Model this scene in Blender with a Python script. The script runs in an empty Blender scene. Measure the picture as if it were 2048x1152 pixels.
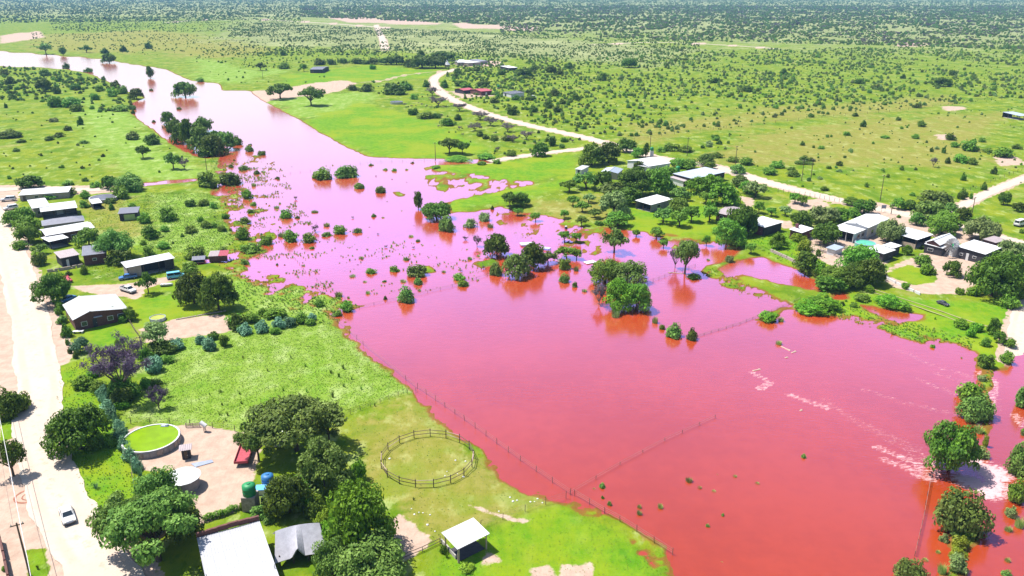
import bpy, bmesh, math, random
import numpy as np
from mathutils import Vector, Matrix

# ------------------------------------------------------------------ camera, sky, sun, exposure
scene = bpy.context.scene
C = scene.collection
F, YH, CAMH = 1600.0, -30.0, 75.0            # focal length and horizon row in photo pixels, flying height
PITCH = math.atan((576 - YH) / F)
cP, sP = math.cos(PITCH), math.sin(PITCH)
cam_d = bpy.data.cameras.new('camera')
cam_d.sensor_width = 36.0
cam_d.lens = 36.0 * F / 2048.0
cam_d.clip_start = 0.5
cam_d.clip_end = 40000.0
cam = bpy.data.objects.new('camera', cam_d)
C.objects.link(cam)
cam.location = (0, 0, CAMH)
cam.rotation_euler = (math.pi / 2 - PITCH, 0, 0)
scene.camera = cam

SUN_EL = math.radians(62)
SHADOW = Vector((0.93, -0.36, 0)).normalized()        # where shadows fall on the ground
SUN_DIR = Vector((-SHADOW.x * math.cos(SUN_EL), -SHADOW.y * math.cos(SUN_EL), math.sin(SUN_EL)))
world = bpy.data.worlds.new('World')
scene.world = world
world.use_nodes = True
wn = world.node_tree
sky = wn.nodes.new('ShaderNodeTexSky')
sky.sky_type = 'NISHITA'
sky.sun_disc = False
sky.sun_elevation = SUN_EL
sky.sun_rotation = math.atan2(SUN_DIR.x, SUN_DIR.y)
sky.air_density = 1.3
sky.dust_density = 1.2
sky.ozone_density = 3.0
bg = wn.nodes['Background']
bg.inputs['Strength'].default_value = 0.092
wn.links.new(sky.outputs['Color'], bg.inputs['Color'])

sun_d = bpy.data.lights.new('sun', 'SUN')
sun_d.energy = 5.0
sun_d.angle = math.radians(0.5)
sun_d.color = (1.0, 0.96, 0.88)
sun = bpy.data.objects.new('sun', sun_d)
C.objects.link(sun)
sun.rotation_euler = SUN_DIR.to_track_quat('Z', 'Y').to_euler()
sun.location = SUN_DIR * 200

vs = scene.view_settings
vs.view_transform = 'Standard'
vs.look = 'None'
vs.exposure = 0.92
vs.gamma = 1.0
vs.use_curve_mapping = False
scene.cycles.max_bounces = 5
scene.cycles.diffuse_bounces = 1
scene.cycles.glossy_bounces = 2
scene.cycles.volume_bounces = 0

# ------------------------------------------------------------------ helpers
LAND = 0.5                                     # height of dry land above the flood
RNG = np.random.default_rng(11)
rnd = random.Random(5)

def at(px, py, z=LAND):
    """ground point under a pixel of the photograph, on the level plane z"""
    u = (px - 1024) / F; v = (py - 576) / F
    t = (CAMH - z) / (sP + v * cP)
    return Vector((u * t, (cP - v * sP) * t, z))

def at_np(P, z=LAND):
    P = np.asarray(P, float)
    u = (P[:, 0] - 1024) / F; v = (P[:, 1] - 576) / F
    t = (CAMH - z) / (sP + v * cP)
    return np.stack([u * t, (cP - v * sP) * t], 1)

def px_per_m(py, z=LAND):
    return cP * (py - YH) / (CAMH - z)

def rise(py_base, py_top, z=LAND):
    """height of an upright thing whose base and top stand at these rows"""
    Y = at(1024, py_base, z).y
    v = (py_top - 576) / F
    t = Y / (cP - v * sP)
    return CAMH - t * (sP + v * cP) - z

def hash2(ix, iy, seed):
    n = (ix.astype(np.int64) * 374761393 + iy.astype(np.int64) * 668265263 + seed * 1442695041) & 0xffffffff
    n = ((n ^ (n >> 13)) * 1274126177) & 0xffffffff
    return ((n ^ (n >> 16)) & 0xffff) / 65535.0

def vnoise(x, y, seed=0):
    ix, iy = np.floor(x), np.floor(y)
    fx, fy = x - ix, y - iy
    fx = fx * fx * (3 - 2 * fx); fy = fy * fy * (3 - 2 * fy)
    a, b = hash2(ix, iy, seed), hash2(ix + 1, iy, seed)
    c, d = hash2(ix, iy + 1, seed), hash2(ix + 1, iy + 1, seed)
    return (a * (1 - fx) + b * fx) * (1 - fy) + (c * (1 - fx) + d * fx) * fy

def fbm(x, y, seed=0, octs=4):
    s, a, t = 0.0, 1.0, 0.0
    for k in range(octs):
        s = s + a * vnoise(x * 2 ** k, y * 2 ** k, seed + k); t += a; a *= 0.55
    return s / t

def sdist(X, Y, poly, margin=1e9):
    """signed distance to a polygon, positive inside; -margin where farther away than margin"""
    poly = np.asarray(poly, float)
    out = np.full(X.shape, -float(min(margin, 1e6)))
    lo, hi = poly.min(0) - margin, poly.max(0) + margin
    sel = (X > lo[0]) & (X < hi[0]) & (Y > lo[1]) & (Y < hi[1])
    if not sel.any():
        return out
    x, y = X[sel], Y[sel]
    d2 = np.full(x.shape, 1e18); inside = np.zeros(x.shape, bool)
    n = len(poly)
    for i in range(n):
        ax, ay = poly[i]; bx, by = poly[(i + 1) % n]
        ex, ey = bx - ax, by - ay
        L = ex * ex + ey * ey + 1e-12
        t = np.clip(((x - ax) * ex + (y - ay) * ey) / L, 0, 1)
        d2 = np.minimum(d2, (x - ax - t * ex) ** 2 + (y - ay - t * ey) ** 2)
        if abs(ey) > 1e-12:
            inside ^= ((ay > y) != (by > y)) & (x < ex * (y - ay) / ey + ax)
    d = np.sqrt(d2)
    out[sel] = np.where(inside, d, -d)
    return out

def ldist(X, Y, line, margin=60.0):
    line = np.asarray(line, float)
    out = np.full(X.shape, margin)
    lo, hi = line.min(0) - margin, line.max(0) + margin
    sel = (X > lo[0]) & (X < hi[0]) & (Y > lo[1]) & (Y < hi[1])
    if not sel.any():
        return out
    x, y = X[sel], Y[sel]
    d2 = np.full(x.shape, 1e18)
    for i in range(len(line) - 1):
        ax, ay = line[i]; ex, ey = line[i + 1] - line[i]
        t = np.clip(((x - ax) * ex + (y - ay) * ey) / (ex * ex + ey * ey + 1e-12), 0, 1)
        d2 = np.minimum(d2, (x - ax - t * ex) ** 2 + (y - ay - t * ey) ** 2)
    out[sel] = np.sqrt(d2)
    return out

def sstep(a, b, x):
    t = np.clip((x - a) / (b - a), 0, 1)
    return t * t * (3 - 2 * t)

def tag(o, label=None, cat=None, group=None, kind=None):
    if label: o['label'] = label
    if cat: o['category'] = cat
    if group: o['group'] = group
    if kind: o['kind'] = kind
    return o

def empty(name, loc=(0, 0, 0), rz=0.0):
    o = bpy.data.objects.new(name, None)
    o.empty_display_size = 0.3
    C.objects.link(o)
    o.location = loc; o.rotation_euler = (0, 0, rz)
    return o

def link(name, mesh, parent=None, loc=(0, 0, 0), rz=0.0, scale=None):
    o = bpy.data.objects.new(name, mesh)
    C.objects.link(o)
    o.parent = parent
    o.location = loc; o.rotation_euler = (0, 0, rz)
    if scale is not None: o.scale = scale
    return o

def mesh_np(name, V, Fq, mat=None, smooth=False):
    """mesh from arrays: V (n,3), Fq (m,k)"""
    me = bpy.data.meshes.new(name)
    V = np.asarray(V, np.float32); Fq = np.asarray(Fq, np.int32)
    m, k = Fq.shape
    me.vertices.add(len(V)); me.vertices.foreach_set('co', V.ravel())
    me.loops.add(m * k); me.loops.foreach_set('vertex_index', Fq.ravel())
    me.polygons.add(m)
    me.polygons.foreach_set('loop_start', np.arange(0, m * k, k, dtype=np.int32))
    me.polygons.foreach_set('loop_total', np.full(m, k, np.int32))
    if smooth: me.polygons.foreach_set('use_smooth', np.ones(m, bool))
    me.update(calc_edges=True)
    if mat: me.materials.append(mat)
    return me

class MB:
    """collects shapes; build() makes ONE mesh object"""
    def __init__(s):
        s.v = []; s.f = []
    def add(s, vs, fs):
        b = len(s.v); s.v += [tuple(p) for p in vs]; s.f += [tuple(i + b for i in f) for f in fs]
        return s
    def box(s, c, d, rz=0.0, rx=0.0, ry=0.0):
        M = Matrix.Translation(c) @ Matrix.Rotation(rz, 4, 'Z') @ Matrix.Rotation(ry, 4, 'Y') @ Matrix.Rotation(rx, 4, 'X')
        x, y, z = d[0] / 2, d[1] / 2, d[2] / 2
        vs = [M @ Vector(p) for p in ((-x, -y, -z), (x, -y, -z), (x, y, -z), (-x, y, -z), (-x, -y, z), (x, -y, z), (x, y, z), (-x, y, z))]
        return s.add(vs, [(0, 3, 2, 1), (4, 5, 6, 7), (0, 1, 5, 4), (1, 2, 6, 5), (2, 3, 7, 6), (3, 0, 4, 7)])
    def tube(s, pts, r, seg=6, cap=True):
        pts = [Vector(p) for p in pts]
        rs = r if isinstance(r, (list, tuple)) else [r] * len(pts)
        rings = []
        for i, p in enumerate(pts):
            d = (pts[min(i + 1, len(pts) - 1)] - pts[max(i - 1, 0)]).normalized()
            a = d.orthogonal().normalized() if i == 0 else (rings_a - d * rings_a.dot(d)).normalized()
            rings_a = a
            b = d.cross(a)
            rings.append([p + (a * math.cos(2 * math.pi * k / seg) + b * math.sin(2 * math.pi * k / seg)) * rs[i] for k in range(seg)])
        vs = [q for R in rings for q in R]
        fs = []
        for i in range(len(pts) - 1):
            for k in range(seg):
                k2 = (k + 1) % seg
                fs.append((i * seg + k, i * seg + k2, (i + 1) * seg + k2, (i + 1) * seg + k))
        if cap:
            fs.append(tuple(range(seg - 1, -1, -1)))
            fs.append(tuple((len(pts) - 1) * seg + k for k in range(seg)))
        return s.add(vs, fs)
    def lathe(s, prof, seg=32, c=(0, 0, 0), close=False):
        """prof: list of (r,z)"""
        vs = []
        for r, z in prof:
            for k in range(seg):
                a = 2 * math.pi * k / seg
                vs.append((c[0] + r * math.cos(a), c[1] + r * math.sin(a), c[2] + z))
        fs = []
        for i in range(len(prof) - 1):
            for k in range(seg):
                k2 = (k + 1) % seg
                fs.append((i * seg + k, i * seg + k2, (i + 1) * seg + k2, (i + 1) * seg + k))
        if close:
            n = len(prof) - 1
            fs.append(tuple(n * seg + k for k in range(seg)))
        return s.add(vs, fs)
    def prism(s, poly, axis_pts):
        """poly: list of (x,z) ; axis_pts: (y0,y1)"""
        n = len(poly)
        vs = [(x, axis_pts[0], z) for x, z in poly] + [(x, axis_pts[1], z) for x, z in poly]
        fs = [tuple(range(n)), tuple(range(2 * n - 1, n - 1, -1))]
        for i in range(n):
            j = (i + 1) % n
            fs.append((i, i + n, j + n, j))
        return s.add(vs, fs)
    def mesh(s, name, mat, smooth=False):
        me = bpy.data.meshes.new(name)
        me.from_pydata(s.v, [], s.f)
        if mat: me.materials.append(mat)
        bm = bmesh.new(); bm.from_mesh(me)
        bmesh.ops.recalc_face_normals(bm, faces=bm.faces)
        bm.to_mesh(me); bm.free()
        if smooth:
            for p in me.polygons: p.use_smooth = True
        me.update()
        return me
    def build(s, name, mat, parent=None, loc=(0, 0, 0), rz=0.0, smooth=False):
        return link(name, s.mesh(name, mat, smooth), parent, loc, rz)

# ------------------------------------------------------------------ materials
class NT:
    def __init__(s, name):
        s.m = bpy.data.materials.new(name); s.m.use_nodes = True
        s.t = s.m.node_tree; s.n = s.t.nodes; s.l = s.t.links
        s.b = s.n['Principled BSDF']; s.out = s.n['Material Output']
        s.pos = None
    def node(s, typ, **kw):
        n = s.n.new(typ)
        for k, v in kw.items():
            if k.startswith('_'): setattr(n, k[1:], v)
            else: n.inputs[k].default_value = v
        return n
    def P(s):
        if s.pos is None: s.pos = s.n.new('ShaderNodeNewGeometry').outputs['Position']
        return s.pos
    def noise(s, scale, detail=3.0, rough=0.55, vec=None, dist=0.0):
        n = s.node('ShaderNodeTexNoise', Scale=scale, Detail=detail, Roughness=rough, Distortion=dist)
        s.l.new(vec if vec is not None else s.P(), n.inputs['Vector'])
        return n.outputs['Fac']
    def math(s, op, a, b=None, c=None, clamp=False):
        n = s.n.new('ShaderNodeMath'); n.operation = op; n.use_clamp = clamp
        for i, v in enumerate((a, b, c)):
            if v is None: continue
            if isinstance(v, (int, float)): n.inputs[i].default_value = v
            else: s.l.new(v, n.inputs[i])
        return n.outputs[0]
    def ss(s, x, a, b):
        n = s.n.new('ShaderNodeMapRange'); n.interpolation_type = 'SMOOTHSTEP'
        s.l.new(x, n.inputs['Value'])
        n.inputs['From Min'].default_value = a; n.inputs['From Max'].default_value = b
        return n.outputs['Result']
    def mix(s, fac, a, b, mode='MIX'):
        n = s.n.new('ShaderNodeMix'); n.data_type = 'RGBA'; n.blend_type = mode
        for sock, v in ((n.inputs[0], fac), (n.inputs[6], a), (n.inputs[7], b)):
            if isinstance(v, (int, float)): sock.default_value = v
            elif isinstance(v, tuple): sock.default_value = (*v, 1.0)
            else: s.l.new(v, sock)
        return n.outputs[2]
    def attr(s, name, out='Fac'):
        n = s.n.new('ShaderNodeAttribute'); n.attribute_name = name
        return n.outputs[out]
    def set(s, name, v):
        i = s.b.inputs[name]
        if isinstance(v, (int, float)): i.default_value = v
        elif isinstance(v, tuple): i.default_value = (*v, 1.0)
        else: s.l.new(v, i)
    def bump(s, h, strength=0.5, dist=0.1):
        n = s.node('ShaderNodeBump', Strength=strength, Distance=dist)
        s.l.new(h, n.inputs['Height']); s.l.new(n.outputs[0], s.b.inputs['Normal'])

def plain(name, col, rough=0.7, metal=0.0, var=0.25, scale=1.5, dirt=None, bump=0.0, spec=0.3):
    """colour with grain and stains"""
    t = NT(name)
    v = t.n.new('ShaderNodeTexCoord').outputs['Object']
    a = t.noise(scale, 5, 0.65, v)
    b = t.noise(scale * 7, 3, 0.6, v)
    f = t.math('MULTIPLY_ADD', a, 0.7, t.math('MULTIPLY', b, 0.3))
    lo = tuple(c * (1 - var) for c in col); hi = tuple(min(1, c * (1 + var * 0.7)) for c in col)
    c = t.mix(t.ss(f, 0.3, 0.7), lo, hi)
    if dirt:
        d = t.ss(t.noise(scale * 0.6, 6, 0.7, v), 0.55, 0.75)
        c = t.mix(t.math('MULTIPLY', d, 0.6), c, dirt)
    t.set('Base Color', c); t.set('Roughness', rough); t.set('Metallic', metal)
    t.set('Specular IOR Level', spec)
    if bump: t.bump(b, bump, 0.05)
    return t.m
# ------------------------------------------------------------------ where land, flood, roads and yards lie
WATER_PX = [(-500, 85), (-200, 95), (0, 103), (60, 107), (130, 113), (200, 118), (270, 130), (330, 138), (355, 150), (385, 163), (435, 166), (445, 181), (500, 181),
    (520, 200), (560, 220), (606, 245), (650, 272), (700, 298), (735, 314), (800, 317), (870, 318), (985, 319), (985, 325), (930, 328), (870, 330),
    (850, 336), (848, 346), (880, 356), (950, 366), (1060, 362), (1065, 370), (1000, 381), (925, 396), (890, 408), (905, 425), (950, 425), (1000, 414), (1040, 424), (1115, 438),
    (1150, 452), (1230, 457), (1290, 466), (1345, 470), (1440, 488), (1480, 493), (1474, 506), (1425, 530), (1400, 542), (1430, 538), (1480, 521),
    (1525, 514), (1600, 546), (1652, 571), (1640, 582), (1600, 580), (1565, 606), (1640, 624), (1700, 640), (1760, 660), (1850, 685),
    (1950, 708), (1950, 738), (1975, 745), (2010, 740), (2025, 712), (2060, 700), (2300, 680), (2700, 800), (2700, 1500), (1345, 1500), (1345, 1108), (1310, 1088),
    (1250, 1055), (1190, 1020), (1150, 1003), (1110, 998), (1060, 980), (1010, 955), (975, 925), (950, 895), (920, 862), (870, 828), (830, 780), (800, 757),
    (740, 712), (690, 668), (664, 636), (700, 622), (745, 607), (700, 612), (640, 600), (600, 588), (560, 575), (520, 560), (490, 548), (465, 530), (430, 524), (392, 530),
    (395, 522), (440, 518), (470, 505), (500, 490), (470, 470), (472, 450), (450, 430), (440, 400), (425, 385), (440, 372), (465, 362), (480, 350), (470, 330),
    (445, 320), (400, 315), (370, 303), (340, 285), (310, 262), (285, 243), (262, 225), (262, 208), (292, 195), (275, 188), (240, 180), (220, 165), (180, 147),
    (130, 138), (60, 134), (0, 132), (-200, 120), (-500, 105)]
PUDDLES_PX = [[(286, 366), (330, 362), (392, 358), (392, 363), (330, 368), (290, 372)],
    [(1725, 612), (1760, 616), (1800, 625), (1850, 630), (1850, 640), (1800, 645), (1770, 636), (1735, 622)],
    [(1668, 587), (1690, 586), (1690, 596), (1670, 597)]]
ISLANDS_PX = [  # low ground inside the flood
    [(1440, 552), (1480, 548), (1530, 560), (1580, 572), (1640, 582), (1640, 592), (1600, 602), (1560, 606), (1535, 590), (1500, 575)],
    [(1510, 640), (1545, 622), (1600, 603), (1640, 600), (1690, 600), (1700, 620), (1640, 626), (1570, 622), (1550, 645)],
    [(850, 408), (905, 404), (900, 428), (870, 420)],
    [(1975, 735), (1990, 740), (1980, 800), (1978, 850), (1974, 905), (1962, 935), (1964, 900), (1968, 850), (1962, 800), (1965, 760)],
    [(1915, 1060), (1935, 1050), (1945, 1080), (1938, 1120), (1925, 1170), (1880, 1170), (1890, 1110)],
    [(778, 384), (800, 383), (812, 393), (795, 395)],
    [(875, 378), (920, 372), (925, 376), (885, 381)],
    [(940, 363), (1000, 364), (1000, 371), (960, 373)],
    [(830, 535), (860, 530), (875, 545), (845, 548)], [(945, 525), (990, 515), (1000, 530), (960, 540)],
]
SHALLOW_PX = [   # grass standing in a few centimetres of flood
    [(420, 310), (490, 300), (560, 320), (540, 370), (560, 430), (560, 480), (640, 470), (640, 490), (560, 500), (500, 520), (560, 545), (620, 570), (720, 600), (690, 640), (560, 620), (500, 580), (440, 540), (430, 500), (470, 480), (440, 420), (420, 385)],
    [(980, 420), (1080, 430), (1220, 460), (1210, 520), (1080, 530), (1050, 480), (980, 450)],
    [(1410, 530), (1460, 545), (1560, 600), (1520, 600), (1440, 575), (1400, 550)],
    [(1650, 628), (1700, 625), (1950, 690), (1950, 712), (1850, 690), (1760, 665)],
    [(850, 335), (1000, 350), (1070, 368), (930, 400), (840, 370)],
    [(690, 620), (720, 625), (700, 665), (670, 640)],
    [(835, 785), (900, 830), (960, 890), (1040, 965), (1110, 1000), (1060, 990), (960, 925), (900, 855)],
    [(1140, 1010), (1210, 1020), (1350, 1110), (1345, 1160), (1260, 1130), (1180, 1050)],
    [(1290, 465), (1440, 485), (1380, 510), (1300, 490)]]
DIRT_PX = [
    [(-300, 430), (14, 430), (30, 485), (52, 540), (85, 575), (110, 600), (125, 650), (150, 700), (135, 735), (110, 735), (112, 790), (102, 840), (120, 890), (140, 945), (165, 1000), (195, 1050), (240, 1095), (290, 1135), (300, 1250), (-300, 1250)],
    [(-300, 372), (45, 370), (35, 385), (30, 425), (14, 440), (-300, 440)],
    [(130, 372), (240, 370), (240, 384), (140, 390)],
    [(243, 862), (275, 852), (400, 851), (502, 866), (520, 900), (500, 985), (480, 1020), (400, 1050), (385, 1010), (350, 940), (290, 940), (262, 905)],
    [(275, 660), (350, 637), (450, 628), (468, 662), (400, 672), (290, 685)],
    [(775, 1040), (800, 1025), (865, 1082), (850, 1098), (800, 1125)],
    [(130, 572), (250, 568), (320, 556), (375, 550), (375, 562), (290, 575), (275, 598), (200, 590)],
    [(500, 182), (560, 178), (620, 167), (690, 160), (715, 167), (680, 182), (640, 190), (560, 198), (520, 206)],
    [(1752, 552), (1790, 530), (1850, 505), (1930, 500), (1975, 550), (1925, 590), (1850, 588), (1790, 575)],
    [(1690, 400), (1760, 405), (1830, 425), (1900, 450), (1990, 470), (2100, 500), (2100, 530), (1990, 505), (1890, 480), (1800, 455), (1720, 425)],
    [(1640, 470), (1780, 470), (1790, 500), (1760, 545), (1690, 545), (1640, 520), (1600, 480)],
    [(1580, 400), (1640, 398), (1660, 412), (1600, 425), (1575, 412)], [(1555, 440), (1580, 442), (1590, 455), (1565, 458)],
    [(1478, 393), (1510, 395), (1508, 415), (1490, 412)],
    [(900, 180), (985, 185), (990, 192), (920, 196)], [(905, 124), (1000, 122), (1010, 132), (920, 134)],
    [(1125, 1130), (1180, 1128), (1200, 1165), (1120, 1165)], [(1065, 1138), (1095, 1130), (1120, 1165), (1060, 1165)], [(970, 1100), (1000, 1108), (1005, 1125), (960, 1130)],
    [(1880, 212), (1930, 212), (1930, 221), (1890, 222)], [(1985, 312), (2030, 312), (2060, 330), (2000, 332)], [(1870, 270), (1910, 270), (1905, 280), (1875, 280)],
    [(0, 70), (80, 62), (90, 75), (0, 88)], [(640, 32), (820, 38), (900, 50), (700, 46)], [(900, 45), (1080, 55), (1070, 62), (920, 56)],
    [(1790, 85), (1860, 84), (1850, 92), (1790, 94)], [(940, 1010), (1030, 1035), (1060, 1040), (1050, 1050), (980, 1030)],
]
LAWN_PX = [
    [(262, 602), (300, 592), (372, 582), (392, 618), (350, 636), (275, 655)], [(318, 570), (360, 556), (380, 575), (320, 584)],
    [(150, 655), (240, 640), (275, 665), (285, 680), (240, 700), (180, 705)],
    [(880, 1095), (960, 1062), (1130, 1008), (1200, 1045), (1345, 1112), (1310, 1250), (820, 1250)],
    [(1770, 550), (1815, 528), (1872, 543), (1870, 565), (1830, 570)],
    [(0, 838), (45, 832), (42, 868), (0, 888)], [(52, 1100), (92, 1097), (102, 1200), (60, 1200)],
    [(110, 735), (170, 720), (230, 800), (262, 900), (285, 990), (270, 1050), (220, 1060), (190, 1040), (165, 990), (140, 935), (120, 880), (112, 800)],
    [(600, 245), (720, 205), (860, 240), (990, 300), (900, 318), (740, 312), (660, 275)],
    [(870, 335), (990, 325), (1150, 308), (1155, 345), (1060, 364), (950, 362)], [(880, 405), (1060, 372), (1160, 348), (1170, 362), (1050, 400), (910, 422)],
    [(1480, 480), (1560, 460), (1660, 500), (1640, 545), (1560, 520)], [(1220, 410), (1420, 410), (1450, 470), (1330, 470), (1230, 455)],
    [(1760, 588), (1900, 600), (2050, 600), (2050, 740), (1960, 735), (1850, 690), (1700, 640), (1600, 608), (1690, 585)],
    [(560, 150), (740, 130), (880, 140), (860, 155), (700, 165), (560, 172)],
]
DRY_PX = [
    [(680, 838), (800, 797), (842, 790), (880, 830), (950, 900), (1000, 955), (1110, 1000), (1010, 1045), (880, 1092), (800, 1030), (720, 930)],
    [(165, 400), (270, 405), (280, 465), (190, 455)],
    [(1400, 330), (1500, 270), (1700, 240), (2000, 225), (1950, 330), (1700, 330)],
    [(60, 70), (300, 60), (420, 70), (440, 90), (260, 108), (60, 100)], [(340, 90), (480, 75), (560, 100), (440, 118), (330, 112)],
    [(1260, 250), (1560, 215), (1900, 190), (1900, 215), (1560, 245), (1270, 285)],
    [(1060, 405), (1200, 390), (1260, 440), (1100, 440)], [(145, 655), (200, 650), (230, 700), (160, 690)],
]
TALL_PX = [   # pale feathery meadow grass
    [(280, 690), (480, 650), (660, 640), (830, 780), (680, 835), (500, 865), (340, 850), (240, 845), (300, 760)],
    [(290, 385), (420, 385), (450, 440), (480, 480), (400, 510), (290, 500), (280, 450)],
    [(160, 200), (260, 225), (330, 300), (420, 340), (380, 360), (260, 350), (180, 290)],
    [(520, 200), (640, 190), (760, 180), (720, 215), (620, 240), (560, 218)],
    [(1640, 625), (1720, 610), (1950, 680), (1950, 715), (1800, 670)],
    [(440, 560), (560, 570), (720, 610), (660, 650), (500, 640)],
    [(380, 110), (480, 135), (560, 140), (500, 165), (400, 160)],
]
BUSHLAND_PX = [   # dense dark bush far off
    [(-900, -20), (3000, -20), (3000, 96), (1800, 92), (1300, 78), (1000, 62), (600, 40), (0, 34), (-900, 40)],
    [(480, 40), (800, 50), (1400, 100), (1300, 130), (900, 105), (500, 90), (430, 80)],
]
ROADS = [  # centre line (pixel), width in metres, label
    ([(918, 137), (885, 146), (866, 157), (868, 172), (890, 192), (925, 209), (970, 226), (1020, 241), (1070, 254), (1120, 264), (1170, 275), (1215, 287), (1262, 301), (1300, 312), (1360, 323), (1430, 333), (1480, 348), (1530, 364), (1580, 377), (1640, 392), (1690, 404), (1750, 416), (1830, 432), (1910, 452), (1990, 474), (2080, 498), (2200, 525)], 6.5, 'road'),
    ([(978, 323), (1020, 316), (1090, 306), (1160, 298), (1225, 291)], 5.0, 'road'),
    ([(2200, 300), (2060, 352), (1985, 382), (1930, 408), (1880, 440)], 4.0, 'path'),
    ([(752, 50), (760, 68), (768, 84), (770, 100)], 9.0, 'path'),
    ([(720, 165), (765, 162), (800, 152), (850, 145), (880, 143)], 3.0, 'path'),
    ([(2090, 560), (2056, 612), (2044, 650), (2038, 690), (2034, 720)], 5.5, 'road'),
    ([(1745, 578), (1800, 596), (1870, 618), (1930, 640), (2000, 660)], 0.4, 'path'), ([(1740, 583), (1795, 601), (1865, 624), (1925, 646)], 0.4, 'path'),
    ([(-200, 384), (20, 380), (60, 374), (130, 381), (240, 378)], 6.0, 'road'),
    ([(-60, 340), (-40, 400), (-5, 440), (18, 490), (38, 560), (62, 640), (70, 720), (85, 790), (72, 840), (82, 890), (100, 960), (128, 1030), (170, 1090), (220, 1160), (270, 1250)], 8.0, 'road'),
    ([(1180, 90), (1300, 84), (1420, 88), (1560, 98)], 7.0, 'path'), ([(330, 45), (460, 36), (620, 44), (780, 56)], 10.0, 'path'),
]
WATER = at_np(WATER_PX, 0.0)
PUDDLES = [at_np(p, 0.0) for p in PUDDLES_PX]
ISLANDS = [at_np(p, 0.0) for p in ISLANDS_PX]
SHALLOW = [at_np(p, 0.0) for p in SHALLOW_PX]

def land_sd(X, Y):
    w = sdist(X, Y, WATER)
    for p in PUDDLES: w = np.maximum(w, sdist(X, Y, p, 60))
    for p in ISLANDS:
        i = sdist(X, Y, p, 60); w = np.minimum(w, -i)
    return -w

def ground_h(X, Y):
    X = np.asarray(X, float); Y = np.asarray(Y, float)
    s = land_sd(X, Y)
    near = np.exp(-(s / 7.0) ** 2)
    h = np.clip(s * 0.12, -0.6, LAND)
    h = h + near * ((fbm(X / 5.0, Y / 5.0, 3) - 0.5) * 0.34 + (fbm(X / 1.6, Y / 1.6, 8, 3) - 0.5) * 0.2)
    ws = np.zeros_like(h)
    for p in SHALLOW: ws = np.maximum(ws, sstep(-3.0, 3.0, sdist(X, Y, p, 30)))
    patch = (fbm(X / 7.0, Y / 7.0, 21, 4) - 0.475) * 1.1 + (fbm(X / 1.3, Y / 1.3, 29, 3) - 0.5) * 0.5 + np.clip(s, -6, 6) * 0.02
    h = h * (1 - ws) + np.clip(patch, -0.4, 0.25) * ws
    return np.clip(np.where(s > 14, LAND, h), -0.6, LAND)

def gz(x, y):
    return float(ground_h(np.array([x]), np.array([y]))[0])

# the sheet: rows get farther apart with distance, reaching past the horizon haze
rows = [-400.0, -60.0, 20.0, 45.0] + [at(1024, py, 0).y for py in np.arange(1560, 0, -4.0)] + [at(1024, py, 0).y for py in (-2, -5, -8, -11, -14, -17, -19)] + [9000.0, 11000.0]
rows = np.array(sorted(rows))
cs = np.concatenate([[-6, -3, -1.8, -1.3], np.linspace(-1, 1, 640), [1.3, 1.8, 3, 6]])
Wd = 0.86 * np.maximum(rows, 60) + 22
GX = cs[None, :] * Wd[:, None]
GY = np.repeat(rows[:, None], len(cs), 1)
GH = ground_h(GX.ravel(), GY.ravel()).reshape(GX.shape)
nr, nc = GX.shape
idx = np.arange(nr * nc).reshape(nr, nc)
quads = np.stack([idx[:-1, :-1], idx[:-1, 1:], idx[1:, 1:], idx[1:, :-1]], -1).reshape(-1, 4)
xf, yf = GX.ravel(), GY.ravel()

def mask(polys, soft=1.2):
    m = np.zeros(xf.shape)
    for p in polys:
        w = at_np(p)
        dist = np.hypot(w[:, 0], w[:, 1]).mean()
        k = soft * max(1.0, dist / 160.0)
        m = np.maximum(m, np.clip(0.5 + sdist(xf, yf, w, 4 * k + 20) / (2 * k), 0, 1))
    return m

m_dirt = mask(DIRT_PX)
for pts, w, nm in ROADS:
    ln = at_np(pts)
    if w < 1: continue
    m_dirt = np.maximum(m_dirt, np.clip(0.5 + (w * 0.62 - ldist(xf, yf, ln, 40)) / 3.0, 0, 1))
m_lawn = mask(LAWN_PX, 4.0)
m_dirt = m_dirt * (1 - np.clip(mask(LAWN_PX[0:3] + LAWN_PX[4:8], 0.8), 0, 1))
m_dry = mask(DRY_PX, 7.0)
m_tall = mask(TALL_PX, 6.0)
m_bush = mask(BUSHLAND_PX, 14.0)

def put(me, name, a):
    at_ = me.attributes.new(name, 'FLOAT', 'POINT')
    at_.data.foreach_set('value', np.asarray(a, np.float32))

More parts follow.
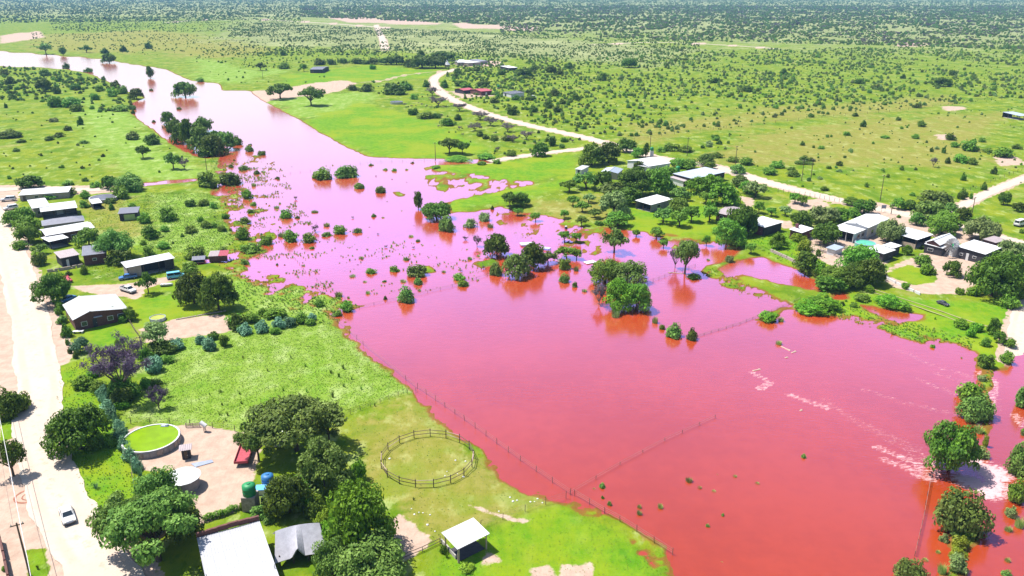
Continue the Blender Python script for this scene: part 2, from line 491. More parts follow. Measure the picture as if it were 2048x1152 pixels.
def ground_material():
    t = NT('ground_grass_and_earth')
    n_big = t.noise(0.012, 3, 0.5)
    n_mid = t.noise(0.09, 4, 0.6)
    n_sm = t.noise(0.55, 4, 0.65)
    n_pat = t.noise(0.035, 5, 0.65)
    st = t.node('ShaderNodeVectorMath', _operation='MULTIPLY'); t.l.new(t.P(), st.inputs[0]); st.inputs[1].default_value = (1.0, 0.45, 1.0)
    n_fin = t.noise(2.6, 4, 0.7, st.outputs[0])
    # plain savanna grass: olive to fresh green, straw coloured gaps
    sv = t.node('ShaderNodeVectorMath', _operation='MULTIPLY'); t.l.new(t.P(), sv.inputs[0]); sv.inputs[1].default_value = (0.7, 0.42, 1.0)
    n_a = t.noise(0.36, 6, 0.70, sv.outputs[0], 0.0)
    n_b = t.noise(0.11, 5, 0.70, sv.outputs[0], 0.6)
    g = t.mix(t.ss(n_mid, 0.34, 0.66), (0.072, 0.140, 0.003), (0.165, 0.200, 0.008))
    g = t.mix(t.ss(n_b, 0.50, 0.64), g, (0.130, 0.185, 0.012))
    g = t.mix(t.math('MULTIPLY', t.ss(n_a, 0.52, 0.68), 0.75), g, (0.275, 0.315, 0.110))
    g = t.mix(t.math('MULTIPLY', t.ss(n_a, 0.46, 0.34), 0.75), g, (0.060, 0.125, 0.003))
    g = t.mix(t.math('MULTIPLY', t.ss(n_fin, 0.52, 0.72), 0.5), g, (0.050, 0.100, 0.005))
    g = t.mix(t.math('MULTIPLY', t.ss(t.noise(0.05, 5, 0.7), 0.56, 0.70), 0.5), g, (0.27, 0.225, 0.085))
    jit = t.math('MULTIPLY_ADD', t.math('ADD', t.math('MULTIPLY', n_sm, 0.5), t.math('MULTIPLY', n_mid, 0.5)), 1.7, -0.85)
    jit2 = t.math('MULTIPLY_ADD', n_pat, 1.6, -0.8)
    def m(name, a=0.30, b=0.70, big=True):
        return t.ss(t.math('ADD', t.attr(name), t.math('ADD', t.math('MULTIPLY', jit, 0.7), jit2) if big else jit), a, b)
    tall = t.mix(t.ss(t.math('MULTIPLY_ADD', n_sm, 0.5, t.math('MULTIPLY', n_fin, 0.5)), 0.34, 0.68), (0.100, 0.190, 0.010), (0.205, 0.290, 0.050))
    tall = t.mix(t.math('MULTIPLY', t.ss(n_a, 0.46, 0.70), 0.75), tall, (0.285, 0.355, 0.125))
    tall = t.mix(t.math('MULTIPLY', t.ss(n_a, 0.46, 0.28), 0.6), tall, (0.062, 0.150, 0.003))
    tall = t.mix(t.math('MULTIPLY', t.ss(n_mid, 0.5, 0.7), 0.5), tall, (0.09, 0.22, 0.010))
    lawn = t.mix(t.ss(n_sm, 0.3, 0.7), (0.055, 0.175, 0.003), (0.130, 0.230, 0.008))
    lawn = t.mix(t.math('MULTIPLY', t.ss(n_fin, 0.55, 0.75), 0.45), lawn, (0.035, 0.125, 0.005))
    lawn = t.mix(t.math('MULTIPLY', t.ss(n_pat, 0.42, 0.60), 0.75), lawn, (0.185, 0.225, 0.008))
    dry = t.mix(t.ss(n_sm, 0.3, 0.7), (0.165, 0.155, 0.022), (0.235, 0.195, 0.055))
    dry = t.mix(t.math('MULTIPLY', t.ss(n_a, 0.50, 0.66), 0.6), dry, (0.29, 0.285, 0.10))
    dry = t.mix(t.math('MULTIPLY', t.ss(n_mid, 0.48, 0.66), 0.75), dry, (0.120, 0.165, 0.018))
    dirt = t.mix(t.ss(n_sm, 0.25, 0.75), (0.32, 0.225, 0.175), (0.41, 0.310, 0.245))
    dirt = t.mix(t.math('MULTIPLY', t.ss(n_fin, 0.5, 0.8), 0.4), dirt, (0.27, 0.155, 0.105))
    bush = t.mix(t.ss(n_sm, 0.35, 0.65), (0.085, 0.110, 0.030), (0.29, 0.30, 0.14))
    bush = t.mix(t.math('MULTIPLY', t.ss(n_big, 0.52, 0.66), 0.5), bush, (0.33, 0.33, 0.17))
    c = t.mix(t.math('MULTIPLY', m('tall'), 0.85), g, tall)
    c = t.mix(t.math('MULTIPLY', m('dry'), 0.75), c, dry)
    c = t.mix(t.math('MULTIPLY', m('lawn'), 0.9), c, lawn)
    c = t.mix(t.math('MULTIPLY', m('bush'), 0.85), c, bush)
    c = t.mix(m('dirt', 0.42, 0.62, False), c, dirt)
    z = t.n.new('ShaderNodeSeparateXYZ'); t.l.new(t.P(), z.inputs[0])
    wet = t.ss(t.math('MULTIPLY_ADD', t.math('ADD', n_fin, n_sm), 0.10, t.math('MULTIPLY', z.outputs[2], -1.0)), -0.05, 0.06)
    c = t.mix(t.math('MULTIPLY', wet, 0.75), c, (0.17, 0.042, 0.016))
    t.set('Base Color', c); t.set('Roughness', 0.95); t.set('Specular IOR Level', 0.1)
    t.bump(t.math('ADD', n_fin, t.math('MULTIPLY', n_sm, 0.8)), 0.6, 0.16)
    return t.m

me = mesh_np('ground', np.stack([xf, yf, GH.ravel()], 1), quads, ground_material(), smooth=True)
for nm_, a_ in (('dirt', m_dirt), ('lawn', m_lawn), ('dry', m_dry), ('tall', m_tall), ('bush', m_bush)):
    put(me, nm_, a_)
ground = tag(link('ground', me), kind='structure')

# ------------------------------------------------------------------ flood water
FOAM_PX = [  # streaks of broken water: line, width m
    ([(1650, 800), (1720, 850), (1780, 880), (1830, 910), (1865, 945)], 1.5), ([(1700, 838), (1760, 860), (1840, 900), (1870, 930)], 1.1),
    ([(1730, 780), (1800, 803), (1850, 815), (1920, 830)], 0.9), ([(1840, 760), (1890, 780), (1915, 790)], 1.6), ([(1800, 700), (1850, 725), (1910, 745), (1950, 755)], 1.2), ([(1870, 745), (1920, 762), (1945, 760)], 1.2),
    ([(1938, 915), (1965, 935), (2000, 945)], 2.2), ([(1930, 962), (1965, 975), (1995, 970)], 2.2), ([(1950, 925), (1985, 955), (1990, 985)], 2.0), ([(1985, 945), (2005, 955)], 1.5), ([(1945, 960), (1975, 990)], 1.3),
    ([(1975, 780), (1982, 800), (1978, 840), (1965, 850)], 1.3), ([(1960, 745), (1985, 760), (1985, 790)], 1.4),
    ([(1860, 920), (1870, 950), (1858, 958), (1830, 948)], 1.2), ([(1505, 745), (1540, 765), (1520, 778)], 0.5), ([(1580, 790), (1650, 815)], 0.5),
    ([(2030, 830), (2045, 850)], 1.0), ([(1770, 920), (1860, 950)], 0.9), ([(1755, 895), (1830, 925), (1860, 945)], 0.8),
]
wsel = (GH < 0.13)
cell = wsel[:-1, :-1] | wsel[1:, :-1] | wsel[:-1, 1:] | wsel[1:, 1:]
wq = quads[cell.ravel()]
used, inv = np.unique(wq, return_inverse=True)
wx, wy = xf[used], yf[used]
foam = np.zeros(wx.shape)
for k_, (pts, w) in enumerate(FOAM_PX):
    amp = 0.66 if k_ < 6 else (1.35 if 6 <= k_ <= 10 else 0.9)
    foam = np.maximum(foam, amp * np.clip(1.0 - ldist(wx, wy, at_np(pts, 0.0), 12) / (w * (1.7 if k_ < 6 else 1.9)), 0, 1))
rip = np.zeros(wx.shape)
rip = np.clip(1 - ldist(wx, wy, at_np([(1500, 780), (1700, 840), (1880, 930)], 0.0), 40) / 30.0, 0, 1)

def water_material():
    t = NT('muddy_flood_water')
    n1 = t.math('MULTIPLY_ADD', t.noise(0.03, 3, 0.5), 0.6, t.math('MULTIPLY', t.noise(0.35, 4, 0.65), 0.4))
    c = t.mix(t.ss(n1, 0.36, 0.64), (0.228, 0.030, 0.0060), (0.268, 0.037, 0.0085))
    fv = t.node('ShaderNodeMapping', _vector_type='POINT'); t.l.new(t.P(), fv.inputs['Vector'])
    fv.inputs['Rotation'].default_value = (0, 0, math.radians(35)); fv.inputs['Scale'].default_value = (0.55, 1.5, 1.0)
    fn = t.noise(1.6, 5, 0.85, fv.outputs[0], 0.8)
    fm = t.ss(t.math('ADD', t.math('MULTIPLY', t.attr('foam'), 0.72), t.math('MULTIPLY_ADD', fn, 2.0, -1.0)), 0.50, 0.95)
    fcol = t.mix(fm, c, (0.50, 0.33, 0.34))
    t.set('Roughness', 0.9); t.set('Specular IOR Level', 0.0)
    rv = t.node('ShaderNodeVectorMath', _operation='MULTIPLY'); t.l.new(t.P(), rv.inputs[0]); rv.inputs[1].default_value = (0.55, 1.0, 1.0)
    h = t.math('ADD', t.noise(0.9, 4, 0.6, rv.outputs[0], 0.4), t.math('MULTIPLY', t.math('MULTIPLY', t.attr('rip'), 1.5), t.noise(2.2, 3, 0.6, rv.outputs[0], 0.8)))
    bm_ = t.node('ShaderNodeBump', Strength=0.20, Distance=0.10); t.l.new(h, bm_.inputs['Height'])
    gl = t.n.new('ShaderNodeBsdfGlossy'); gl.inputs['Roughness'].default_value = 0.15
    t.l.new(bm_.outputs[0], gl.inputs['Normal'])
    fr = t.node('ShaderNodeFresnel', IOR=1.33); t.l.new(bm_.outputs[0], fr.inputs['Normal'])
    clear = t.math('SUBTRACT', 1.0, fm)
    g = t.math('MINIMUM', t.math('MULTIPLY', t.math('MULTIPLY', t.math('SUBTRACT', fr.outputs[0], 0.021), 7.2), clear), 1.0)
    t.l.new(t.mix(g, (0.0, 0.0, 0.0), t.mix(t.ss(fr.outputs[0], 0.12, 0.5), (0.84, 0.55, 1.0), (1.0, 0.97, 1.0))), gl.inputs['Color'])
    t.l.new(t.mix(t.math('MULTIPLY', fr.outputs[0], clear), fcol, (0.0, 0.0, 0.0)), t.b.inputs['Base Color'])
    ad = t.n.new('ShaderNodeAddShader'); t.l.new(t.b.outputs[0], ad.inputs[0]); t.l.new(gl.outputs[0], ad.inputs[1])
    t.l.new(ad.outputs[0], t.out.inputs[0])
    return t.m

WATER_MAT = water_material()
me = mesh_np('flood_water', np.stack([wx, wy, np.zeros_like(wx)], 1), inv.reshape(-1, 4), WATER_MAT, smooth=True)
put(me, 'foam', foam); put(me, 'rip', rip)
tag(link('flood_water', me), kind='structure')

# ------------------------------------------------------------------ roads and tracks: worn earth with wheel tracks
def road_material(name, bright):
    t = NT(name)
    n1 = t.noise(0.10, 4, 0.6); n2 = t.noise(0.9, 4, 0.65); n3 = t.noise(5.0, 3, 0.7)
    c = t.mix(t.ss(n1, 0.3, 0.7), tuple(b * 0.90 for b in bright), bright)
    c = t.mix(t.math('MULTIPLY', t.ss(n2, 0.5, 0.75), 0.35), c, (0.36, 0.24, 0.175))
    u = t.attr('across')
    rut = t.math('ABSOLUTE', t.math('SUBTRACT', t.math('ABSOLUTE', u), 0.30))
    rm = t.math('MULTIPLY', t.math('SUBTRACT', 1.0, t.ss(rut, 0.03, 0.13)), t.ss(n1, 0.35, 0.6))
    c = t.mix(t.math('MULTIPLY', rm, 0.45), c, (0.40, 0.27, 0.205))
    mid = t.math('MULTIPLY', t.math('SUBTRACT', 1.0, t.ss(t.math('ABSOLUTE', u), 0.02, 0.14)), t.ss(n2, 0.5, 0.65))
    c = t.mix(t.math('MULTIPLY', mid, 0.3), c, (0.30, 0.22, 0.14))
    t.set('Base Color', c); t.set('Roughness', 0.95); t.set('Specular IOR Level', 0.1)
    t.bump(t.math('ADD', n2, t.math('MULTIPLY', n3, 0.5)), 0.5, 0.12)
    return t.m
TRACK_MAT = road_material('grassy_wheel_track', (0.27, 0.25, 0.12))
ROAD_MAT = road_material('pale_dirt_road', (0.46, 0.385, 0.32))

def resample(P, step):
    P = np.asarray(P, float)
    for _ in range(2):   # Chaikin corner cutting
        Q = [P[0]]
        for i in range(len(P) - 1):
            Q += [P[i] * 0.75 + P[i + 1] * 0.25, P[i] * 0.25 + P[i + 1] * 0.75]
        P = np.array(Q + [P[-1]])
    seg = np.hypot(*(P[1:] - P[:-1]).T); s = np.concatenate([[0], np.cumsum(seg)])
    n = max(2, int(s[-1] / step))
    q = np.linspace(0, s[-1], n + 1)
    return np.stack([np.interp(q, s, P[:, 0]), np.interp(q, s, P[:, 1])], 1)

for k, (pts, w, nm) in enumerate(ROADS):
    L = resample(at_np(pts), 1.0 if w < 8.5 and abs(at_np(pts)[0][1]) < 700 else 4.0)
    T = np.gradient(L, axis=0); T /= np.linalg.norm(T, axis=1)[:, None] + 1e-9
    N = np.stack([-T[:, 1], T[:, 0]], 1)
    us = np.linspace(-0.5, 0.5, 7)
    s = np.arange(len(L)) * 1.0
    V, U = [], []
    for j, u in enumerate(us):
        jit = (fbm(s / 4.0, s * 0 + j * 7.3 + k * 31, 5, 4) - 0.5) * min(w, 4.0) * (0.32 if j in (0, 6) else 0.06)
        p = L + N * (u * w + jit)[:, None]
        V.append(np.concatenate([p, np.full((len(L), 1), LAND + 0.035 + 0.006 * k)], 1)); U.append(np.full(len(L), u))
    V = np.stack(V, 1); U = np.stack(U, 1)
    ii = np.arange(V.shape[0] * 7).reshape(-1, 7)
    fq = np.stack([ii[:-1, :-1], ii[1:, :-1], ii[1:, 1:], ii[:-1, 1:]], -1).reshape(-1, 4)[:, ::-1]
    zz = V.reshape(-1, 3)
    if k == 5:  # dips under the flood
        zz[:, 2] = ground_h(zz[:, 0], zz[:, 1]) + 0.04
    me = mesh_np(nm, zz, fq, TRACK_MAT if w < 1 or nm == 'path' and w == 3.0 else ROAD_MAT, smooth=True)
    put(me, 'across', U.ravel())
    tag(link(nm, me), kind='structure')
# ------------------------------------------------------------------ plants: prototype meshes
def leaf_material(name, lo, hi, tip=None):
    t = NT(name)
    oi = t.n.new('ShaderNodeObjectInfo')
    oc = t.n.new('ShaderNodeTexCoord').outputs['Object']
    n = t.noise(3.2, 3, 0.6, oc)
    n2 = t.noise(17.0, 2, 0.6, oc)
    c = t.mix(t.ss(t.math('MULTIPLY_ADD', n2, 0.4, t.math('MULTIPLY', n, 0.6)), 0.36, 0.64), lo, hi)
    if tip: c = t.mix(t.math('MULTIPLY', t.ss(n, 0.52, 0.68), 0.55), c, tip)
    hs = t.node('ShaderNodeHueSaturation')
    t.l.new(c, hs.inputs['Color'])
    t.l.new(t.math('MULTIPLY_ADD', oi.outputs['Random'], 0.05, 0.475), hs.inputs['Hue'])
    t.l.new(t.math('MULTIPLY_ADD', oi.outputs['Random'], 0.55, 0.72), hs.inputs['Value'])
    t.set('Base Color', hs.outputs[0]); t.set('Roughness', 0.6); t.set('Specular IOR Level', 0.2)
    tr = t.n.new('ShaderNodeBsdfTranslucent'); t.l.new(hs.outputs[0], tr.inputs[0])
    mx = t.n.new('ShaderNodeMixShader'); mx.inputs[0].default_value = 0.28
    t.l.new(t.b.outputs[0], mx.inputs[1]); t.l.new(tr.outputs[0], mx.inputs[2]); t.l.new(mx.outputs[0], t.out.inputs[0])
    return t.m

LEAF = {
    'dark': leaf_material('dark_leaves', (0.0483, 0.0989, 0.00805), (0.1127, 0.1978, 0.01495), (0.1898, 0.2875, 0.023)),
    'olive': leaf_material('olive_leaves', (0.07711, 0.153, 0.0216), (0.1701, 0.2781, 0.0459), (0.2608, 0.3962, 0.081)),
    'green': leaf_material('green_leaves', (0.0858, 0.182, 0.0156), (0.1755, 0.3185, 0.026), (0.2795, 0.442, 0.0416)),
    'bright': leaf_material('bright_leaves', (0.077, 0.187, 0.0077), (0.1485, 0.319, 0.0132), (0.2475, 0.44, 0.0275)),
    'pale': leaf_material('pale_leaves', (0.1375, 0.2063, 0.06), (0.25, 0.3375, 0.1), (0.3625, 0.45, 0.1562)),
    'yellow': leaf_material('yellow_leaves', (0.130, 0.200, 0.010), (0.240, 0.330, 0.018), (0.36, 0.44, 0.04)),
    'grey': leaf_material('grey_twigs', (0.115, 0.095, 0.100), (0.190, 0.155, 0.175), (0.20, 0.20, 0.12)),
    'purple': leaf_material('purple_twigs', (0.070, 0.045, 0.085), (0.140, 0.098, 0.175), (0.115, 0.11, 0.08)),
    'blue': leaf_material('blue_green_leaves', (0.07865, 0.1856, 0.09504), (0.1859, 0.3575, 0.198), (0.3146, 0.5225, 0.33)),
    'meadow': leaf_material('meadow_grass_blades', (0.17, 0.27, 0.045), (0.33, 0.44, 0.11), (0.46, 0.54, 0.20)),
    'far': leaf_material('far_bush_leaves', (0.0425, 0.1, 0.0275), (0.09, 0.1688, 0.0425), (0.1375, 0.2125, 0.05625)),
}
BARK = plain('bark', (0.085, 0.062, 0.045), 0.95, var=0.4, scale=3.0, bump=0.4)
BARK_PALE = plain('pale_bark', (0.15, 0.115, 0.10), 0.95, var=0.35, scale=3.0, bump=0.4)

def unit(rng, n):
    v = rng.normal(size=(n, 3)); return v / np.linalg.norm(v, axis=1)[:, None]

def leaves(rng, cen, rad, n_tot, leaf, up=0.3, fill=0.62, droop=0.0, aspect=1.6):
    """leaf faces on the shells of clumps; cen (k,3), rad (k,3)"""
    k = len(cen)
    wgt = (rad[:, 0] * rad[:, 2]); wgt = wgt / wgt.sum()
    ci = rng.choice(k, n_tot, p=wgt)
    d = unit(rng, n_tot); d[:, 2] += up * rng.random(n_tot); d /= np.linalg.norm(d, axis=1)[:, None]
    r = fill + (1.08 - fill) * rng.random(n_tot) ** 0.6
    # ragged clump outline
    r *= 0.80 + 0.42 * vnoise(d[:, 0] * 3 + ci * 3.1, d[:, 1] * 3 + d[:, 2] * 2.3, 77)
    p = cen[ci] + rad[ci] * d * r[:, None]
    p[:, 2] -= droop * rng.random(n_tot)
    nrm = d / np.maximum(rad[ci], 1e-3) * rad[ci].mean(1)[:, None]
    nrm = nrm / np.linalg.norm(nrm, axis=1)[:, None] + 0.75 * unit(rng, n_tot)
    nrm[:, 2] += 0.45
    nrm /= np.linalg.norm(nrm, axis=1)[:, None]
    a = np.cross(nrm, unit(rng, n_tot)); a /= np.linalg.norm(a, axis=1)[:, None] + 1e-9
    b = np.cross(nrm, a)
    s = leaf * (0.55 + 0.9 * rng.random(n_tot))
    a = a * (s * aspect * 0.5)[:, None]; b = b * (s * 0.5)[:, None]
    p[:, 2] = np.maximum(p[:, 2], 0.015)
    V = np.stack([p - a * 0.9 - b * 0.25, p + b, p + a, p - b * 0.9], 1).reshape(-1, 3)
    return V, np.arange(4 * n_tot).reshape(-1, 4)

def clumps(kind, rng):
    if kind == 'acacia':      # flat spreading layers
        k = 34
        r = 0.86 * np.sqrt(rng.random(k)); a = rng.random(k) * 6.283
        z = 0.82 - 0.34 * r ** 2 + rng.normal(size=k) * 0.075
        cen = np.stack([r * np.cos(a), r * np.sin(a), z], 1)
        rad = np.stack([rng.uniform(0.17, 0.33, k)] * 2 + [rng.uniform(0.07, 0.15, k)], 1)
    elif kind == 'broad':     # dense dome of many lobes
        k = 58
        d = unit(rng, k); d[:, 2] = np.abs(d[:, 2]) * 1.5 - 0.62
        cen = d * np.array([0.86, 0.86, 0.47]) * rng.uniform(0.5, 1.0, k)[:, None] + np.array([0, 0, 0.43])
        r_ = rng.uniform(0.13, 0.33, k)
        rad = np.stack([r_, r_ * rng.uniform(0.8, 1.2, k), r_ * rng.uniform(0.42, 0.60, k)], 1)
    elif kind == 'light':     # loose small tree, gaps
        k = 28
        d = unit(rng, k); d[:, 2] = np.abs(d[:, 2]) - 0.3
        cen = d * np.array([0.78, 0.78, 0.40]) * rng.uniform(0.4, 1.0, k)[:, None] + np.array([0, 0, 0.54])
        rad = np.stack([rng.uniform(0.16, 0.30, k)] * 2 + [rng.uniform(0.08, 0.16, k)], 1)
    elif kind == 'willow':
        k = 40
        d = unit(rng, k); d[:, 2] = np.abs(d[:, 2]) * 1.1 - 0.4
        cen = d * np.array([0.74, 0.74, 0.34]) * rng.uniform(0.6, 1.0, k)[:, None] + np.array([0, 0, 0.52])
        rad = np.stack([rng.uniform(0.15, 0.26, k)] * 2 + [rng.uniform(0.13, 0.24, k)], 1)
    elif kind == 'shrub':
        k = 26
        d = unit(rng, k); d[:, 2] = np.abs(d[:, 2])
        cen = d * np.array([0.66, 0.66, 0.62]) * rng.uniform(0.35, 1.0, k)[:, None] + np.array([0, 0, 0.16])
        rad = np.stack([rng.uniform(0.20, 0.36, k)] * 2 + [rng.uniform(0.16, 0.30, k)], 1)
    elif kind == 'tall':      # upright oval
        k = 30
        d = unit(rng, k)
        cen = d * np.array([0.55, 0.55, 0.36]) * rng.uniform(0.4, 1.0, k)[:, None] + np.array([0, 0, 0.54])
        rad = np.stack([rng.uniform(0.28, 0.46, k)] * 2 + [rng.uniform(0.08, 0.16, k)], 1)
    return cen, rad

def limb_mesh(rng, cen, name, mat, n=9, r0=0.055, fork=0.30, multi=False):
    m = MB()
    top = Vector((rng.normal() * 0.03, rng.normal() * 0.03, fork))
    if not multi:
        m.tube([(0, 0, -0.06), (0.01, 0, fork * 0.5), top], [r0 * 1.25, r0, r0 * 0.85], 7)
    pick = rng.choice(len(cen), min(n, len(cen)), replace=False)
    for i in pick:
        e = Vector(cen[i])
        if multi:
            s = Vector((rng.normal() * 0.05, rng.normal() * 0.05, -0.05)); top_ = s
        else:
            top_ = top - Vector((0, 0, fork * 0.25 * rng.random()))
        mid = top_.lerp(e, 0.5) + Vector((rng.normal() * 0.05, rng.normal() * 0.05, 0.03))
        m.tube([top_, mid, e], [r0 * 0.55, r0 * 0.36, r0 * 0.12], 5, cap=False)
    return m.mesh(name, mat)

def twig_mesh(rng, name, mat, n=900, flat=True):
    """bare branching crown: thin slanting blades"""
    m = MB(); tips = []
    for i in range(9):
        a = i / 9 * 6.283 + rng.normal() * 0.3
        r = rng.uniform(0.45, 0.8)
        e = Vector((r * math.cos(a), r * math.sin(a), rng.uniform(0.62, 0.86)))
        s = Vector((0, 0, 0.2)); mid = s.lerp(e, 0.5) + Vector((0, 0, -0.03))
        m.tube([s, mid, e], [0.03, 0.018, 0.008], 5, cap=False)
        for j in range(5):
            t = Vector(e.lerp(mid, rng.random() * 0.7)); q = t + Vector((rng.normal() * 0.24, rng.normal() * 0.24, abs(rng.normal()) * 0.12 + 0.02))
            m.tube([t, q], [0.008, 0.003], 3, cap=False); tips.append(q); tips.append(t.lerp(q, 0.5))
    m.tube([(0, 0, -0.05), (0, 0, 0.22)], [0.06, 0.045], 7)
    base = m.mesh(name + '_limbs', BARK_PALE)
    cen = np.array([list(q) for q in tips]); rad = np.tile(np.array([[0.15, 0.15, 0.075]]), (len(cen), 1))
    V, Fq = leaves(rng, cen, rad, n, 0.018 if n > 4000 else 0.030 if n > 1000 else 0.055, up=0.2, fill=0.1, aspect=4.5)
    return base, mesh_np(name, V, Fq, mat)

def blade_mesh(rng, name, mat, n=60, lean=0.5, w=0.05, hmin=0.6, base=0.28):
    """tussock of upright blades, height and radius 1"""
    V = []; Fq = []
    for i in range(n):
        a = rng.random() * 6.283; q_ = math.sqrt(rng.random()); r = base * q_; h = rng.uniform(hmin, 1.0) * (1 - 0.35 * q_ * (base > 0.3))
        o = np.array([r * math.cos(a), r * math.sin(a), 0.0])
        a2 = a + rng.normal() * 0.5; dx = np.array([math.cos(a2), math.sin(a2), 0]) * lean * h * rng.uniform(0.4, 1.3)
        sd = np.array([-math.sin(a2), math.cos(a2), 0]) * w
        b = len(V)
        mid = o + dx * 0.35 + np.array([0, 0, h * 0.65]); tip = o + dx + np.array([0, 0, h])
        V += [o - sd, o + sd, mid + sd * 0.8, mid - sd * 0.8, tip + sd * 0.15, tip - sd * 0.15]
        Fq += [(b, b + 1, b + 2, b + 3), (b + 3, b + 2, b + 4, b + 5)]
    return mesh_np(name, np.array(V), np.array(Fq), mat)

PROTO = {}
def proto(kind, col, lod, var):
    """(trunk mesh, crown mesh); lod 0 near .. 2 far"""
    key = (kind, col, lod, var)
    if key in PROTO: return PROTO[key]
    rng = np.random.default_rng(abs(hash(('k', len(kind), kind[0], kind[-1]) and (sum(map(ord, kind + col)) * 31 + lod * 7 + var * 101))))
    if kind == 'bare':
        n = (6500, 2400, 520)[lod]
        PROTO[key] = twig_mesh(rng, 'crown_bare', LEAF[col], n)
        return PROTO[key]
    if kind == 'blades':
        PROTO[key] = (None, blade_mesh(rng, 'blades', LEAF[col], (80, 55, 24)[lod], 0.55, (0.022, 0.024, 0.06)[lod]))
        return PROTO[key]
    if kind == 'reed':
        PROTO[key] = (None, blade_mesh(rng, 'reed_blades', LEAF[col], (420, 220, 90)[lod], 0.55, (0.020, 0.030, 0.055)[lod], 0.45, 0.60))
        return PROTO[key]
    cen, rad = clumps(kind, rng)
    n = {'acacia': (7600, 2300, 520), 'broad': (8400, 2500, 560), 'light': (3000, 1150, 300), 'willow': (8000, 2400, 520), 'shrub': (4600, 1500, 460), 'tall': (4200, 1400, 320)}[kind][lod]
    size = {'acacia': (0.050, 0.088, 0.17), 'broad': (0.052, 0.090, 0.18), 'light': (0.060, 0.095, 0.18), 'willow': (0.050, 0.088, 0.17), 'shrub': (0.066, 0.108, 0.165), 'tall': (0.075, 0.12, 0.22)}[kind][lod]
    if kind == 'willow':
        V, Fq = leaves(rng, cen, rad, n, size, 0.1, 0.55, 0.10, 2.6)
    else:
        V, Fq = leaves(rng, cen, rad, n, size, 0.35, 0.35 if kind == 'light' else (0.80 if kind == 'shrub' else 0.58))
    crown = mesh_np('crown_' + kind, V, Fq, LEAF[col])
    trunk = limb_mesh(rng, cen, 'trunk_' + kind, BARK, {'acacia': 14, 'light': 10, 'shrub': 8}.get(kind, 9), {'acacia': 0.05, 'shrub': 0.035}.get(kind, 0.055), {'acacia': 0.34, 'light': 0.30, 'shrub': 0.0}.get(kind, 0.28), kind == 'shrub')
    PROTO[key] = (trunk, crown)
    return PROTO[key]

# ------------------------------------------------------------------ plants: where they stand
WIDE = {'broad': 1.30, 'light': 1.30, 'shrub': 1.15, 'willow': 1.1, 'acacia': 1.1}
PLANTS = []      # dicts: kind, col, x, y, z, w (m), h (m), app (pixels), label, cat, group, name
def plant(kind, col, px, py, wpx, hpx, label=None, group=None, name=None, water=None):
    z = 0.0
    p = at(px, py, LAND)
    h0 = gz(p.x, p.y)
    if h0 < 0.3:
        p = at(px, py, max(0.0, h0)); h0 = gz(p.x, p.y); z = max(h0, -0.25)
    else:
        z = h0
    s = px_per_m(py)
    PLANTS.append(dict(kind=kind, col=col, x=p.x, y=p.y, z=z, w=wpx / s * (WIDE.get(kind, 1.0) if wpx < 62 or kind == 'shrub' else 1.08), h=max(0.4, rise(py, py - hpx)) * (1.06 if kind in ('broad', 'light') else 1.0), app=wpx, label=label, group=group, name=name, wet=h0 < 0.04, far=p.y > 330))

def zoomed(x0, y0, k, items, **kw):
    for it in items:
        kind, col, cx, by, w, h = it[:6]
        ex = dict(kw)
        if len(it) > 6: ex.update(it[6])
        plant(kind, col, x0 + cx * k, y0 + by * k, w * k, h * k, **ex)

G = lambda l, g=None, n=None: {'label': l, 'group': g, 'name': n}
